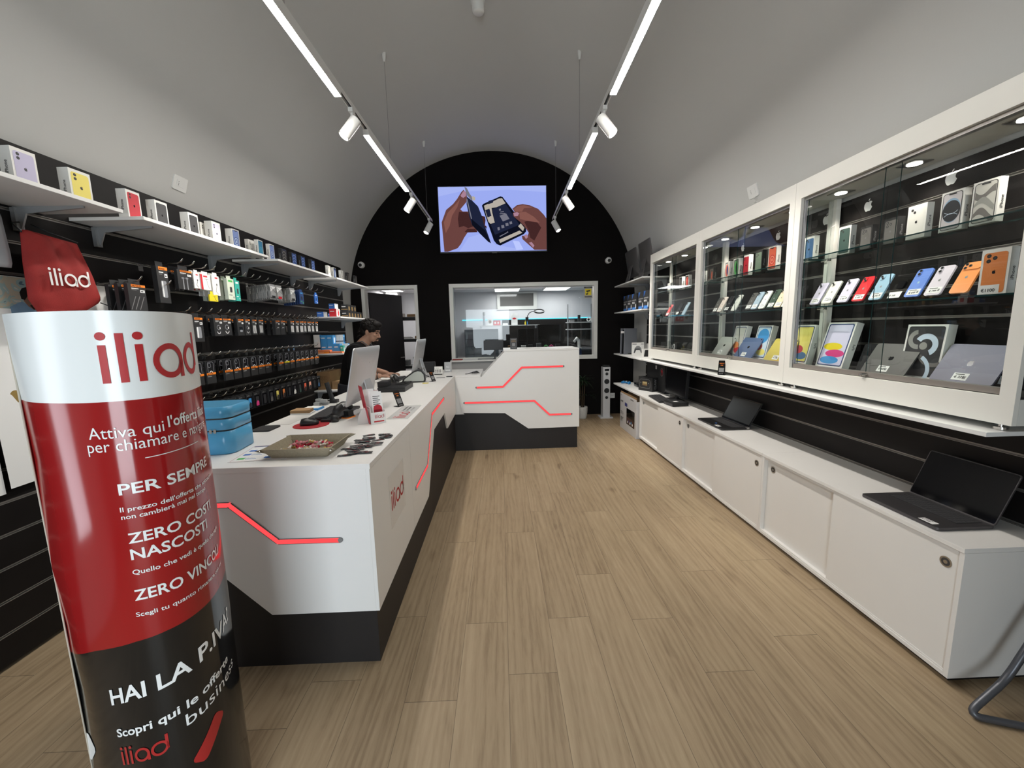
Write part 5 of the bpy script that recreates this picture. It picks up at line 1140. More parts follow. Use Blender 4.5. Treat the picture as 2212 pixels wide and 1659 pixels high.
# hair, beard, brows, eyes
h = MB(); h.ball((-.020, 0, .050), .108, .086, .092, 24, 16, 0, hd); h.ball((-.060, 0, .0), .072, .074, .085, 18, 12, 0, hd); h.ball((-.078, 0, -.050), .044, .056, .058, 14, 10, 0, hd); h.ball((.045, 0, .098), .060, .064, .040, 14, 10, 0, hd)
rnd = random.Random(5)
for i in range(150):
    a = rnd.uniform(0, 6.28); t = rnd.uniform(.15, 1.45); x, y, z = -.020 + .106 * math.sin(t) * math.cos(a), .086 * math.sin(t) * math.sin(a), .050 + .092 * math.cos(t)
    if x > .05 and z < .09: continue
    h.ball((x, y, z), .017, .010, .008, 7, 5, 0, hd @ Matrix.Translation((0, 0, 0)))
for i in range(26): y = -.06 + .12 * rnd.random(); z = -.10 + .10 * rnd.random(); h.tube([(-.085, y, z + .02), (-.112, y, z), (-.122, y * 1.05, z - .018)], .006, 6, 0, False, hd, [.008, .007, .002])
for s_ in (-1, 1): h.tube([(.040, s_ * .072, .060), (.034, s_ * .073, .030), (.020, s_ * .074, .004)], .01, 7, 0, False, hd, [.020, .014, .007])
hr = h.build('hair', HAIR, per, world=True)
f = MB(); f.tube([(.086, -.030, -.056), (.098, -.014, -.047), (.101, 0, -.046), (.098, .014, -.047), (.086, .030, -.056)], .005, 7, 0, False, hd, [.003, .006, .006, .006, .003]); f.ball((.070, 0, -.094), .024, .026, .022, 12, 8, 0, hd); f.ball((.088, 0, -.082), .008, .012, .007, 8, 6, 0, hd)
for s_ in (-1, 1): f.tube([(.046, s_ * .040, -.094), (.060, s_ * .026, -.102)], .006, 7, 0, False, hd, [.005, .010])
f.build('beard', HAIR, per, world=True)
f = MB()
for s_ in (-1, 1): f.tube([(.064, s_ * .054, .030), (.084, s_ * .034, .036), (.090, s_ * .014, .032)], .004, 7, 0, False, hd, [.003, .0045, .004])
f.build('eyebrows', HAIR, per, world=True)
EYE = mat('dark_eye', (.03, .02, .015), .2)
f = MB()
for s_ in (-1, 1): f.ball((.0795, s_ * .032, .010), .006, .012, .005, 10, 6, 0, hd)
f.build('eyes', EYE, per, world=True)
mb = MB(); mb.tube([(-1.565, PY - .070, 1.385), (-1.50, PY - .080, 1.40), (-1.440, PY - .066, 1.345), (-1.425, PY - .03, 1.22), (-1.465, PY, 1.08)], .006, 8); mb.tube([(-1.565, PY + .070, 1.385), (-1.50, PY + .080, 1.40), (-1.440, PY + .066, 1.345), (-1.425, PY + .03, 1.22), (-1.465, PY, 1.08)], .006, 8); mb.build('lanyard', mat('grey_lanyard', (.06, .065, .07), .5), per, world=True)
MB().tube([(-1.345, PY - .125 - .029 * math.cos(t * .45) * 0 + .031 * math.sin(t * .45), 1.024 + .031 * math.cos(t * .45)) for t in range(15)], .007, 8).build('watch', BLACK, per, world=True)
# ------------------------------------------------------------------ low cabinets along the right wall
CABW = mat('white_cabinet_laminate', (0.78, 0.765, 0.74), 0.42, var=.015); CABE = mat('grey_white_end_panel', (0.70, 0.69, 0.69), 0.45, var=.02)
XC = 1.805
def cabinet(y0, y1, lab):
    t = thing('sliding_door_cabinet', lab, 'cabinet', (XC, (y0 + y1) / 2, 0), group='low white cabinets along the right wall')
    mb = MB(); y0 += .0008; y1 -= .0008
    mb.box(XC, 2.222, y0, y0 + .018, .028, .582); mb.box(XC, 2.222, y1 - .018, y1, .028, .582); mb.box(XC, 2.222, y0 + .018, y1 - .018, .028, .046); mb.box(2.21, 2.222, y0 + .018, y1 - .018, .046, .582)
    mb.box(XC + .06, 2.2, y0 + .018, y1 - .018, .31, .326); mb.build('carcass', CABW, t, world=True, bevel=.0008)
    MB().box(XC - .004, 2.2235, y0, y1, .5825, .602).build('top', CABW, t, world=True, bevel=.001)
    mb = MB(); mb.box(XC + .003, XC + .045, y0 + .0185, y1 - .0185, .566, .582); mb.box(XC + .003, XC + .045, y0 + .0185, y1 - .0185, .0465, .054); mb.build('track', CABW, t, world=True)
    ym = (y0 + y1) / 2
    for k, (a, b_, x, ly) in enumerate(((ym - .02, y1 - .0195, XC + .027, y1 - .075), (y0 + .0195, ym + .02, XC + .006, y0 + .065))):
        d = MB().box(x, x + .016, a, b_, .0545, .566).build('door', CABW, t, world=True)
        m2 = MB(); m2.cyl((x - .0018, ly, .508), (x + .001, ly, .508), .0225, n=28); m2.cyl((x - .0022, ly, .508), (x - .0018, ly, .508), .0165, n=20, mi=1); m2.cyl((x - .0030, ly, .508), (x - .0022, ly, .508), .008, n=14, mi=0)
        m2.build('finger_pull', [ALU, DARKG], d, world=True)
    MB().box(XC + .03, 2.21, y0 + .02, y1 - .02, 0, .0278).build('plinth', BLACK, t, world=True)
cabinet(1.40, 2.617, 'nearest white sliding door cabinet, under the large grey laptop'); cabinet(2.617, 3.849, 'middle white sliding door cabinet, under the black laptop'); cabinet(3.849, 5.08, 'farthest white sliding door cabinet, under the desktop monitor')
# ------------------------------------------------------------------ shelf under the glass cabinets and shelves at the far end
def rshelf(name, lab, x0, y0, y1, zt, grp, brk, th=.018):
    t = thing(name, lab, 'shelf', (2.22, (y0 + y1) / 2, zt - th), group=grp); MB().box(x0, 2.2235, y0, y1, zt - th, zt).build('shelf_board', SHW, t, world=True, bevel=.0015)
    for y in brk: bracket_mesh(y, zt - th - .0005, 2.2245, .30, -1).build('bracket', BRACKET, t, world=True)
rshelf('wall_shelf', 'long white shelf under the glass display cabinets', 1.87, 1.44, 5.225, 1.06, 'white shelves on the right wall', ())
rshelf('wall_shelf', 'white shelf holding two grey computers near the back wall', 1.86, 5.24, 6.50, 2.135, 'white shelves on the right wall', (5.35, 5.98))
rshelf('wall_shelf', 'white shelf holding six black and blue boxes near the back wall', 1.86, 5.24, 6.50, 1.72, 'white shelves on the right wall', (5.35, 5.98))
rshelf('wall_shelf', 'white shelf holding the grey game console near the back wall', 1.86, 5.24, 6.50, 1.06, 'white shelves on the right wall', (5.35, 5.98))
rshelf('wall_shelf', 'white board extending the low cabinets over the television box', 1.80, 5.085, 6.28, .602, 'white shelves on the right wall', (5.35, 5.98), .02)
# ------------------------------------------------------------------ glass display cabinets
VIN = mat('inner_white_laminate', (0.72, 0.72, 0.68), 0.45, var=.015); TRACK = mat('warm_grey_track', (0.30, 0.27, 0.25), 0.4, .4); GREYF = mat('grey_door_trim', (0.34, 0.35, 0.37), 0.4, .5)
ZB, ZTOP, X0, X1 = 1.088, 2.385, 1.935, 2.215
SPOTW = DOWNW
def vitrine(y0, y1, lab):
    t = thing('glass_display_cabinet', lab, 'display cabinet', (X0, (y0 + y1) / 2, ZB), group='glass display cabinets on the right wall')
    y0 += .001; y1 -= .001
    mb = MB(); P = [(y0, ZB), (y1, ZB), (y1, ZTOP), (y0, ZTOP)]; Q = [(y0 + .05, 1.198), (y1 - .05, 1.198), (y1 - .05, 2.278), (y0 + .05, 2.278)]
    for k in range(4): mb.prism([P[k], P[(k + 1) % 4], Q[(k + 1) % 4], Q[k]], X0, X0 + .02, 'x')
    mb.build('front_frame', CREAM, t, world=True, bevel=.001)
    mb = MB(); mb.box(X0 + .0205, X1, y0, y1, 2.365, ZTOP); mb.box(X0 + .0205, X1, y0, y1, 2.279, 2.290); mb.box(X0 + .0205, X1, y0 + .0, y0 + .018, 2.29, 2.365); mb.box(X0 + .0205, X1, y1 - .018, y1, 2.29, 2.365); mb.build('top_box', VIN, t, world=True)
    mb = MB(); mb.box(X0 + .0205, X1, y0, y1, ZB, 1.106); mb.box(X0 + .0205, X1, y0, y0 + .018, 1.106, 1.19); mb.box(X0 + .0205, X1, y1 - .018, y1, 1.106, 1.19); mb.build('base_box', VIN, t, world=True)
    MB().box(X0 + .0205, X1, y0, y1, 1.1905, 1.2).build('floor_board', mat('dark_display_floor', (.035, .033, .032), .35), t, world=True)
    mb = MB(); mb.box(X0 + .021, X0 + .05, y0 + .0505, y1 - .0505, 1.2005, 1.226); mb.build('bottom_track', TRACK, t, world=True)
    mb = MB(); mb.box(X0 + .021, X0 + .05, y0 + .0505, y1 - .0505, 2.262, 2.278); mb.build('top_track', ALU, t, world=True)
    mb = MB(); mb.box(X0 + .021, X0 + .034, y0 + .0505, y0 + .064, 1.2265, 2.2615); mb.box(X0 + .021, X0 + .034, y1 - .064, y1 - .0505, 1.2265, 2.2615); mb.build('door_trim', GREYF, t, world=True)
    for y in (y0 + .002, y1 - .030): MB().box(X1 - .03, X1, y, y + .028, 1.2005, 2.278).build('rear_post', CREAM, t, world=True)
    for y in (y0 + .006, y1 - .012):
        MB().box(X0 + .052, X1 - .031, y, y + .006, 1.2005, 2.278).build('side_glass', GLASS, t, world=True)
    ym = (y0 + y1) / 2
    for a, b_, x in ((ym - .035, y1 - .066, X0 + .0385), (y0 + .066, ym + .035, X0 + .0265)):
        m2 = MB(); m2.box(x, x + .005, a, b_, 1.2275, 2.2605, 0); g = m2.build('glass_door', [GLASS, GEDGE], t, world=True)
        for p in g.data.polygons:
            if abs(p.normal.y) > .5: p.material_index = 1
    ly = ym + .02
    m2 = MB(); m2.cyl((X0 - .012, ly, 1.213), (X0 + .021, ly, 1.213), .009, n=14); m2.cyl((X0 - .018, ly, 1.213), (X0 - .012, ly, 1.213), .0065, n=12); m2.build('door_lock', CHROME, t, world=True)
    for z in (1.902, 1.588):
        m2 = MB(); m2.box(2.0, X1 - .032, y0 + .0145, y1 - .0145, z, z + .007, 0); g = m2.build('glass_shelf', [SHGLASS, GEDGE], t, world=True)
        for p in g.data.polygons:
            if abs(p.normal.z) < .5: p.material_index = 1
        for y in (y0 + .013, y1 - .035):
            for x in (2.02, X1 - .045): MB().cyl((x, y, z - .0055), (x, y + .022, z - .0055), .005, n=8).build('shelf_pin', CHROME, g, world=True)
    for k in range(3):
        y = y1 - .15 - .435 * k; m2 = MB(); x = 2.105
        m2.prism([(x - .048, y - .048), (x + .048, y - .048), (x + .048, y + .048), (x - .048, y + .048)], 2.274, 2.2785); dl = m2.build('downlight', ALU, t, world=True)
        MB().prism(disc(.030, 20, x, y), 2.2715, 2.2738).build('lamp_lens', SPOTLED, dl, world=True)
        area('cabinet_downlight', (x, y, 2.268), (0, 0, 0), .055, .055, SPOTW, (1.0, .93, .82), 'DISK', math.radians(100))
    for y in (y0 + .06, y1 - .06):
        m2 = MB(); m2.cyl((X0 + .04, y, 1.0605), (X0 + .04, y, 1.072), .022, n=18); m2.cyl((X0 + .04, y, 1.072), (X0 + .04, y, ZB), .008, n=10); m2.build('levelling_foot', CHROME, t, world=True)
vitrine(1.417, 2.655, 'nearest glass display cabinet, with orange and red phones'); vitrine(2.655, 3.915, 'middle glass display cabinet, with blue, yellow and pale tablets'); vitrine(3.915, 5.165, 'farthest and emptiest glass display cabinet')
# white fruit-shaped stickers on the slatwall
for y, lab in ((4.20, None), (3.676, 'white bitten apple sticker left of the two in the middle glass cabinet'), (3.216, 'white bitten apple sticker at the right of the middle glass cabinet'), (2.748, 'white bitten apple sticker by the boundary of the middle and near glass cabinets'), (2.438, 'white bitten apple sticker above the black phone boxes of the near cabinet'), (1.996, 'white bitten apple sticker above the white phone box of the near cabinet')):
    if lab is None: continue
    mb = MB(); M = frame((2.2242, y, 2.185), (0, -1, 0), (0, 0, 1)); apple(mb, M, .075, 0, 0, 0, 0, .0004); tag(mb.build('wall_sticker', WINK), lab, 'sticker', 'white stickers behind the glass')
# ------------------------------------------------------------------ phone cartons on the top glass shelf
ZS = 1.9092
BLKST0 = pc('deep_black', (.012, .014, .02))
vc = [
 (2.718, 2.80, .165, art_back(22), back_mats(BLU), 'white phone box with a blue phone, right end of the middle glass cabinet'),
 (2.437, 2.52, .165, art_back(22), back_mats(GRN), 'white phone box with a dark green phone, left end of the near glass cabinet'),
 (2.293, 2.370, .13, art_back(3), [BLACKM, GREYINK, GRA, BLACK, GREYP, GREYP], 'smaller black phone box with a graphite phone in the near cabinet'),
 (2.142, 2.227, .135, art_back(3), [BLACKM, GREYINK, GRA, BLACK, GREYP, GREYP], 'black phone box with a graphite phone, beside the plain white phone box'),
 (2.004, 2.099, .165, art_back(22), back_mats(WHT), 'white phone box with a white phone in the near glass cabinet'),
 (1.847, 1.941, .180, art_screen('planet'), [WCARD, INK, pc('pale_dawn', (.62, .58, .60)), BLACK, BLKST0, PALEB, LBL], 'white phone box with a dark glowing circle wallpaper'),
 (1.718, 1.813, .183, art_screen('wave'), [WCARD, INK, LGREYW, BLACK, GREYW, GRA], 'white phone box with a grey wave wallpaper, nearest the camera'),
 (4.18, 4.255, .14, art_screen('leaf'), [WCARD, INK, WHT, WHT, WHT, WHT], 'plain white phone box at the right end of the farthest cabinet'),
 (3.99, 4.06, .145, art_screen('leaf'), [BLACKM, GREYINK, GRA, BLACK, BLK, CORAL], 'black phone box with a red streak in the farthest cabinet'),
 (3.712, 3.795, .160, art_screen('leaf'), [WCARD, INK, LGREYW, BLACK, CORAL, NAVY], 'white phone box with a red and blue wallpaper in the middle cabinet'),
 (3.569, 3.652, .165, art_screen('leaf'), [WCARD, INK, ALPG, BLACK, GREENINK, BLK], 'white phone box with a green wallpaper in the middle cabinet'),
 (3.424, 3.505, .170, art_back(2), back_mats(REDC), 'white phone box with a red phone in the middle glass cabinet'),
 (3.256, 3.343, .175, art_back(3), [BLACKM, GREYINK, ALPG, BLACK, GREYP, GREYP], 'black phone box with an alpine green phone in the middle cabinet'),
 (3.086, 3.176, .175, art_screen('rings'), [WCARD, INK, CORAL, BLACK, REDC, PEACH], 'white phone box with a coral ringed wallpaper in the middle cabinet'),
 (2.865, 2.935, .15, art_screen('arcs'), [BLACKM, GREYINK, BLACKG, BLACKG, GREYP, GRA], 'black phone box with grey arcs behind the cabinet post'),
 (4.677, 4.751, .145, art_screen('leaf'), [WCARD, INK, BLK, BLACK, BLK, GRA], 'white phone box with a black wallpaper in the farthest cabinet'),
 (4.515, 4.588, .145, art_screen('leaf'), [WCARD, INK, BLK, BLACK, CORAL, REDC], 'white phone box with a red streak on black in the farthest cabinet'),
 (5.0, 5.08, .11, art_back(2), back_mats(WHT), 'short white phone box at the left end of the farthest cabinet')]
for a, b_, h, art, ms, lab in vc:
    o = carton(b_ - a, h, .035, art).build('phone_box', ms); o.location = (2.13, (a + b_) / 2, ZS + .0003); o.rotation_euler = (0, 0, math.pi + random.uniform(-.03, .05)); tag(o, lab, 'box', 'phone boxes on the upper glass shelf')
o = carton(.098, .185, .035, art_back(3)).build('phone_box', back_mats(ORG)); o.location = (2.045, 1.628, 1.5953); o.rotation_euler = (0, 0, math.pi); tag(o, 'white phone box with an orange phone and price label on the middle glass shelf', 'box', 'phone boxes on the upper glass shelf')
MB().rect(-.045, .025, .004, .040, frame((.0012, 0, 0), (0, 1, 0), (0, 0, 1)), 0).text('€1100', .018, frame((.0016, 0, 0), (0, 1, 0), (0, 0, 1)), 1, -.036, .012, .02).build('price_label', [PAPER, INK], o)
# ------------------------------------------------------------------ phones on acrylic stands
def phone(name, lab, y, c, price, cams=2, bar=False, x=2.03, z=1.6095, w=.073, h=.150, tilt=27, grp='phones on the middle glass shelf', tagp=True, lm=None):
    t = thing(name, lab, 'phone', (x, y, z), 0, grp); T = Matrix.Rotation(math.radians(tilt), 4, 'Y')
    mb = MB(); mb.prism(rrect(w, h, .012, 5, 0, h / 2), -.0040, .0040, 'x', 0, T); mb.build('phone_body', c, t)
    M = T @ frame((-.0042, 0, 0), (0, -1, 0), (0, 0, 1))
    cu, cv = -w * .5 + w * .25, h - w * .26; mb = MB()
    if bar: mb.prism(rrect(w * .94, w * .46, .012, 4, 0, h - w * .27), 0, .0025, 'z', 0, M)
    elif cams == 2: mb.prism(rrect(w * .36, w * .40, .009, 4, cu, cv), 0, .0018, 'z', 0, M)
    elif cams == 20: mb.prism(rrect(w * .22, w * .46, .008, 4, cu, cv - .002), 0, .0018, 'z', 0, M)
    else: mb.prism(rrect(w * .46, w * .46, .010, 4, cu + .003, cv), 0, .0018, 'z', 0, M)
    cm = mb.build('camera_plate', c, t)
    P = {2: [(-.07, .08), (.07, -.08)], 20: [(0, .12), (0, -.12)]}.get(cams, [(-.10, .10), (-.10, -.10), (.10, 0)])
    if bar: P = [(-.08, .12), (-.08, -.12), (.14, 0)]
    for a, b_ in P:
        m2 = MB(); q0 = M @ Vector((cu + a * w, cv + b_ * w, .001)); q1 = M @ Vector((cu + a * w, cv + b_ * w, .0042)); m2.cyl(tuple(q0), tuple(q1), w * .085, n=14, mi=0); q2 = M @ Vector((cu + a * w, cv + b_ * w, .0045)); m2.cyl(tuple(q1), tuple(q2), w * .055, n=12, mi=1); m2.build('lens', [DARKG, BLACKG], cm)
    mb = MB(); apple(mb, M, w * .22, 0, 0, h * .52, 0, .0003); mb.build('logo_mark', lm or GREYP, t)
    if tagp:
        mb = MB(); mb.rect(-w * .38, w * .44, .010, .040, M, 0, .0006); mb.text(price, .013, M, 1, -w * .25, .017, .03, z=.0009); mb.rect(-w * .30, w * .20, .033, .036, M, 1, .0009); mb.rect(w * .24, w * .36, .018, .030, M, 2, .0009); mb.build('price_label', [PAPER, INK, GREYINK], t)
    return t
def stand(lab, y, x=2.03, z=1.5955, w=.070, tilt=27, d=.085, hh=.085, grp='acrylic stands on the middle glass shelf'):
    T = Matrix.Translation((.0085, 0, .0123)) @ Matrix.Rotation(math.radians(tilt), 4, 'Y'); mb = MB()
    mb.box(-.022, d - .022, -w / 2, w / 2, 0, .0025); mb.box(-.022, -.0195, -w / 2, w / 2, .0025, .018); mb.box(-.0195, .010, -w / 2, w / 2, .0085, .0110)
    mb.box(-.0012, .0012, -w / 2, w / 2, 0, hh, 0, T)
    o = mb.build('acrylic_stand', ACRYL); o.location = (x, y, z); return tag(o, lab, 'stand', grp)
PB = lambda n, c, r=.22, m=.0: mat('phone_' + n, c, r, m, var=.01)
P_LIL = PB('lilac', (.62, .58, .72)); P_CRE = PB('cream', (.75, .73, .66)); P_RED = PB('red', (.62, .012, .02)); P_SKY = PB('sky', (.30, .47, .62)); P_ULT = PB('ultramarine', (.13, .24, .66)); P_LAV = PB('lavender', (.66, .60, .68)); P_ORA = PB('orange', (.86, .30, .08), .3)
P_GRA = PB('graphite', (.10, .095, .09)); P_BLK = PB('black', (.012, .012, .014)); P_WHT = PB('white', (.74, .74, .70)); P_PIN = PB('pinkwhite', (.72, .62, .57)); P_SIE = PB('sierra', (.34, .43, .52)); P_GRE = PB('green', (.05, .075, .055)); P_GOL = PB('gold', (.68, .58, .42)); P_COR = PB('coral', (.75, .10, .10))
ph = [
 (2.553, P_LIL, '€ 410', 2, False, 'lilac phone at the left end of the near cabinet shelf'), (2.456, P_CRE, '€ 459', 2, False, 'cream white phone between two lilac phones'), (2.343, P_LIL, '€ 489', 2, False, 'lilac phone just left of the red phone'),
 (2.240, P_RED, '€ 499', 2, False, 'bright red phone on a clear stand'), (2.135, P_SKY, '€ 490', 2, False, 'light blue phone beside the red phone'), (1.940, P_ULT, '€ 649', 20, False, 'deep blue phone beside the pale lavender phone'),
 (1.846, P_LAV, '€ 799', 20, False, 'pale lavender phone between the deep blue and the orange phone'), (1.738, P_ORA, '', 3, True, 'orange phone with a wide camera bar'),
 (3.76, P_GRA, '€ 299', 3, False, 'dark grey phone at the left end of the middle cabinet shelf'), (3.68, P_PIN, '€ 249', 2, False, 'pinkish white phone beside the first dark grey phone'), (3.57, P_BLK, '€ 279', 2, False, 'black phone in the middle glass cabinet'), (3.453, P_WHT, '', 3, False, 'white phone without a price label in the middle cabinet'),
 (3.25, P_GRA, '€ 399', 3, False, 'grey phone left of the light blue grey phone'), (3.172, P_SIE, '€ 429', 3, False, 'light blue grey phone in the middle cabinet'), (3.08, P_WHT, '€ 449', 3, False, 'white phone left of the dark green phone'), (2.98, P_GRE, '€ 469', 3, False, 'dark green phone in the middle cabinet'), (2.90, P_GOL, '€ 479', 3, False, 'gold phone in the middle cabinet'), (2.82, P_WHT, '€ 489', 2, False, 'white phone half behind the post of the middle cabinet'),
 (4.845, P_COR, '€ 199', 2, False, 'coral phone at the far end of the farthest cabinet'), (4.57, P_BLK, '€ 189', 2, False, 'black phone with a white label in the farthest cabinet'), (4.41, P_SIE, '', 3, False, 'silver blue phone at the right of the farthest cabinet')]
for i, (y, c, pr_, cams, bar, lab) in enumerate(ph):
    phone('mobile_phone', lab, y, c, pr_ or '€', cams, bar, tagp=bool(pr_), lm=(P_SKY if c is P_ULT else None), w=.070 if y > 2.7 else .073)
    stand('clear stand under the ' + ' '.join(lab.split()[:3]) + ', %s of the shelf' % ORD[i % 24], y)
for k, y in enumerate((2.035, 3.36, 4.25, 4.33, 4.70, 4.97)): stand('empty clear acrylic stand, %s along the middle glass shelf from the camera' % ORD[k], y)
gz = thing('smart_watch', 'small black square gadget on a clear stand beside the light blue phone', 'gadget', (2.04, 2.028, 1.62)); T = Matrix.Rotation(math.radians(27), 4, 'Y'); MB().prism(rrect(.036, .042, .009, 4, 0, .062), -.006, .006, 'x', 0, T).build('gadget_body', BLACKG, gz); M = T @ frame((-.0062, 0, 0), (0, -1, 0), (0, 0, 1)); mb = MB(); mb.rect(-.035, .03, -.012, .022, M, 0, .001); mb.text('€ 169', .013, M, 1, -.028, -.003, .03, z=.0014); mb.build('price_label', [PAPER, INK], gz)
# ------------------------------------------------------------------ tablets and tablet boxes on the cabinet floor
def tablet(lab, y, w, h, c, price, x=2.055, z=1.2125, tilt=31, logo=BLACKG, rot=math.pi / 2):
    t = thing('tablet', lab, 'tablet', (x, y, z), 0, 'tablets on the cabinet floors'); T = Matrix.Rotation(math.radians(tilt), 4, 'Y'); mb = MB(); mb.prism(rrect(w, h, .013, 5, 0, h / 2), -.0033, .0033, 'x', 0, T); mb.build('tablet_body', c, t)
    M = T @ frame((-.0035, 0, 0), (0, -1, 0), (0, 0, 1)); mb = MB(); apple(mb, M, .034, 0, 0, h * .52, rot, .0003); mb.build('logo_mark', logo, t)
    mb = MB(); q0 = M @ Vector((w / 2 - .016, h - .016, 0)); q1 = M @ Vector((w / 2 - .016, h - .016, .0012)); mb.cyl(tuple(q0), tuple(q1), .0055, n=14); mb.build('camera_lens', BLACKG, t)
    mb = MB(); mb.rect(-.035, .025, .012, .048, M, 0, .0005); mb.text(price, .016, M, 1, -.028, .022, .03, z=.0009); mb.rect(-.028, .008, .039, .043, M, 1, .0009); mb.rect(.006, .018, .02, .033, M, 2, .0009); mb.build('price_label', [PAPER, INK, GREYINK], t)
    return t
P_PUR = PB('purple_tablet', (.105, .105, .155), .45, .1); P_SPG = PB('dark_grey_tablet', (.055, .053, .05), .45, .2); P_SLV = PB('silver_tablet', (.52, .53, .50), .35, .4); P_IBL = PB('blue_tablet', (.11, .16, .30), .35, .3); P_IYE = PB('yellow_tablet', (.62, .50, .10), .35, .2)
tl = [('purple grey tablet, nearest to the camera on the near cabinet floor', 1.712, .247, .195, P_PUR, '€ 339', INKMIR), ('dark grey tablet beside the white box with coloured ovals', 2.078, .25, .182, P_SPG, '€ 489', BLACKG), ('silver tablet at the left of the middle cabinet floor', 3.69, .25, .19, P_SLV, '€ 269', BLACKG), ('dark blue tablet in the middle cabinet', 3.322, .25, .19, P_IBL, '€ 319', BLACKG), ('yellow tablet in the middle cabinet', 2.925, .25, .19, P_IYE, '€ 329', BLACKG)]
for k, (lab, y, w, h, c, p, lg) in enumerate(tl):
    tablet(lab, y, w, h, c, p, logo=lg, rot=0 if k == 0 else math.pi / 2)
    o = stand('wide clear stand under the ' + ' '.join(lab.split()[:3]), y, 2.055, 1.2006, .19, 31, .11, .13, 'wide acrylic stands on the cabinet floors')
def tbox(lab, y, w, h, art, ms, x=2.105, tilt=14, rz=0.0, d=.045):
    mb = MB(); T = Matrix.Rotation(math.radians(tilt), 4, 'Y'); mb.box(0, d, -w / 2, w / 2, 0, h, 0, T); M = T @ frame((-.0005, 0, 0), (0, -1, 0), (0, 0, 1)); art(mb, M, w, h)
    Ms = T @ frame((d / 2, -w / 2 - .0005, h * .42), (0, 0, 1), (1, 0, 0)); mb.text('iPad', .022, Ms, 1, bold=.01)
    o = mb.build('tablet_box', ms); o.location = (x, y, 1.2006 + d * math.sin(math.radians(tilt))); o.rotation_euler = (0, 0, rz); return tag(o, lab, 'box', 'white tablet boxes on the cabinet floors')
def art_tab(k):
    def f(mb, M, w, h):
        mb.flat(rrect(w * .90, h * .93, .012, 5, 0, h / 2), M, 3, .0002); mb.flat(rrect(w * .83, h * .88, .008, 4, 0, h / 2), M, 2, .0004)
        if k == 'ovals':
            for i, (cy, cx_, m_) in enumerate(((.46, -.06, 4), (.31, .08, 5), (.16, -.05, 6))): mb.flat(disc(w * .34, 26, cx_ * w, h * cy, h * .085), M, m_, .0006 + .0002 * i)
            mb.rect(-w * .3, w * .35, h * .78, h * .785, M, 3, .0006)
        elif k == 'blobs': mb.flat(disc(w * .38, 24, w * .02, h * .68, h * .22), M, 4, .0006); mb.flat(disc(w * .26, 24, -w * .12, h * .36, h * .11), M, 5, .0008); mb.flat(disc(w * .30, 24, w * .1, h * .2, h * .10), M, 6, .0007)
        else:
            mb.annul(w * .30, w * .16, M, 4, w * .06, h * .62, .0006, -60, 150, 18); mb.annul(w * .26, w * .14, M, 5, -w * .16, h * .72, .0007, 100, 280, 16); mb.flat(disc(w * .10, 16, w * .0, h * .60), M, 5, .0009); mb.annul(w * .46, w * .36, M, 4, w * -.18, h * .14, .0007, -30, 60, 14); mb.annul(w * .42, w * .32, M, 6, w * .30, h * .52, .0006, 200, 300, 12)
    return f
tbox('white tablet box with yellow, pink and blue ovals', 2.455, .205, .29, art_tab('ovals'), [WCARD, INK, LAV, NAVY, YELLOW, PINK, SKYB], 2.075, 15)
tbox('white tablet box with black picture of grey ribbons', 1.945, .19, .27, art_tab('rib'), [WCARD, INK, BLK, BLK, PALEB, GREYW, GRA], 2.112, 6)
tbox('white tablet box with grey, orange and red picture behind the silver tablet', 3.54, .17, .275, art_tab('blobs'), [WCARD, INK, LGREYW, NAVY, LGREYW, ORG, REDC], 2.115, 12)
tbox('white tablet box with a blue picture behind the yellow tablet', 3.215, .18, .275, art_tab('blobs'), [WCARD, INK, PALEB, NAVY, SKYB, REDC, YEL], 2.115, 12)
tbox('white tablet box with a yellow picture behind the cabinet post', 2.775, .17, .275, art_tab('blobs'), [WCARD, INK, YEL, NAVY, YEL, REDC, BLU], 2.115, 12)
tablet('dark tablet leaning at the back right of the near cabinet', 1.60, .12, .17, P_BLK, '€', 2.14, 1.2007 + .003, 17)
tablet('dark tablet leaning at the back left of the near cabinet', 2.245, .16, .165, P_BLK, '€', 2.14, 1.2007 + .003, 17)
gb = thing('gadget_box', 'black gadget with a white ring on the farthest cabinet floor', 'gadget', (2.06, 4.66, 1.2007)); MB().box(0, .05, -.06, .06, 0, .09).build('carton', BLACKM, gb); mb = MB(); mb.annul(.03, .022, frame((-.0005, .02, .045), (0, -1, 0), (0, 0, 1)), 0); mb.annul(.014, .009, frame((-.0005, .02, .045), (0, -1, 0), (0, 0, 1)), 0); mb.build('printed_ring', WINK, gb)
for k, y in enumerate((4.80, 4.93, 4.50, 4.36, 4.24, 3.83)): stand('empty wide clear stand on the cabinet floor, %s from the back' % ORD[k], y, 2.055, 1.2006, .10, 31, .09, .10, 'wide acrylic stands on the cabinet floors')
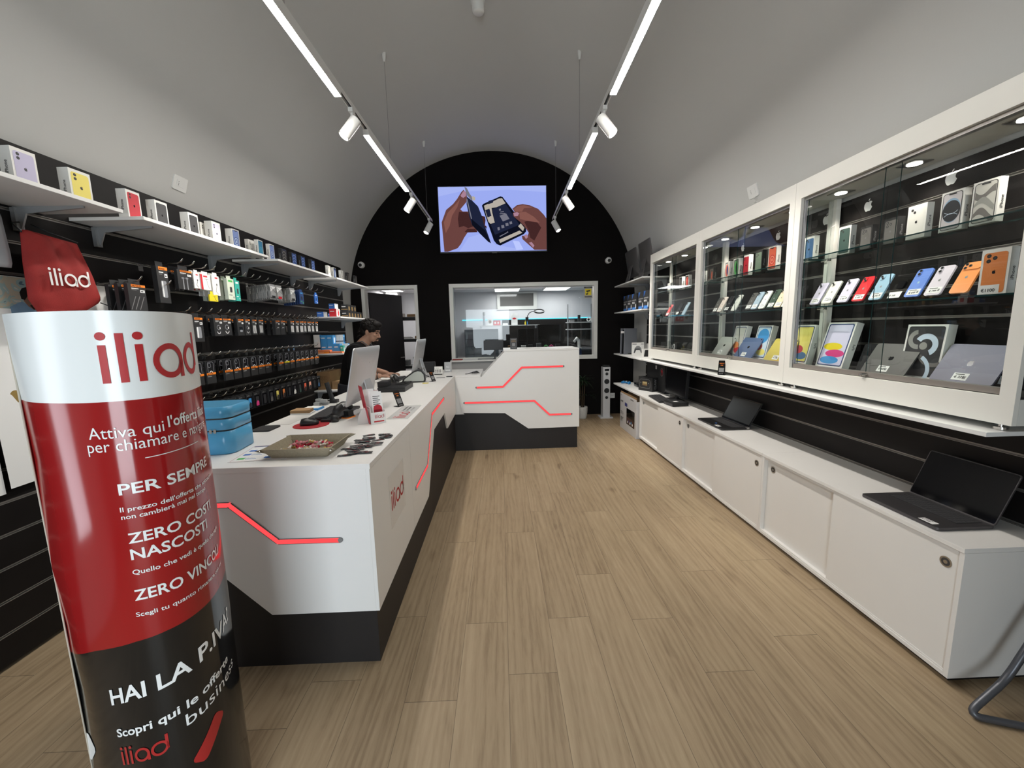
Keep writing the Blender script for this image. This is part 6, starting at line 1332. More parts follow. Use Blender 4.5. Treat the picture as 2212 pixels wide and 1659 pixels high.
# ------------------------------------------------------------------ things on the right cabinets
ZK = .6022
def laptop(lab, x0, x1, y0, y1, m, scr_h, opening, keym, stick, extra=None, tm=None):
    cy = (y0 + y1) / 2; t = thing('laptop', lab, 'laptop', (x0, cy, ZK)); w = y1 - y0; d = x1 - x0
    mb = MB(); mb.prism(rrect(d, w, .012, 5, d / 2, 0), .002, .016, 'z'); mb.build('laptop_base', m, t, bevel=.0015)
    mb = MB(); mb.prism(rrect(d * .46, w * .86, .004, 3, d * .68, 0), .0160, .0164); mb.build('keyboard_well', BLACKM, t)
    mb = MB(); r_ = d * .43 / 6; c_ = w * .83 / 15
    for i in range(6):
        for j in range(15):
            if i == 0 and 5 <= j <= 9: continue
            x = d * .465 + r_ * i; y = -w * .415 + c_ * j; mb.box(x + .0012, x + r_ - .0012, y + .0012, y + c_ - .0012, .0163, .0176)
    mb.box(d * .465 + .0012, d * .465 + r_ - .0012, -w * .415 + c_ * 5 + .0012, -w * .415 + c_ * 10 - .0012, .0163, .0176); mb.build('keys', keym, t)
    MB().prism(rrect(d * .34, w * .36, .004, 3, d * .22, .02), .0161, .0164).build('touchpad', tm or m, t)
    T = Matrix.Translation((d - .004, 0, .016)) @ Matrix.Rotation(math.radians(opening - 90), 4, 'Y')
    mb = MB(); mb.prism(rrect(w, scr_h, .010, 4, 0, scr_h / 2), 0, .006, 'x', 0, T); mb.build('lid', m, t)
    mb = MB(); mb.prism(rrect(w - .008, scr_h - .010, .007, 4, 0, scr_h / 2), -.0008, -.0002, 'x', 0, T); s_ = mb.build('screen', BLACKG, t)
    if extra: extra(t, T, w, scr_h, d)
    mb = MB(); M = frame((d * .10, -w * .26 if not stick else stick, .0166), (0, -1, 0), (1, 0, 0)); mb.rect(-.03, .03, -.015, .018, M, 0); mb.text('€ 799', .014, M, 1, -.025, -.006, .02); mb.rect(-.025, .012, .009, .0125, M, 1, .0004); mb.build('price_label', [PAPER, INK], t)
    return t
laptop('large dark grey laptop open on the nearest low cabinet', 1.838, 2.095, 1.535, 1.895, GUN, .238, 112, DARKG, -.12)
MATTE = mat('matte_dark_screen', (.012, .012, .012), .28)
def ex(t, T, w, h, d):
    MB().prism([(-w / 2 + .012, .022), (w / 2 - .012, .022), (w / 2 - .012, h - .014), (-w / 2 + .012, h - .014)], -.0014, -.001, 'x', 0, T).build('display', MATTE, t)
    MB().prism(disc(.010, 14, .06, -.01), .0162, .0166).build('blue_sticker', BLUEINK, t); MB().box(d - .02, d + .004, -w / 2 - .0008, -w / 2 + .02, .006, .022).build('hinge', ALU, t)
laptop('black laptop open on the middle low cabinet', 1.855, 2.09, 3.225, 3.645, BLACK, .235, 118, DARKG, -.10, ex)
mo = thing('computer_monitor', 'black desktop monitor on the farthest low cabinet', 'monitor', (2.08, 4.67, ZK)); MB().prism(rrect(.24, .16, .02, 5), 0, .010, 'z', 0, Matrix.Rotation(math.pi / 2, 4, 'Z')).build('foot', BLACK, mo)
mb = MB(); mb.box(.02, .045, -.03, .03, .01, .22); mb.build('stem', BLACK, mo); T = Matrix.Translation((0, 0, .055)) @ Matrix.Rotation(math.radians(3), 4, 'Y')
MB().prism(rrect(.575, .335, .006, 3, 0, .1675), 0, .03, 'x', 0, T).build('housing', BLACK, mo); MB().prism([(-.272, .016), (.272, .016), (.272, .320), (-.272, .320)], -.001, -.0002, 'x', 0, T).build('screen', mat('dark_grey_screen', (.008, .008, .010), .18), mo); mb = MB(); mb.rect(-.012, .012, .004, .011, T @ frame((-.0006, 0, 0), (0, -1, 0), (0, 0, 1)), 0); mb.build('badge', GREYINK, mo)
keyboard('keyboard', 'black keyboard in front of the monitor on the right cabinets', (1.925, 4.72, ZK), -.10, .46, .15)
mp = thing('mini_computer', 'flat black mini computer with a white label beside the monitor', 'computer', (1.965, 4.36, ZK)); MB().prism(rrect(.19, .20, .006, 3), .003, .040).build('housing', BLACK, mp, bevel=.002); MB().box(-.098, -.0945, -.09, .09, .008, .034).build('front_strip', DARKG, mp); MB().box(-.03, .02, -.02, .025, .0402, .0408).build('price_label', PAPER, mp); MB().box(-.08, .08, -.08, .08, 0, .003).build('foot', BLACK, mp)
MB().tube([(-.0985, .06 + .006 * math.cos(k * .63), .021 + .006 * math.sin(k * .63)) for k in range(10)], .0012, 5, 0, True).build('power_button', GREYP, mp); mp.rotation_euler = (0, 0, .12)
cl = thing('console_box', 'black box picturing a handheld console, with large lettering on its end', 'box', (2.035, 5.41, ZK), -.38); cl.rotation_euler = (0, 0, .42)
MB().box(-.05, .05, -.13, .13, 0, .19).build('carton', BLACKM, cl); M = frame((-.0506, 0, 0), (0, -1, 0), (0, 0, 1)); mb = MB(); P = rrect(.20, .12, .03, 5, -.01, .10); mb.wire(P + P[:1], .004, M, 1); mb.rect(-.055, .035, .075, .13, M, 2, .0006); mb.rect(-.05, .03, .10, .125, M, 3, .0009); mb.flat(disc(.008, 10, .06, .11), M, 1, .0006); mb.flat(disc(.008, 10, -.085, .11), M, 1, .0006); mb.build('printed_console', [GREYP, GREYINK, mat('picture_brown', (.20, .12, .05), .4), mat('picture_sand', (.40, .33, .16), .4)], cl)
M = frame((0, -.1306, .03), (0, 0, 1), (-1, 0, 0)); mb = MB(); mb.text('CLAW', .05, M, 0, 0, -.018, .03, .14); mb.build('printed_lettering', GREYP, cl)
bx = thing('large_black_box', 'large black box with a round dragon shield behind the console box', 'box', (2.178, 5.40, ZK)); MB().box(-.04, .045, -.30, .34, 0, .40).build('carton', BLACKM, bx); M = frame((-.0406, 0, 0), (0, -1, 0), (0, 0, 1)); mb = MB(); mb.annul(.055, .048, M, 0, .20, .275); mb.flat([(.18, .30), (.20, .32), (.23, .29), (.215, .24), (.20, .225), (.205, .26), (.18, .28)], M, 1, .0006); mb.build('printed_shield', [GREYP, RED], bx); MB().rect(-.02, .03, .30, .35, M, 0).build('price_label', PAPER, bx)
ro = thing('router', 'flat black router on the white board by the back wall', 'router', (2.06, 5.80, ZK)); layer(MB(), .13, .19, .03, .0, .055, .008).build('router_body', BLACKG, ro); mb = MB(); mb.tube([(.05, .07, .03), (.06, .08, .13)], .004); mb.tube([(.05, -.07, .03), (.06, -.08, .13)], .004); mb.build('antenna', BLACK, ro)
gp = thing('game_controller', 'blue game controller with a white label near the back wall', 'controller', (1.965, 6.12, ZK)); mb = MB()
mb.ball((0, 0, .022), .030, .045, .018); mb.tube([(.01, -.04, .024), (-.005, -.062, .022), (-.045, -.075, .014)], .02, 10, rr=[.02, .022, .013]); mb.tube([(.01, .04, .024), (-.005, .062, .022), (-.045, .075, .014)], .02, 10, rr=[.02, .022, .013]); gb_ = mb.build('controller_body', mat('bright_blue_plastic', (.02, .20, .48), .3), gp); r = gb_.modifiers.new('remesh', 'REMESH'); r.mode = 'VOXEL'; r.voxel_size = .004; r.use_smooth_shade = True
mb = MB(); mb.cyl((-.012, -.03, .035), (-.014, -.03, .046), .008); mb.cyl((-.012, .03, .035), (-.014, .03, .046), .008); mb.build('thumb_stick', BLACK, gp); MB().prism([(-.02, -.02), (.02, -.02), (.02, .02), (-.02, .02)], .040, .0415).build('price_label', PAPER, gp)
gp.rotation_euler = (0, 0, .5)
# television box on the floor
tv_ = thing('television_box', 'white printed television box standing on the floor under the board', 'box', (1.79, 5.45, 0)); PRB = mat('printed_white_carton', (.60, .59, .60), .5, var=.03); mb = MB(); mb.box(1.772, 1.775, 5.10, 5.81, 0, .525); mb.box(1.885, 1.888, 5.10, 5.81, 0, .515); mb.box(1.775, 1.885, 5.10, 5.103, 0, .50); mb.box(1.775, 1.885, 5.807, 5.81, 0, .50); mb.box(1.775, 1.885, 5.103, 5.807, 0, .003); mb.build('carton', PRB, tv_, world=True)
MB().box(1.7755, 1.7785, 5.11, 5.80, .40, .55).build('flap', CARDB, tv_, world=True); MB().box(1.8815, 1.8845, 5.11, 5.80, .40, .555).build('flap', CARDB, tv_, world=True)
M = frame((1.7714, 5.81, 0), (0, -1, 0), (0, 0, 1)); mb = MB(); mb.rect(.30, .645, .115, .345, M, 0); mb.rect(.31, .635, .13, .22, M, 3, .0006)
for i in range(5): mb.flat(disc(.020, 12, .36 + .05 * i, .15 + .02 * (i % 2)), M, [2, 4, 2, 5, 2][i], .0009)
mb.text('smart', .05, M, 1, .03, .395, .02); mb.rect(.22, .33, .36, .41, M, 4, .0006); mb.text('32" 6', .06, M, 1, .03, .215, .02); mb.text('LED TV', .03, M, 1, .03, .105, .02); mb.text('Full', .03, M, 1, .03, .485, .02); mb.text('nordmende', .028, M, 1, .46, .485, .02)
for k in range(4): mb.rect(.03, .17 - .02 * k, .165 - .012 * k, .171 - .012 * k, M, 1, .0006)
mb.build('printed_artwork', [BLACKG, INK, PAPER, mat('picture_dark_red', (.06, .02, .015), .4), mat('picture_indigo', (.05, .05, .20), .4), SKYB], tv_, world=True)
# floor-standing speaker
sp = thing('tower_speaker', 'white floor-standing tower speaker with four black drivers', 'speaker', (1.715, 6.44, 0)); SPW = mat('white_speaker_cabinet', (.60, .60, .61), .4)
MB().prism(rrect(.21, .20, .01, 3), 0, .018).build('base_plate', SPW, sp); MB().box(-.058, .058, -.07, .075, .018, .845).build('cabinet', SPW, sp, bevel=.004)
for z, r in ((.735, .024), (.61, .042), (.46, .042), (.345, .024)):
    mb = MB(); mb.cyl((0, -.0705, z), (0, -.076, z), r, r * .96, 24, 0); mb.cyl((0, -.076, z), (0, -.0765, z), r * .75, r * .75, 20, 1); mb.ball((0, -.0765, z), r * .3, .004, r * .3, 10, 6, 0); mb.build('driver', [BLACK, BLACKM], sp)
mb = MB(); mb.box(-.036, .036, -.0725, -.0702, .785, .815); mb.build('display_window', BLACKG, sp); tag(MB().box(-.05, .05, -.04, .04, 0, .03).build('small_device', BLACK, loc=(1.715, 6.44, .8452)), 'small black device lying on top of the tower speaker', 'device')
# plant
pl = thing('potted_plant', 'dark leafy plant in a textured white pot behind the raised counter block', 'plant', (1.325, 6.40, 0)); mb = MB(); prof = []
for k in range(15): prof.append((.058 + .022 * math.sin(k / 14 * 1.9) + (.0025 if k % 2 else 0), k / 14 * .20))
prof += [(.066, .20), (.064, .17), (.0, .17)]; mb.lathe([(0, 0)] + prof, 28); mb.build('pot', mat('textured_white_pot', (.55, .55, .53), .7, var=.2, scale=70, bump=.8, bscale=110), pl); MB().cyl((0, 0, .165), (0, 0, .176), .062, n=20).build('soil', mat('dark_soil', (.02, .014, .01), .9), pl)
LEAFM = mat('dark_green_leaf', (.012, .035, .012), .5, var=.3); rnd = random.Random(3)
mb = MB()
for (sx, sy) in ((0, 0), (.02, .01), (-.02, .0)): mb.tube([(sx, sy, .17), (sx * 1.6, sy, .45), (sx * 2.2, sy * 2, .62)], .008, 8, rr=[.010, .008, .006])
mb.build('stem', mat('brown_stem', (.06, .04, .02), .8), pl); mb = MB()
for (sx, sy, sz, n) in ((.0, .0, .64, 26), (.044, .02, .60, 18), (-.044, .0, .58, 18), (.03, 0, .38, 10)):
    for i in range(n):
        a = rnd.uniform(0, 6.28); L = rnd.uniform(.13, .24); el = rnd.uniform(-.1, 1.2); d = Vector((math.cos(a), math.sin(a), 0)); pts = [Vector((sx, sy, sz)) + d * (L * t * math.cos(el * (1 - t * .6))) + Vector((0, 0, L * (math.sin(el) * t - .55 * t * t))) for t in (0, .33, .66, 1)]; s_ = Vector((-d.y, d.x, 0)); w = [.004, .010, .008, .0005]; vs = []
        for p, q in zip(pts, w): vs += [tuple(p + s_ * q), tuple(p - s_ * q)]
        mb.add(vs, [(0, 1, 3, 2), (2, 3, 5, 4), (4, 5, 7, 6)], 0, True)
mb.build('leaves', LEAFM, pl)
# wall socket
so = thing('wall_socket', 'white wall socket low on the black back wall beside the speaker', 'socket', (1.90, 6.70, .32)); MB().prism(rrect(.085, .085, .008, 3), -.010, -.0005, 'y').build('plate', LAMPW, so); mb = MB()
for k in (-.016, 0, .016): mb.cyl((k, -.0105, 0), (k, -.0100, 0), .003, n=8)
mb.build('socket_holes', BLACK, so)
# shelf contents near the back wall
gcm = mat('space_grey_housing', (.13, .125, .125), .4, .4)
computer('desktop_computer', 'grey desktop computer seen from behind on the top right shelf, farther one', (2.02, 6.07, 2.1355), math.pi, .50, .40, gcm, BLACKG, 10, .09, False); computer('desktop_computer', 'grey desktop computer seen from behind on the top right shelf, nearer one', (2.0, 5.45, 2.1355), math.pi, .44, .40, gcm, BLACKG, 10, .09, False)
for g_, y0 in ((0, 5.74), (1, 5.27)):
    for k in range(3 if g_ == 0 else 2):
        y = y0 + .20 * k; mb = MB(); mb.box(0, .12, -.095, .095, 0, .235); M = frame((-.0005, 0, 0), (0, -1, 0), (0, 0, 1)); mb.flat([(-.095, .235), (-.02, .235), (-.095, .16)], M, 1); mb.rect(-.09, .08, .135, .15, M, 2, .0004); mb.text('BULL', .032, M, 3, -.08, .098, .03, .11); mb.rect(-.095, .06, 0, .045, M, 1, .0004); mb.flat([(-.08, .01), (.02, .02), (.05, .035), (-.05, .03)], M, 4, .0006); mb.flat(disc(.014, 12, .07, .055, .035), M, 3, .0008)
        o = mb.build('accessory_box', [BLACKM, BLUEINK, GREYINK, WINK, SKYB]); o.location = (1.93, y, 1.7205); tag(o, 'black and blue box, %s from the back of the %s group on the right shelf' % (ORD[(2 if g_ == 0 else 1) - k], 'far' if g_ == 0 else 'near'), 'box', 'black and blue boxes on the right shelf')
tag(MB().box(0, .02, -.02, .02, 0, .17).build('white_stick', WCARD, loc=(1.95, 5.60, 1.7205)), 'slim white box between the two groups of blue boxes', 'box')
cn = thing('game_console', 'grey and black upright game console on the right shelf', 'console', (2.02, 6.24, 1.0605), .42); CGREY = mat('blue_grey_plastic', (.20, .21, .24), .45, var=.03)
MB().prism([(-.115, .012), (.13, .012), (.12, .38), (-.10, .38)], -.032, .032, 'y').build('core', BLACKG, cn)
for s_ in (-1, 1): mb = MB(); mb.prism([(-.135, .0), (.135, .0), (.130, .40), (-.125, .405)], s_ * .034, s_ * .046, 'y'); mb.build('side_plate', CGREY, cn, bevel=.003)
MB().box(-.132, -.118, -.026, .030, .33, .36).build('price_label', PAPER, cn); MB().cyl((0, 0, 0), (0, 0, .012), .07, n=24).build('stand', BLACK, cn)
cn.rotation_euler = (0, 0, .45)
cb = thing('controller_box', 'white box picturing a game controller beside the console', 'box', (2.05, 5.90, 1.0605)); MB().box(-.085, .085, -.035, .035, 0, .19).build('carton', WCARD, cb); M = frame((0, -.0355, 0), (1, 0, 0), (0, 0, 1)); mb = MB(); mb.flat([(-.06, .04), (-.045, .11), (-.02, .14), (.02, .14), (.045, .11), (.06, .04), (.045, .035), (.025, .08), (-.025, .08), (-.045, .035)], M, 0); mb.flat([(-.06, .04), (-.048, .10), (-.025, .105), (.025, .105), (.035, .085), (-.025, .08), (-.045, .035)], M, 1, .0008); mb.rect(-.08, -.02, .165, .175, M, 1); mb.rect(.04, .08, .165, .175, M, 0)
mb.build('printed_controller', [GREYP, DARKG], cb); cb.rotation_euler = (0, 0, -.25)
wb = thing('white_tablet_box', 'low white box with a black front beside the controller box', 'box', (2.10, 5.64, 1.0605)); MB().box(-.07, .07, -.03, .03, 0, .11).build('carton', WCARD, wb); MB().flat([(-.06, .0), (.07, .0), (.07, .095), (-.045, .095)], frame((0, -.0306, 0), (1, 0, 0), (0, 0, 1)), 0).build('printed_front', BLACKM, wb)
tag(MB().box(-.03, .03, -.04, .04, 0, .18).build('grey_box', mat('grey_carton', (.35, .35, .34), .5), loc=(2.17, 5.74, 1.0605)), 'grey upright box behind the controller box', 'box')
sign_stand('slim black sign stand leaning on the shelf below the middle glass cabinet', (1.903, 3.365, 1.0605), -.75, -12)
# chair at the lower right edge
ch = thing('tube_chair', 'grey steel tube chair partly visible at the lower right picture edge', 'chair', (2.0, 1.0, 0)); TUB = mat('grey_powder_coated_tube', (.10, .105, .12), .35, .5)
def rounded(pts, r=.05, n=6):
    P = [Vector(p) for p in pts]; out = [P[0]]
    for i in range(1, len(P) - 1):
        a = (P[i - 1] - P[i]).normalized(); b_ = (P[i + 1] - P[i]).normalized()
        for k in range(n + 1): t = k / n; out.append(P[i] + a * (r * (1 - t) ** 2) + b_ * (r * t ** 2))
    return [tuple(p) for p in out + [P[-1]]]
for nm, dy in (('sled_leg', 0.0), ('sled_leg', -.42)): MB().tube(rounded([(2.06, 1.30 + dy, .44), (1.905, 1.295 + dy, .125), (1.725, 1.265 + dy, .0125), (2.10, 1.14 + dy, .0125), (2.20, 1.14 + dy, .46)], .055), .0125, 12).build(nm, TUB, ch, world=True)
MB().prism(rrect(.20, .44, .03, 4, 2.11, 1.02), .445, .475).build('seat', DARKG, ch, world=True); MB().prism(rrect(.42, .30, .03, 4, 1.02, .70), 2.19, 2.215, 'x').build('backrest', DARKG, ch, world=True)
# ------------------------------------------------------------------ hanging track lights
def track(x0, x1, lab, side):
    """rail from y=-1.2 to y=6.28 with light bars, spotlights and suspension wires; x drifts from x0 to x1"""
    X = lambda y: x0 + (x1 - x0) * (y - 2.0) / 4.2
    zt = 3.14; ya, yb = -1.2, 6.25
    t = thing('track_light', lab, 'track light', (X(3), 3, zt))
    mb = MB(); a, b_ = X(ya), X(yb)
    def bar(dx0, dx1, z0, z1, mi=0): mb.add([(a + dx0, ya, z0), (a + dx1, ya, z0), (b_ + dx1, yb, z0), (b_ + dx0, yb, z0), (a + dx0, ya, z1), (a + dx1, ya, z1), (b_ + dx1, yb, z1), (b_ + dx0, yb, z1)], [(0, 3, 2, 1), (4, 5, 6, 7), (0, 1, 5, 4), (1, 2, 6, 5), (2, 3, 7, 6), (3, 0, 4, 7)], mi)
    bar(-.017, .017, zt - .006, zt); bar(-.017, -.012, zt - .030, zt - .006); bar(.012, .017, zt - .030, zt - .006); bar(-.0115, .0115, zt - .010, zt - .0062, 1); mb.build('rail', [LAMPW, DARKG], t, world=True)
    for y in (.70, 2.30, 4.15, 5.95):
        x = X(y); zz = ZW + math.sqrt(RV ** 2 - (x - CX) ** 2); mb = MB(); mb.cyl((x, y, zt), (x, y, zz - .03), .0016, n=6); w = mb.build('suspension_wire', GREYP, t, world=True); MB().lathe([(0, zz - .07), (.012, zz - .065), (.018, zz - .02), (.020, zz + .012)], 16, 0, Matrix.Translation((x, y, 0))).build('ceiling_cap', LAMPW, w, world=True)
    for k, (p, q) in enumerate(((1.63, 2.93), (3.46, 4.78))):
        p1, q1 = Vector((X(p), p, 0)), Vector((X(q), q, 0)); d = (q1 - p1).normalized(); M = frame((p1.x, p1.y, zt - .0315), tuple(d), (-d.y, d.x, 0)); L = (q1 - p1).length
        MB().box(0, L, -.0225, .0225, -.044, 0, 0, M).build('bar_housing', LAMPW, t, world=True); mb = MB(); mb.prism([(.004, -.0205), (L - .004, -.0205), (L - .004, .0205), (.004, .0205)], -.0465, -.0442, 'z', 0, M); mb.build('light_bar', LEDW, t, world=True)
    for k, (y, tx, tilt, on) in enumerate(((3.17, .55, .62, True), (4.98, .55, .60, True), (6.06, .40, .45, True))):
        x = X(y); d = Vector((side * tx, -.25 if k == 0 else (-.12 if k == 1 else -.30), -1 + .15)).normalized(); top = Vector((x, y, zt - .030)); mb = MB(); mb.box(x - .016, x + .016, y - .03, y + .03, zt - .058, zt - .0305); mb.cyl((x, y, zt - .058), (x, y - .012, zt - .115), .010, n=10); ad = mb.build('spot_adapter', LAMPW, t, world=True)
        c = Vector((x, y - .02, zt - .150)); p = c - d * .055; q = c + d * .105; mb = MB(); mb.cyl(tuple(p), tuple(q), .040, n=28); sc = mb.build('spot_housing', LAMPW, t, world=True)
        e = q + d * .0012; MB().cyl(tuple(q), tuple(e), .033, n=24).build('spot_lens', SPOTLED, sc, world=True)
        l = bpy.data.lights.new('spot_beam', 'SPOT'); l.energy = SPOTS; l.spot_size = math.radians(60); l.spot_blend = .7; l.shadow_soft_size = .03; l.color = (1, .95, .87); o = bpy.data.objects.new('spot_beam', l); o.location = q + d * .01; o.rotation_euler = d.to_track_quat('-Z', 'Y').to_euler(); COL.objects.link(o)
track(-1.06, -.99, 'white track light with spotlights hanging over the counter, left one', -1); track(.80, .845, 'white track light with spotlights hanging over the aisle, right one', 1)
mb = MB(); zz = 4.275; mb.lathe([(0, zz - .10), (.04, zz - .10), (.05, zz - .09), (.052, zz - .02), (.062, zz - .018), (.062, zz + .006)], 24, 0, Matrix.Translation((-.116, 3.80, 0))); tag(mb.build('smoke_detector', LAMPW), 'white smoke detector hanging from the top of the vault', 'detector')
# ------------------------------------------------------------------ television on the back wall
tv = thing('television', 'wall-mounted television showing hands opening a phone', 'television', (-.07, 6.62, 3.24)); TX0, TX1, TZ0, TZ1 = -.925, .785, 2.745, 3.735
MB().box(TX0 - .012, TX1 + .012, 6.645, 6.685, TZ0 - .022, TZ1 + .012).build('housing', BLACK, tv, world=True, bevel=.003); MB().box(-.5, .35, 6.685, 6.6995, 3.0, 3.4).build('wall_mount', BLACK, tv, world=True); MB().box(-.10, -.02, 6.640, 6.6445, TZ0 - .030, TZ0 - .020).build('badge', GREYP, tv, world=True)
E_ = lambda n, c, s=1.0: emis('screen_' + n, c, s)
SC = [E_('lilac', (.30, .37, .80)), E_('skin', (.13, .05, .045)), E_('skin_dark', (.05, .018, .018)), E_('black', (.004, .005, .012)), E_('metal', (.42, .38, .33)), E_('nail', (.36, .20, .27)), E_('white', (.35, .42, .82)), E_('navy', (.012, .016, .04)), E_('grey', (.16, .16, .2)), E_('skin_light', (.21, .085, .07)), E_('pale', (.45, .52, .90))]
sw, shh = TX1 - TX0, TZ1 - TZ0
def sx(x): return (x - 297) / (1815 - 297) * sw
def sz(y, x=0): return (1065 - .020 * (x - 300) - y) / (1065 - 170) * shh
def Q(pts): return [(min(sw, max(0, sx(a))), min(shh, max(0, sz(b_, a)))) for a, b_ in pts]
M = frame((TX0, 6.6448, TZ0), (1, 0, 0), (0, 0, 1)); mb = MB(); mb.rect(0, sw, 0, shh, M, 0, 0)
L_ = [0.0]
def poly(mi, pts): L_[0] += .00012; mb.flat(Q(pts), M, mi, L_[0])
poly(6, [(297, 170), (1815, 140), (1815, 230), (1300, 200), (600, 230), (297, 300)]); poly(6, [(560, 1060), (700, 860), (900, 800), (1080, 960), (1480, 1030), (1400, 1045)]); poly(10, [(1330, 900), (1420, 910), (1480, 1020), (1380, 1035)])
poly(1, [(330, 650), (400, 480), (500, 400), (560, 330), (620, 240), (655, 205), (690, 240), (700, 300), (690, 370), (600, 470), (570, 560), (590, 500), (720, 500), (780, 640), (830, 780), (690, 790), (640, 860), (590, 950), (540, 1010), (400, 1060), (350, 1060)])
poly(2, [(580, 505), (700, 510), (760, 620), (790, 700), (700, 730), (640, 700), (570, 720), (560, 600)]); poly(2, [(690, 740), (800, 740), (830, 785), (690, 790), (650, 780)]); poly(9, [(360, 650), (420, 520), (520, 420), (600, 330), (560, 440), (480, 560), (440, 700), (380, 800)]); poly(5, [(610, 285), (640, 240), (665, 215), (690, 245), (685, 290), (650, 315), (625, 305)])
poly(8, [(668, 165), (700, 180), (740, 260), (770, 300), (775, 360), (700, 280)]); poly(4, [(765, 300), (790, 288), (815, 310), (812, 345), (780, 350)]); poly(7, [(700, 300), (780, 360), (850, 430), (900, 560), (940, 700), (1020, 940), (980, 920), (860, 800), (760, 690), (720, 560), (690, 400)]); poly(3, [(750, 600), (940, 760), (1015, 938), (970, 905), (860, 800), (760, 690)]); poly(8, [(690, 330), (705, 330), (760, 600), (745, 600)])
poly(2, [(900, 560), (945, 570), (950, 620), (940, 690), (960, 700), (965, 740), (930, 700)])
poly(3, [(905, 420), (925, 395), (1170, 290), (1200, 300), (1520, 710), (1525, 770), (1490, 810), (1150, 970), (1100, 950), (1060, 900)]); poly(4, [(935, 420), (1150, 320), (1190, 315), (1240, 385), (1110, 440), (1040, 450), (1050, 520), (1080, 650), (1020, 670), (990, 640), (960, 540)]); poly(7, [(950, 480), (1010, 460), (1020, 500), (1035, 560), (980, 580)]); poly(7, [(1000, 355), (1080, 330), (1060, 380), (990, 400)])
poly(7, [(1050, 470), (1240, 390), (1430, 680), (1080, 820), (1020, 680), (1085, 650)]); poly(4, [(1130, 890), (1430, 760), (1470, 790), (1150, 935)]); poly(4, [(1410, 700), (1450, 660), (1500, 720), (1480, 770), (1450, 740)]); poly(8, [(1140, 840), (1240, 790), (1260, 770), (1270, 785), (1150, 850)])
for a, b_, w_, h_ in ((1155, 465, 25, 25), (1185, 500, 50, 12), (1190, 525, 80, 12), (1130, 720, 30, 40), (1190, 690, 40, 40), (1250, 660, 40, 40), (1305, 640, 35, 35)): poly(8, [(a - w_ / 2, b_), (a + w_ / 2, b_ - 8), (a + w_ / 2 + 6, b_ + h_ - 8), (a - w_ / 2 + 6, b_ + h_)])
poly(8, [(1150, 555), (1245, 525), (1290, 600), (1195, 635)])
poly(1, [(1335, 460), (1400, 410), (1480, 395), (1580, 410), (1700, 460), (1780, 540), (1815, 590), (1815, 1030), (1640, 1030), (1560, 960), (1470, 880), (1460, 830), (1540, 840), (1560, 790), (1500, 700), (1430, 630), (1390, 600), (1345, 560), (1340, 520), (1365, 500)]); poly(9, [(1350, 470), (1420, 420), (1500, 410), (1620, 440), (1500, 450), (1470, 500), (1380, 500)]); poly(2, [(1500, 640), (1600, 600), (1680, 640), (1740, 720), (1640, 900), (1580, 860), (1560, 760)]); poly(9, [(1430, 510), (1520, 500), (1640, 570), (1720, 650), (1640, 640), (1520, 620), (1440, 600)]); poly(5, [(1345, 520), (1400, 505), (1430, 520), (1410, 560), (1360, 565)]); poly(5, [(1490, 830), (1530, 810), (1550, 850), (1520, 880)]); poly(5, [(1560, 930), (1600, 920), (1640, 970), (1620, 1000)])
mb.build('screen', SC, tv, world=True, fix=False)
# dome cameras
for x, lab in ((-2.212, 'white dome camera on the black back wall above the doorway'), (1.80, 'white dome camera on the black back wall above the console shelf')):
    t = thing('dome_camera', lab, 'camera', (x, 6.70, 2.572)); MB().cyl((0, -.0005, .0), (0, -.03, 0), .048, .046, 28).build('mount', LAMPW, t); MB().ball((0, -.045, 0), .050, .045, .050, 24, 14).build('housing', LAMPW, t); d = Vector((.006 if x < 0 else -.01, -1, -.22)).normalized(); c = Vector((0, -.045, 0)); mb = MB(); mb.cyl(tuple(c + d * .030), tuple(c + d * .052), .026, .024, 20); mb.build('lens', BLACK, t)
# ------------------------------------------------------------------ cabinet, monitor and sign before the window
db = thing('back_desk', 'white tall desk against the back wall below the window', 'desk', (-.1, 6.46, 0)); MB().box(-.80, .62, 6.26, 6.672, 1.0, 1.02).build('top', WHITE, db, world=True); mb = MB(); mb.box(-.80, -.78, 6.27, 6.672, 0, .9995); mb.box(.60, .62, 6.27, 6.672, 0, .9995); mb.box(-.78, .60, 6.655, 6.672, 0, .9995); mb.build('carcass', WHITE, db, world=True); MB().box(-.78, .60, 6.30, 6.318, .0, .9995).build('front_panel', mat('shaded_white_panel', (.42, .42, .42), .5), db, world=True)  # white front panel; shade below the desk top is put into its grey colour
m_ = thing('computer_monitor', 'small black monitor on the tall desk before the window', 'monitor', (-.11, 6.45, 1.0205)); MB().prism(rrect(.17, .14, .02, 4), 0, .008).build('foot', BLACK, m_); MB().box(.0, .022, .005, .02, .008, .22).build('stem', DARKG, m_); MB().box(-.165, .155, -.03, .0, .145, .300).build('housing', BLACK, m_, bevel=.003); MB().box(-.158, .148, .0, .0012, .152, .294).build('screen', BLACKG, m_)
tag(MB().prism(rrect(.24, .09, .006, 3), 0, .012).build('keyboard', GREYP, loc=(-.25, 6.40, 1.0205)), 'small grey keyboard on the tall desk before the window', 'keyboard'); tag(MB().prism(rrect(.16, .09, .006, 3), 0, .014).build('red_folder', mat('dull_red_card', (.25, .04, .03), .6), loc=(-.70, 6.40, 1.0205)), 'dull red folder at the left end of the tall desk', 'folder')
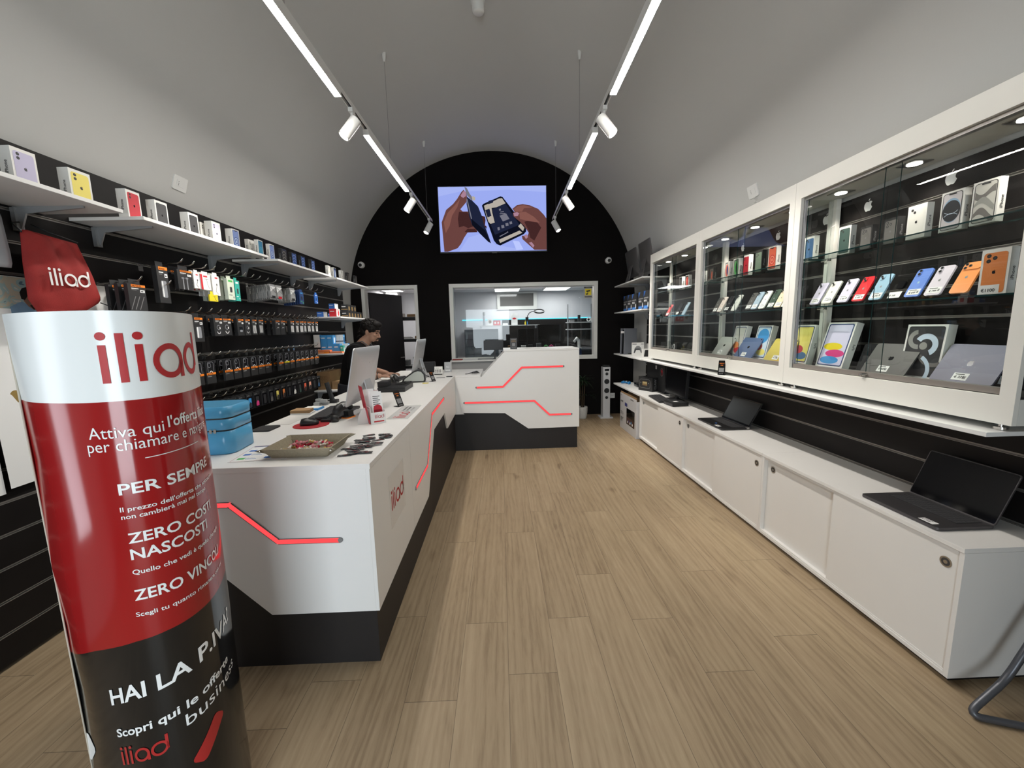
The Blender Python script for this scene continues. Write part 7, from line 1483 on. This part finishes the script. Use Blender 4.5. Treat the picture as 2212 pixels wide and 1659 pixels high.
rs = thing('review_stand', 'black sign stand with gold lettering on top of the raised block', 'sign', (.16, 4.93, 1.2505)); MB().box(-.042, .042, -.004, .004, .004, .132).build('sign_plate', DARKG, rs); MB().box(-.042, .042, -.02, .03, 0, .004).build('foot', BLACK, rs); M = frame((0, -.0045, 0), (1, 0, 0), (0, 0, 1)); mb = MB(); mb.rect(-.018, .018, .035, .072, M, 0); mb.text('REVIEWS', .013, M, 1, 0, .084, .01, .058, 'c'); mb.text('★★★★★', .012, M, 1, 0, .102, .0, .05, 'c'); mb.rect(-.030, .030, .114, .120, M, 2); mb.rect(-.025, .025, .018, .024, M, 2); mb.build('printed_marks', [GREYP, mat('gold_ink', (.42, .24, .06), .4), GREYINK], rs)
ws = thing('camera_notice', 'yellow video surveillance notice stuck in the window corner', 'notice', (1.487, 6.744, 2.07)); M = frame((1.487, 6.7435, 2.07), (1, 0, 0), (0, 0, 1)); MB().box(-.073 + 1.487, .073 + 1.487, 6.7436, 6.7446, 1.975, 2.165).build('sheet', mat('grey_notice_sheet', (.40, .40, .40), .5), ws, world=True)
mb = MB(); mb.rect(-.052, .052, -.045, .060, M, 0, .0004); mb.rect(-.07, .07, .07, .09, M, 1, .0004); mb.prism([(-.035, .030), (.03, .042), (.036, .018), (-.03, .008)], .0006, .0008, 'z', 1, M); mb.rect(-.012, -.002, -.03, .012, M, 1, .0006); mb.rect(-.04, -.012, -.035, -.015, M, 1, .0006); mb.rect(-.06, .06, -.065, -.055, M, 1, .0004); mb.rect(-.06, .06, -.08, -.072, M, 1, .0004); mb.text('VIDEO', .016, M, 2, 0, .073, .02, .08, 'c', .0006); mb.build('printed_marks', [YELLOW, INK, GREYP], ws, world=True)
# ------------------------------------------------------------------ repair lab behind the window
def lamp_panel(lab, x0, x1, y0, y1, e):
    t = thing('ceiling_lamp', lab, 'lamp', ((x0 + x1) / 2, (y0 + y1) / 2, 2.345), group='flat lamps in the back rooms'); MB().box(x0 - .02, x1 + .02, y0 - .02, y1 + .02, 2.3155, 2.3445).build('lamp_frame', LAMPW, t, world=True); MB().box(x0, x1, y0, y1, 2.311, 2.3152).build('diffuser', FLUO, t, world=True)
    area('back_room_lamp', ((x0 + x1) / 2, (y0 + y1) / 2, 2.305), (0, 0, 0), x1 - x0, y1 - y0, e, (1, .97, .94))
lamp_panel('bright flat ceiling lamp in the lab, left one', -.09, .42, 8.35, 8.95, 13); lamp_panel('bright flat ceiling lamp in the lab, right one', .97, 1.46, 8.30, 8.90, 13); lamp_panel('bright flat ceiling lamp in the store room', -2.35, -2.0, 8.2, 8.5, 9)
struct('trim_1', MB().box(.42 - .48, .86, 9.27, 9.2995, 1.935, 2.01).box(-.06, .86, 9.27, 9.2995, 2.295, 2.325).box(-.06, .01, 9.27, 9.2995, 2.0105, 2.2945).box(.78, .86, 9.27, 9.2995, 2.0105, 2.2945), FRAMEW)
rw = thing('window_2', 'small dark internal window high in the lab wall', 'window', (.4, 9.29, 2.15)); rw['kind'] = 'structure'; MB().box(.012, .778, 9.285, 9.2995, 2.012, 2.293).build('pane', mat('dim_window_glass', (.16, .155, .15), .08), rw, world=True)
tag(MB().box(PX + .25, 2.59, 9.285, 9.2985, 1.708, 1.722).build('light_strip', CYANLED), 'cyan light strip along the lab wall', 'light strip'); tag(MB().box(2.585, 2.5985, 7.4, 9.28, 1.708, 1.722).build('light_strip', CYANLED), 'cyan light strip along the right side wall of the lab', 'light strip')
lb = thing('pegboard', 'black panel along the lab wall below the cyan strip', 'panel', (.9, 9.28, 1.4)); MB().box(.05, 2.59, 9.27, 9.2985, 1.0, 1.70).build('board', SLAT, lb, world=True)
lb = thing('parts_cabinet', 'tall grey parts cabinet with drawers in the lab corner', 'cabinet', (-.55, 9.1, 0)); MB().box(-.80, -.05, 8.95, 9.27, 0, 1.50).build('carcass', mat('grey_blue_steel', (.10, .12, .14), .5), lb, world=True)
for i in range(7):
    for j in range(4): MB().box(-.785 + .185 * j, -.612 + .185 * j, 8.938, 8.9495, .30 + .165 * i, .45 + .165 * i).build('drawer', mat('drawer_grey', (.16, .19, .21), .4), lb, world=True)
sh2 = thing('lab_shelf', 'white shelf across the lab holding spray can and cards', 'shelf', (.2, 8.85, 1.565)); MB().box(-.46, .86, 8.75, 8.93, 1.562, 1.58).build('shelf_board', SHW, sh2, world=True); MB().box(.80, .82, 8.9305, 9.26, 1.50, 1.5795).build('bracket', BRACKET, sh2, world=True); MB().box(-.44, -.42, 8.9305, 9.26, 1.53, 1.5795).build('bracket', BRACKET, sh2, world=True)
sc = thing('spray_can', 'tall spray can with grey cap on the lab shelf', 'can', (-.35, 8.84, 1.5805)); MB().cyl((0, 0, 0), (0, 0, .21), .026, n=16).build('can_body', mat('pale_can', (.40, .40, .45), .3, .4), sc); MB().cyl((0, 0, .21), (0, 0, .29), .027, n=16).build('cap', GREYP, sc)
for nm, lab, x0, x1, h, m1, m2 in (('picture_card', 'white card with a brown portrait on the lab shelf', -.277, -.163, .145, PAPER, CARDB), ('first_aid_box', 'red box with white cross beside the portrait card', -.150, .005, .105, RED, WINK), ('white_pack', 'tall white pack with red mark on the lab shelf', .245, .385, .25, PAPER, RED), ('white_device', 'white device at the middle of the lab shelf', .06, .17, .04, PAPER, INK)):
    t = thing(nm, lab, 'box', ((x0 + x1) / 2, 8.83, 1.5805)); w = x1 - x0; MB().box(-w / 2, w / 2, -.02, .03, 0, h).build('carton', m1, t); mb = MB(); M = frame((0, -.0205, 0), (1, 0, 0), (0, 0, 1)); 
    if nm == 'first_aid_box': mb.rect(w * .05, w * .35, h * .42, h * .58, M, 0); mb.rect(w * .15, w * .25, h * .25, h * .75, M, 0, .0006); mb.rect(-w * .35, -w * .1, h * .3, h * .7, M, 0)
    else: mb.flat(disc(w * .28, 16, 0, h * .55, h * .25 if nm == 'picture_card' else h * .08), M, 0)
    mb.build('printed_mark', m2, t)
for k, (x, c, lab) in enumerate(((.555, YELLOW, 'small yellow bottle on the lab shelf'), (.595, SKYB, 'small blue bottle on the lab shelf'))): tag(MB().cyl((x, 8.84, 1.5805), (x, 8.84, 1.64), .014, n=12).cyl((x, 8.84, 1.64), (x, 8.84, 1.67), .006, n=8).build('bottle', c), lab, 'bottle')
wbn = thing('work_bench', 'dark work bench across the lab under the monitors', 'bench', (1.1, 8.6, 0)); MB().box(.0, 2.58, 8.25, 9.25, 1.02, 1.05).build('bench_top', mat('grey_bench_top', (.12, .12, .13), .4), wbn, world=True); MB().box(.02, 2.56, 8.32, 9.2, 0, 1.0195).build('carcass', BLACKM, wbn, world=True)
for x0, x1, z0, z1, lab in ((.375, .735, 1.20, 1.49, 'smaller black monitor in the lab, left of the large one'), (.805, 1.318, 1.20, 1.572, 'large black monitor in the lab')):
    t = thing('computer_monitor', lab, 'monitor', ((x0 + x1) / 2, 8.62, 1.0505)); w = (x1 - x0) / 2; MB().box(-.10, .10, -.07, .07, 0, .012).build('foot', BLACK, t); MB().box(-.02, .02, .0, .02, .012, .3).build('stem', BLACK, t); MB().box(-w, w, -.03, .0, z0 - 1.05, z1 - 1.05).build('housing', BLACK, t); MB().box(-w + .008, w - .008, -.0315, -.0302, z0 - 1.042, z1 - 1.058).build('screen', BLACKG, t)
rl = thing('ring_lamp', 'black ring lamp on a bent arm over the lab bench', 'lamp', (.56, 8.33, 1.05)); mb = MB(); mb.ring(.10, .014, Matrix.Translation((.255, 0, .795)) @ Matrix.Rotation(.42, 4, 'X'), 32, 8); mb.build('ring_head', BLACK, rl); MB().tube([(0, .05, .0), (-.005, .03, .35), (-.005, 0, .62), (.01, 0, .70), (.05, 0, .765), (.11, 0, .792), (.155, 0, .795)], .008, 8).build('arm', BLACK, rl); MB().box(-.03, .03, -.02, .02, .60, .68).build('clamp', BLACK, rl)
t = thing('lab_rack', 'white open shelf rack at the right side of the lab', 'rack', (1.95, 8.7, 0))
for z in (1.445, 1.595): MB().box(1.46, 2.57, 8.66, 8.92, z, z + .018).build('shelf_board', SHW, t, world=True)
for x in (1.48, 2.0, 2.54): MB().box(x, x + .025, 8.80, 8.825, 1.0505, 2.0).build('post', BRACKET, t, world=True)
for x0, x1, h, m1, lab, nm in ((1.515, 1.62, .05, GREYP, 'pile of grey parts on the lab rack', 'parts_tray'), (1.70, 1.76, .15, BLACK, 'upright dark device on the lab rack', 'device'), (1.90, 1.99, .08, WCARD, 'round white roll on the lab rack', 'roll'), (2.03, 2.25, .10, WCARD, 'white box on the lab rack', 'box')):
    mb = MB()
    if nm == 'roll': mb.ring(.035, .012, frame(((x0 + x1) / 2, 8.76, 1.6605), (1, 0, 0), (0, 0, 1)), 20, 8)
    elif nm == 'device': mb.prism(rrect(x1 - x0, .05, .015, 4, (x0 + x1) / 2, 8.76), 1.6135, 1.6135 + h)
    else: mb.box(x0, x1, 8.7, 8.8, 1.6135, 1.6135 + h)
    tag(mb.build(nm, m1), lab, 'box' if nm == 'box' else nm.replace('_', ' '))
rnd = random.Random(11)
for k, (x, c, lab) in enumerate(((.48, WCARD, 'small white instrument on the lab bench'), (.62, DARKG, 'dark instrument on the lab bench'), (.80, GREYP, 'grey instrument with knobs on the lab bench'), (.95, GREENINK, 'green spool on the lab bench'), (1.06, PINK, 'pink spool on the lab bench'), (1.20, DARKG, 'dark toolbox on the lab bench'), (1.62, WCARD, 'white microscope body on the lab bench'), (.20, CARDB, 'brown tray on the lab bench'))):
    h = rnd.uniform(.06, .14); mb = MB()
    if 'spool' in lab: mb.ring(.035, .014, frame((x, 8.33, 1.0995), (1, 0, 0), (0, 0, 1)), 20, 8)
    elif 'microscope' in lab: mb.box(x - .09, x + .09, 8.36, 8.56, 1.0505, 1.07); mb.tube([(x + .06, 8.5, 1.07), (x + .05, 8.48, 1.22), (x, 8.44, 1.27), (x - .06, 8.40, 1.20)], .03, 10)
    else: mb.prism(rrect(.10, .10, .01, 3, x, 8.36), 1.0505, 1.0505 + h)
    tag(mb.build('bench_item', c), lab, 'tool', 'things on the lab bench')
t = thing('office_chair', 'blue and dark office chair inside the lab at the right', 'chair', (1.40, 7.7, 0)); MB().prism(rrect(.44, .42, .08, 5), .46, .54).build('seat', mat('blue_upholstery', (.03, .06, .16), .8), t); MB().prism(rrect(.42, .48, .08, 5, 0, .86), .18, .24, 'y').build('backrest', mat('blue_upholstery', (.03, .06, .16), .8), t); MB().cyl((0, 0, .08), (0, 0, .46), .03, n=12).build('column', BLACK, t)
for k in range(5): a = k * 1.2566; MB().tube([(0, 0, .10), (.28 * math.cos(a), .28 * math.sin(a), .05)], .02, 8).ball((.28 * math.cos(a), .28 * math.sin(a), .027), .026).build('leg', BLACK, t)
MB().box(-.03, .03, .16, .2, .50, .7).build('back_bar', BLACK, t)
# store room seen through the doorway
BLKST = mat('black_steel_rack', (.010, .010, .011), .45)
t = thing('storage_rack', 'black steel storage rack with white shelves in the store room', 'rack', (-1.75, 8.0, 0))
for x in (-2.05, -1.20):
    for y in (7.75, 8.25): MB().box(x - .02, x + .02, y - .02, y + .02, 0, 1.83 if x < -2 else 1.79).build('post', BLKST, t, world=True)
for z in (.35, .80, 1.32, 1.74):
    b_ = MB().box(-2.06, -1.19, 7.775, 8.225, z, z + .03).build('shelf_board', SHW, t, world=True); MB().box(-2.06, -1.19, 7.762, 7.7745, z - .03, z + .025).box(-2.06, -1.19, 8.2255, 8.238, z - .03, z + .025).build('beam', BLKST, b_, world=True)
rnd = random.Random(4)
for z, items in ((1.7705, ((-1.95, .14, .07, GREYP, 'grey box on the top of the storage rack'), (-1.72, .16, .05, CARDB, 'low brown box on the top of the storage rack'), (-1.52, .14, .10, WCARD, 'white box on the top of the storage rack'), (-1.33, .12, .22, WCARD, 'tall white box on the top of the storage rack'))), (1.3505, ((-1.85, .2, .03, WCARD, 'flat white tray on the second rack shelf'), (-1.58, .18, .05, CARDB, 'brown parts tray on the second rack shelf'), (-1.35, .12, .04, GREYP, 'grey parts tray on the second rack shelf'))), (.8305, ((-1.92, .2, .10, GREYP, 'grey printer on the third rack shelf'), (-1.62, .22, .16, mat('steel_device', (.28, .29, .30), .4), 'grey metal device on the third rack shelf'), (-1.34, .14, .05, RED, 'red flat box on the third rack shelf'))), (.3805, ((-1.8, .3, .12, CARDB, 'brown box on the lowest rack shelf'),))):
    for x, w, h, c, lab in items: mb = MB(); mb.prism(rrect(w, .22, .012, 3, x, 7.95), z, z + h); mb.prism(rrect(w * .8, .14, .01, 3, x, 7.95), z + h, z + h + .006, 'z', 1); tag(mb.build('stored_box', [c, WCARD if c is not WCARD else GREYP]), lab, 'box', 'things on the storage rack')
tag(MB().box(-2.39, -2.15, 8.6, 8.8, 2.16, 2.3445).build('air_unit', LAMPW), 'white air unit under the store room ceiling', 'air unit')
bagx = thing('blue_bag', 'dark blue bag hanging at the right of the storage rack', 'bag', (-1.36, 7.66, 1.0)); MB().ball((0, 0, .12), .10, .055, .15, 16, 12).build('bag_body', mat('navy_nylon', (.012, .018, .07), .6), bagx); MB().tube([(-.05, 0, .24), (-.03, .0, .33), (.03, 0, .33), (.05, 0, .24)], .006, 8).build('handle', BLACK, bagx); MB().tube([(0, 0, .325), (0, .075, .325), (0, .075, .30)], .004, 6).build('hook', BLACK, bagx)
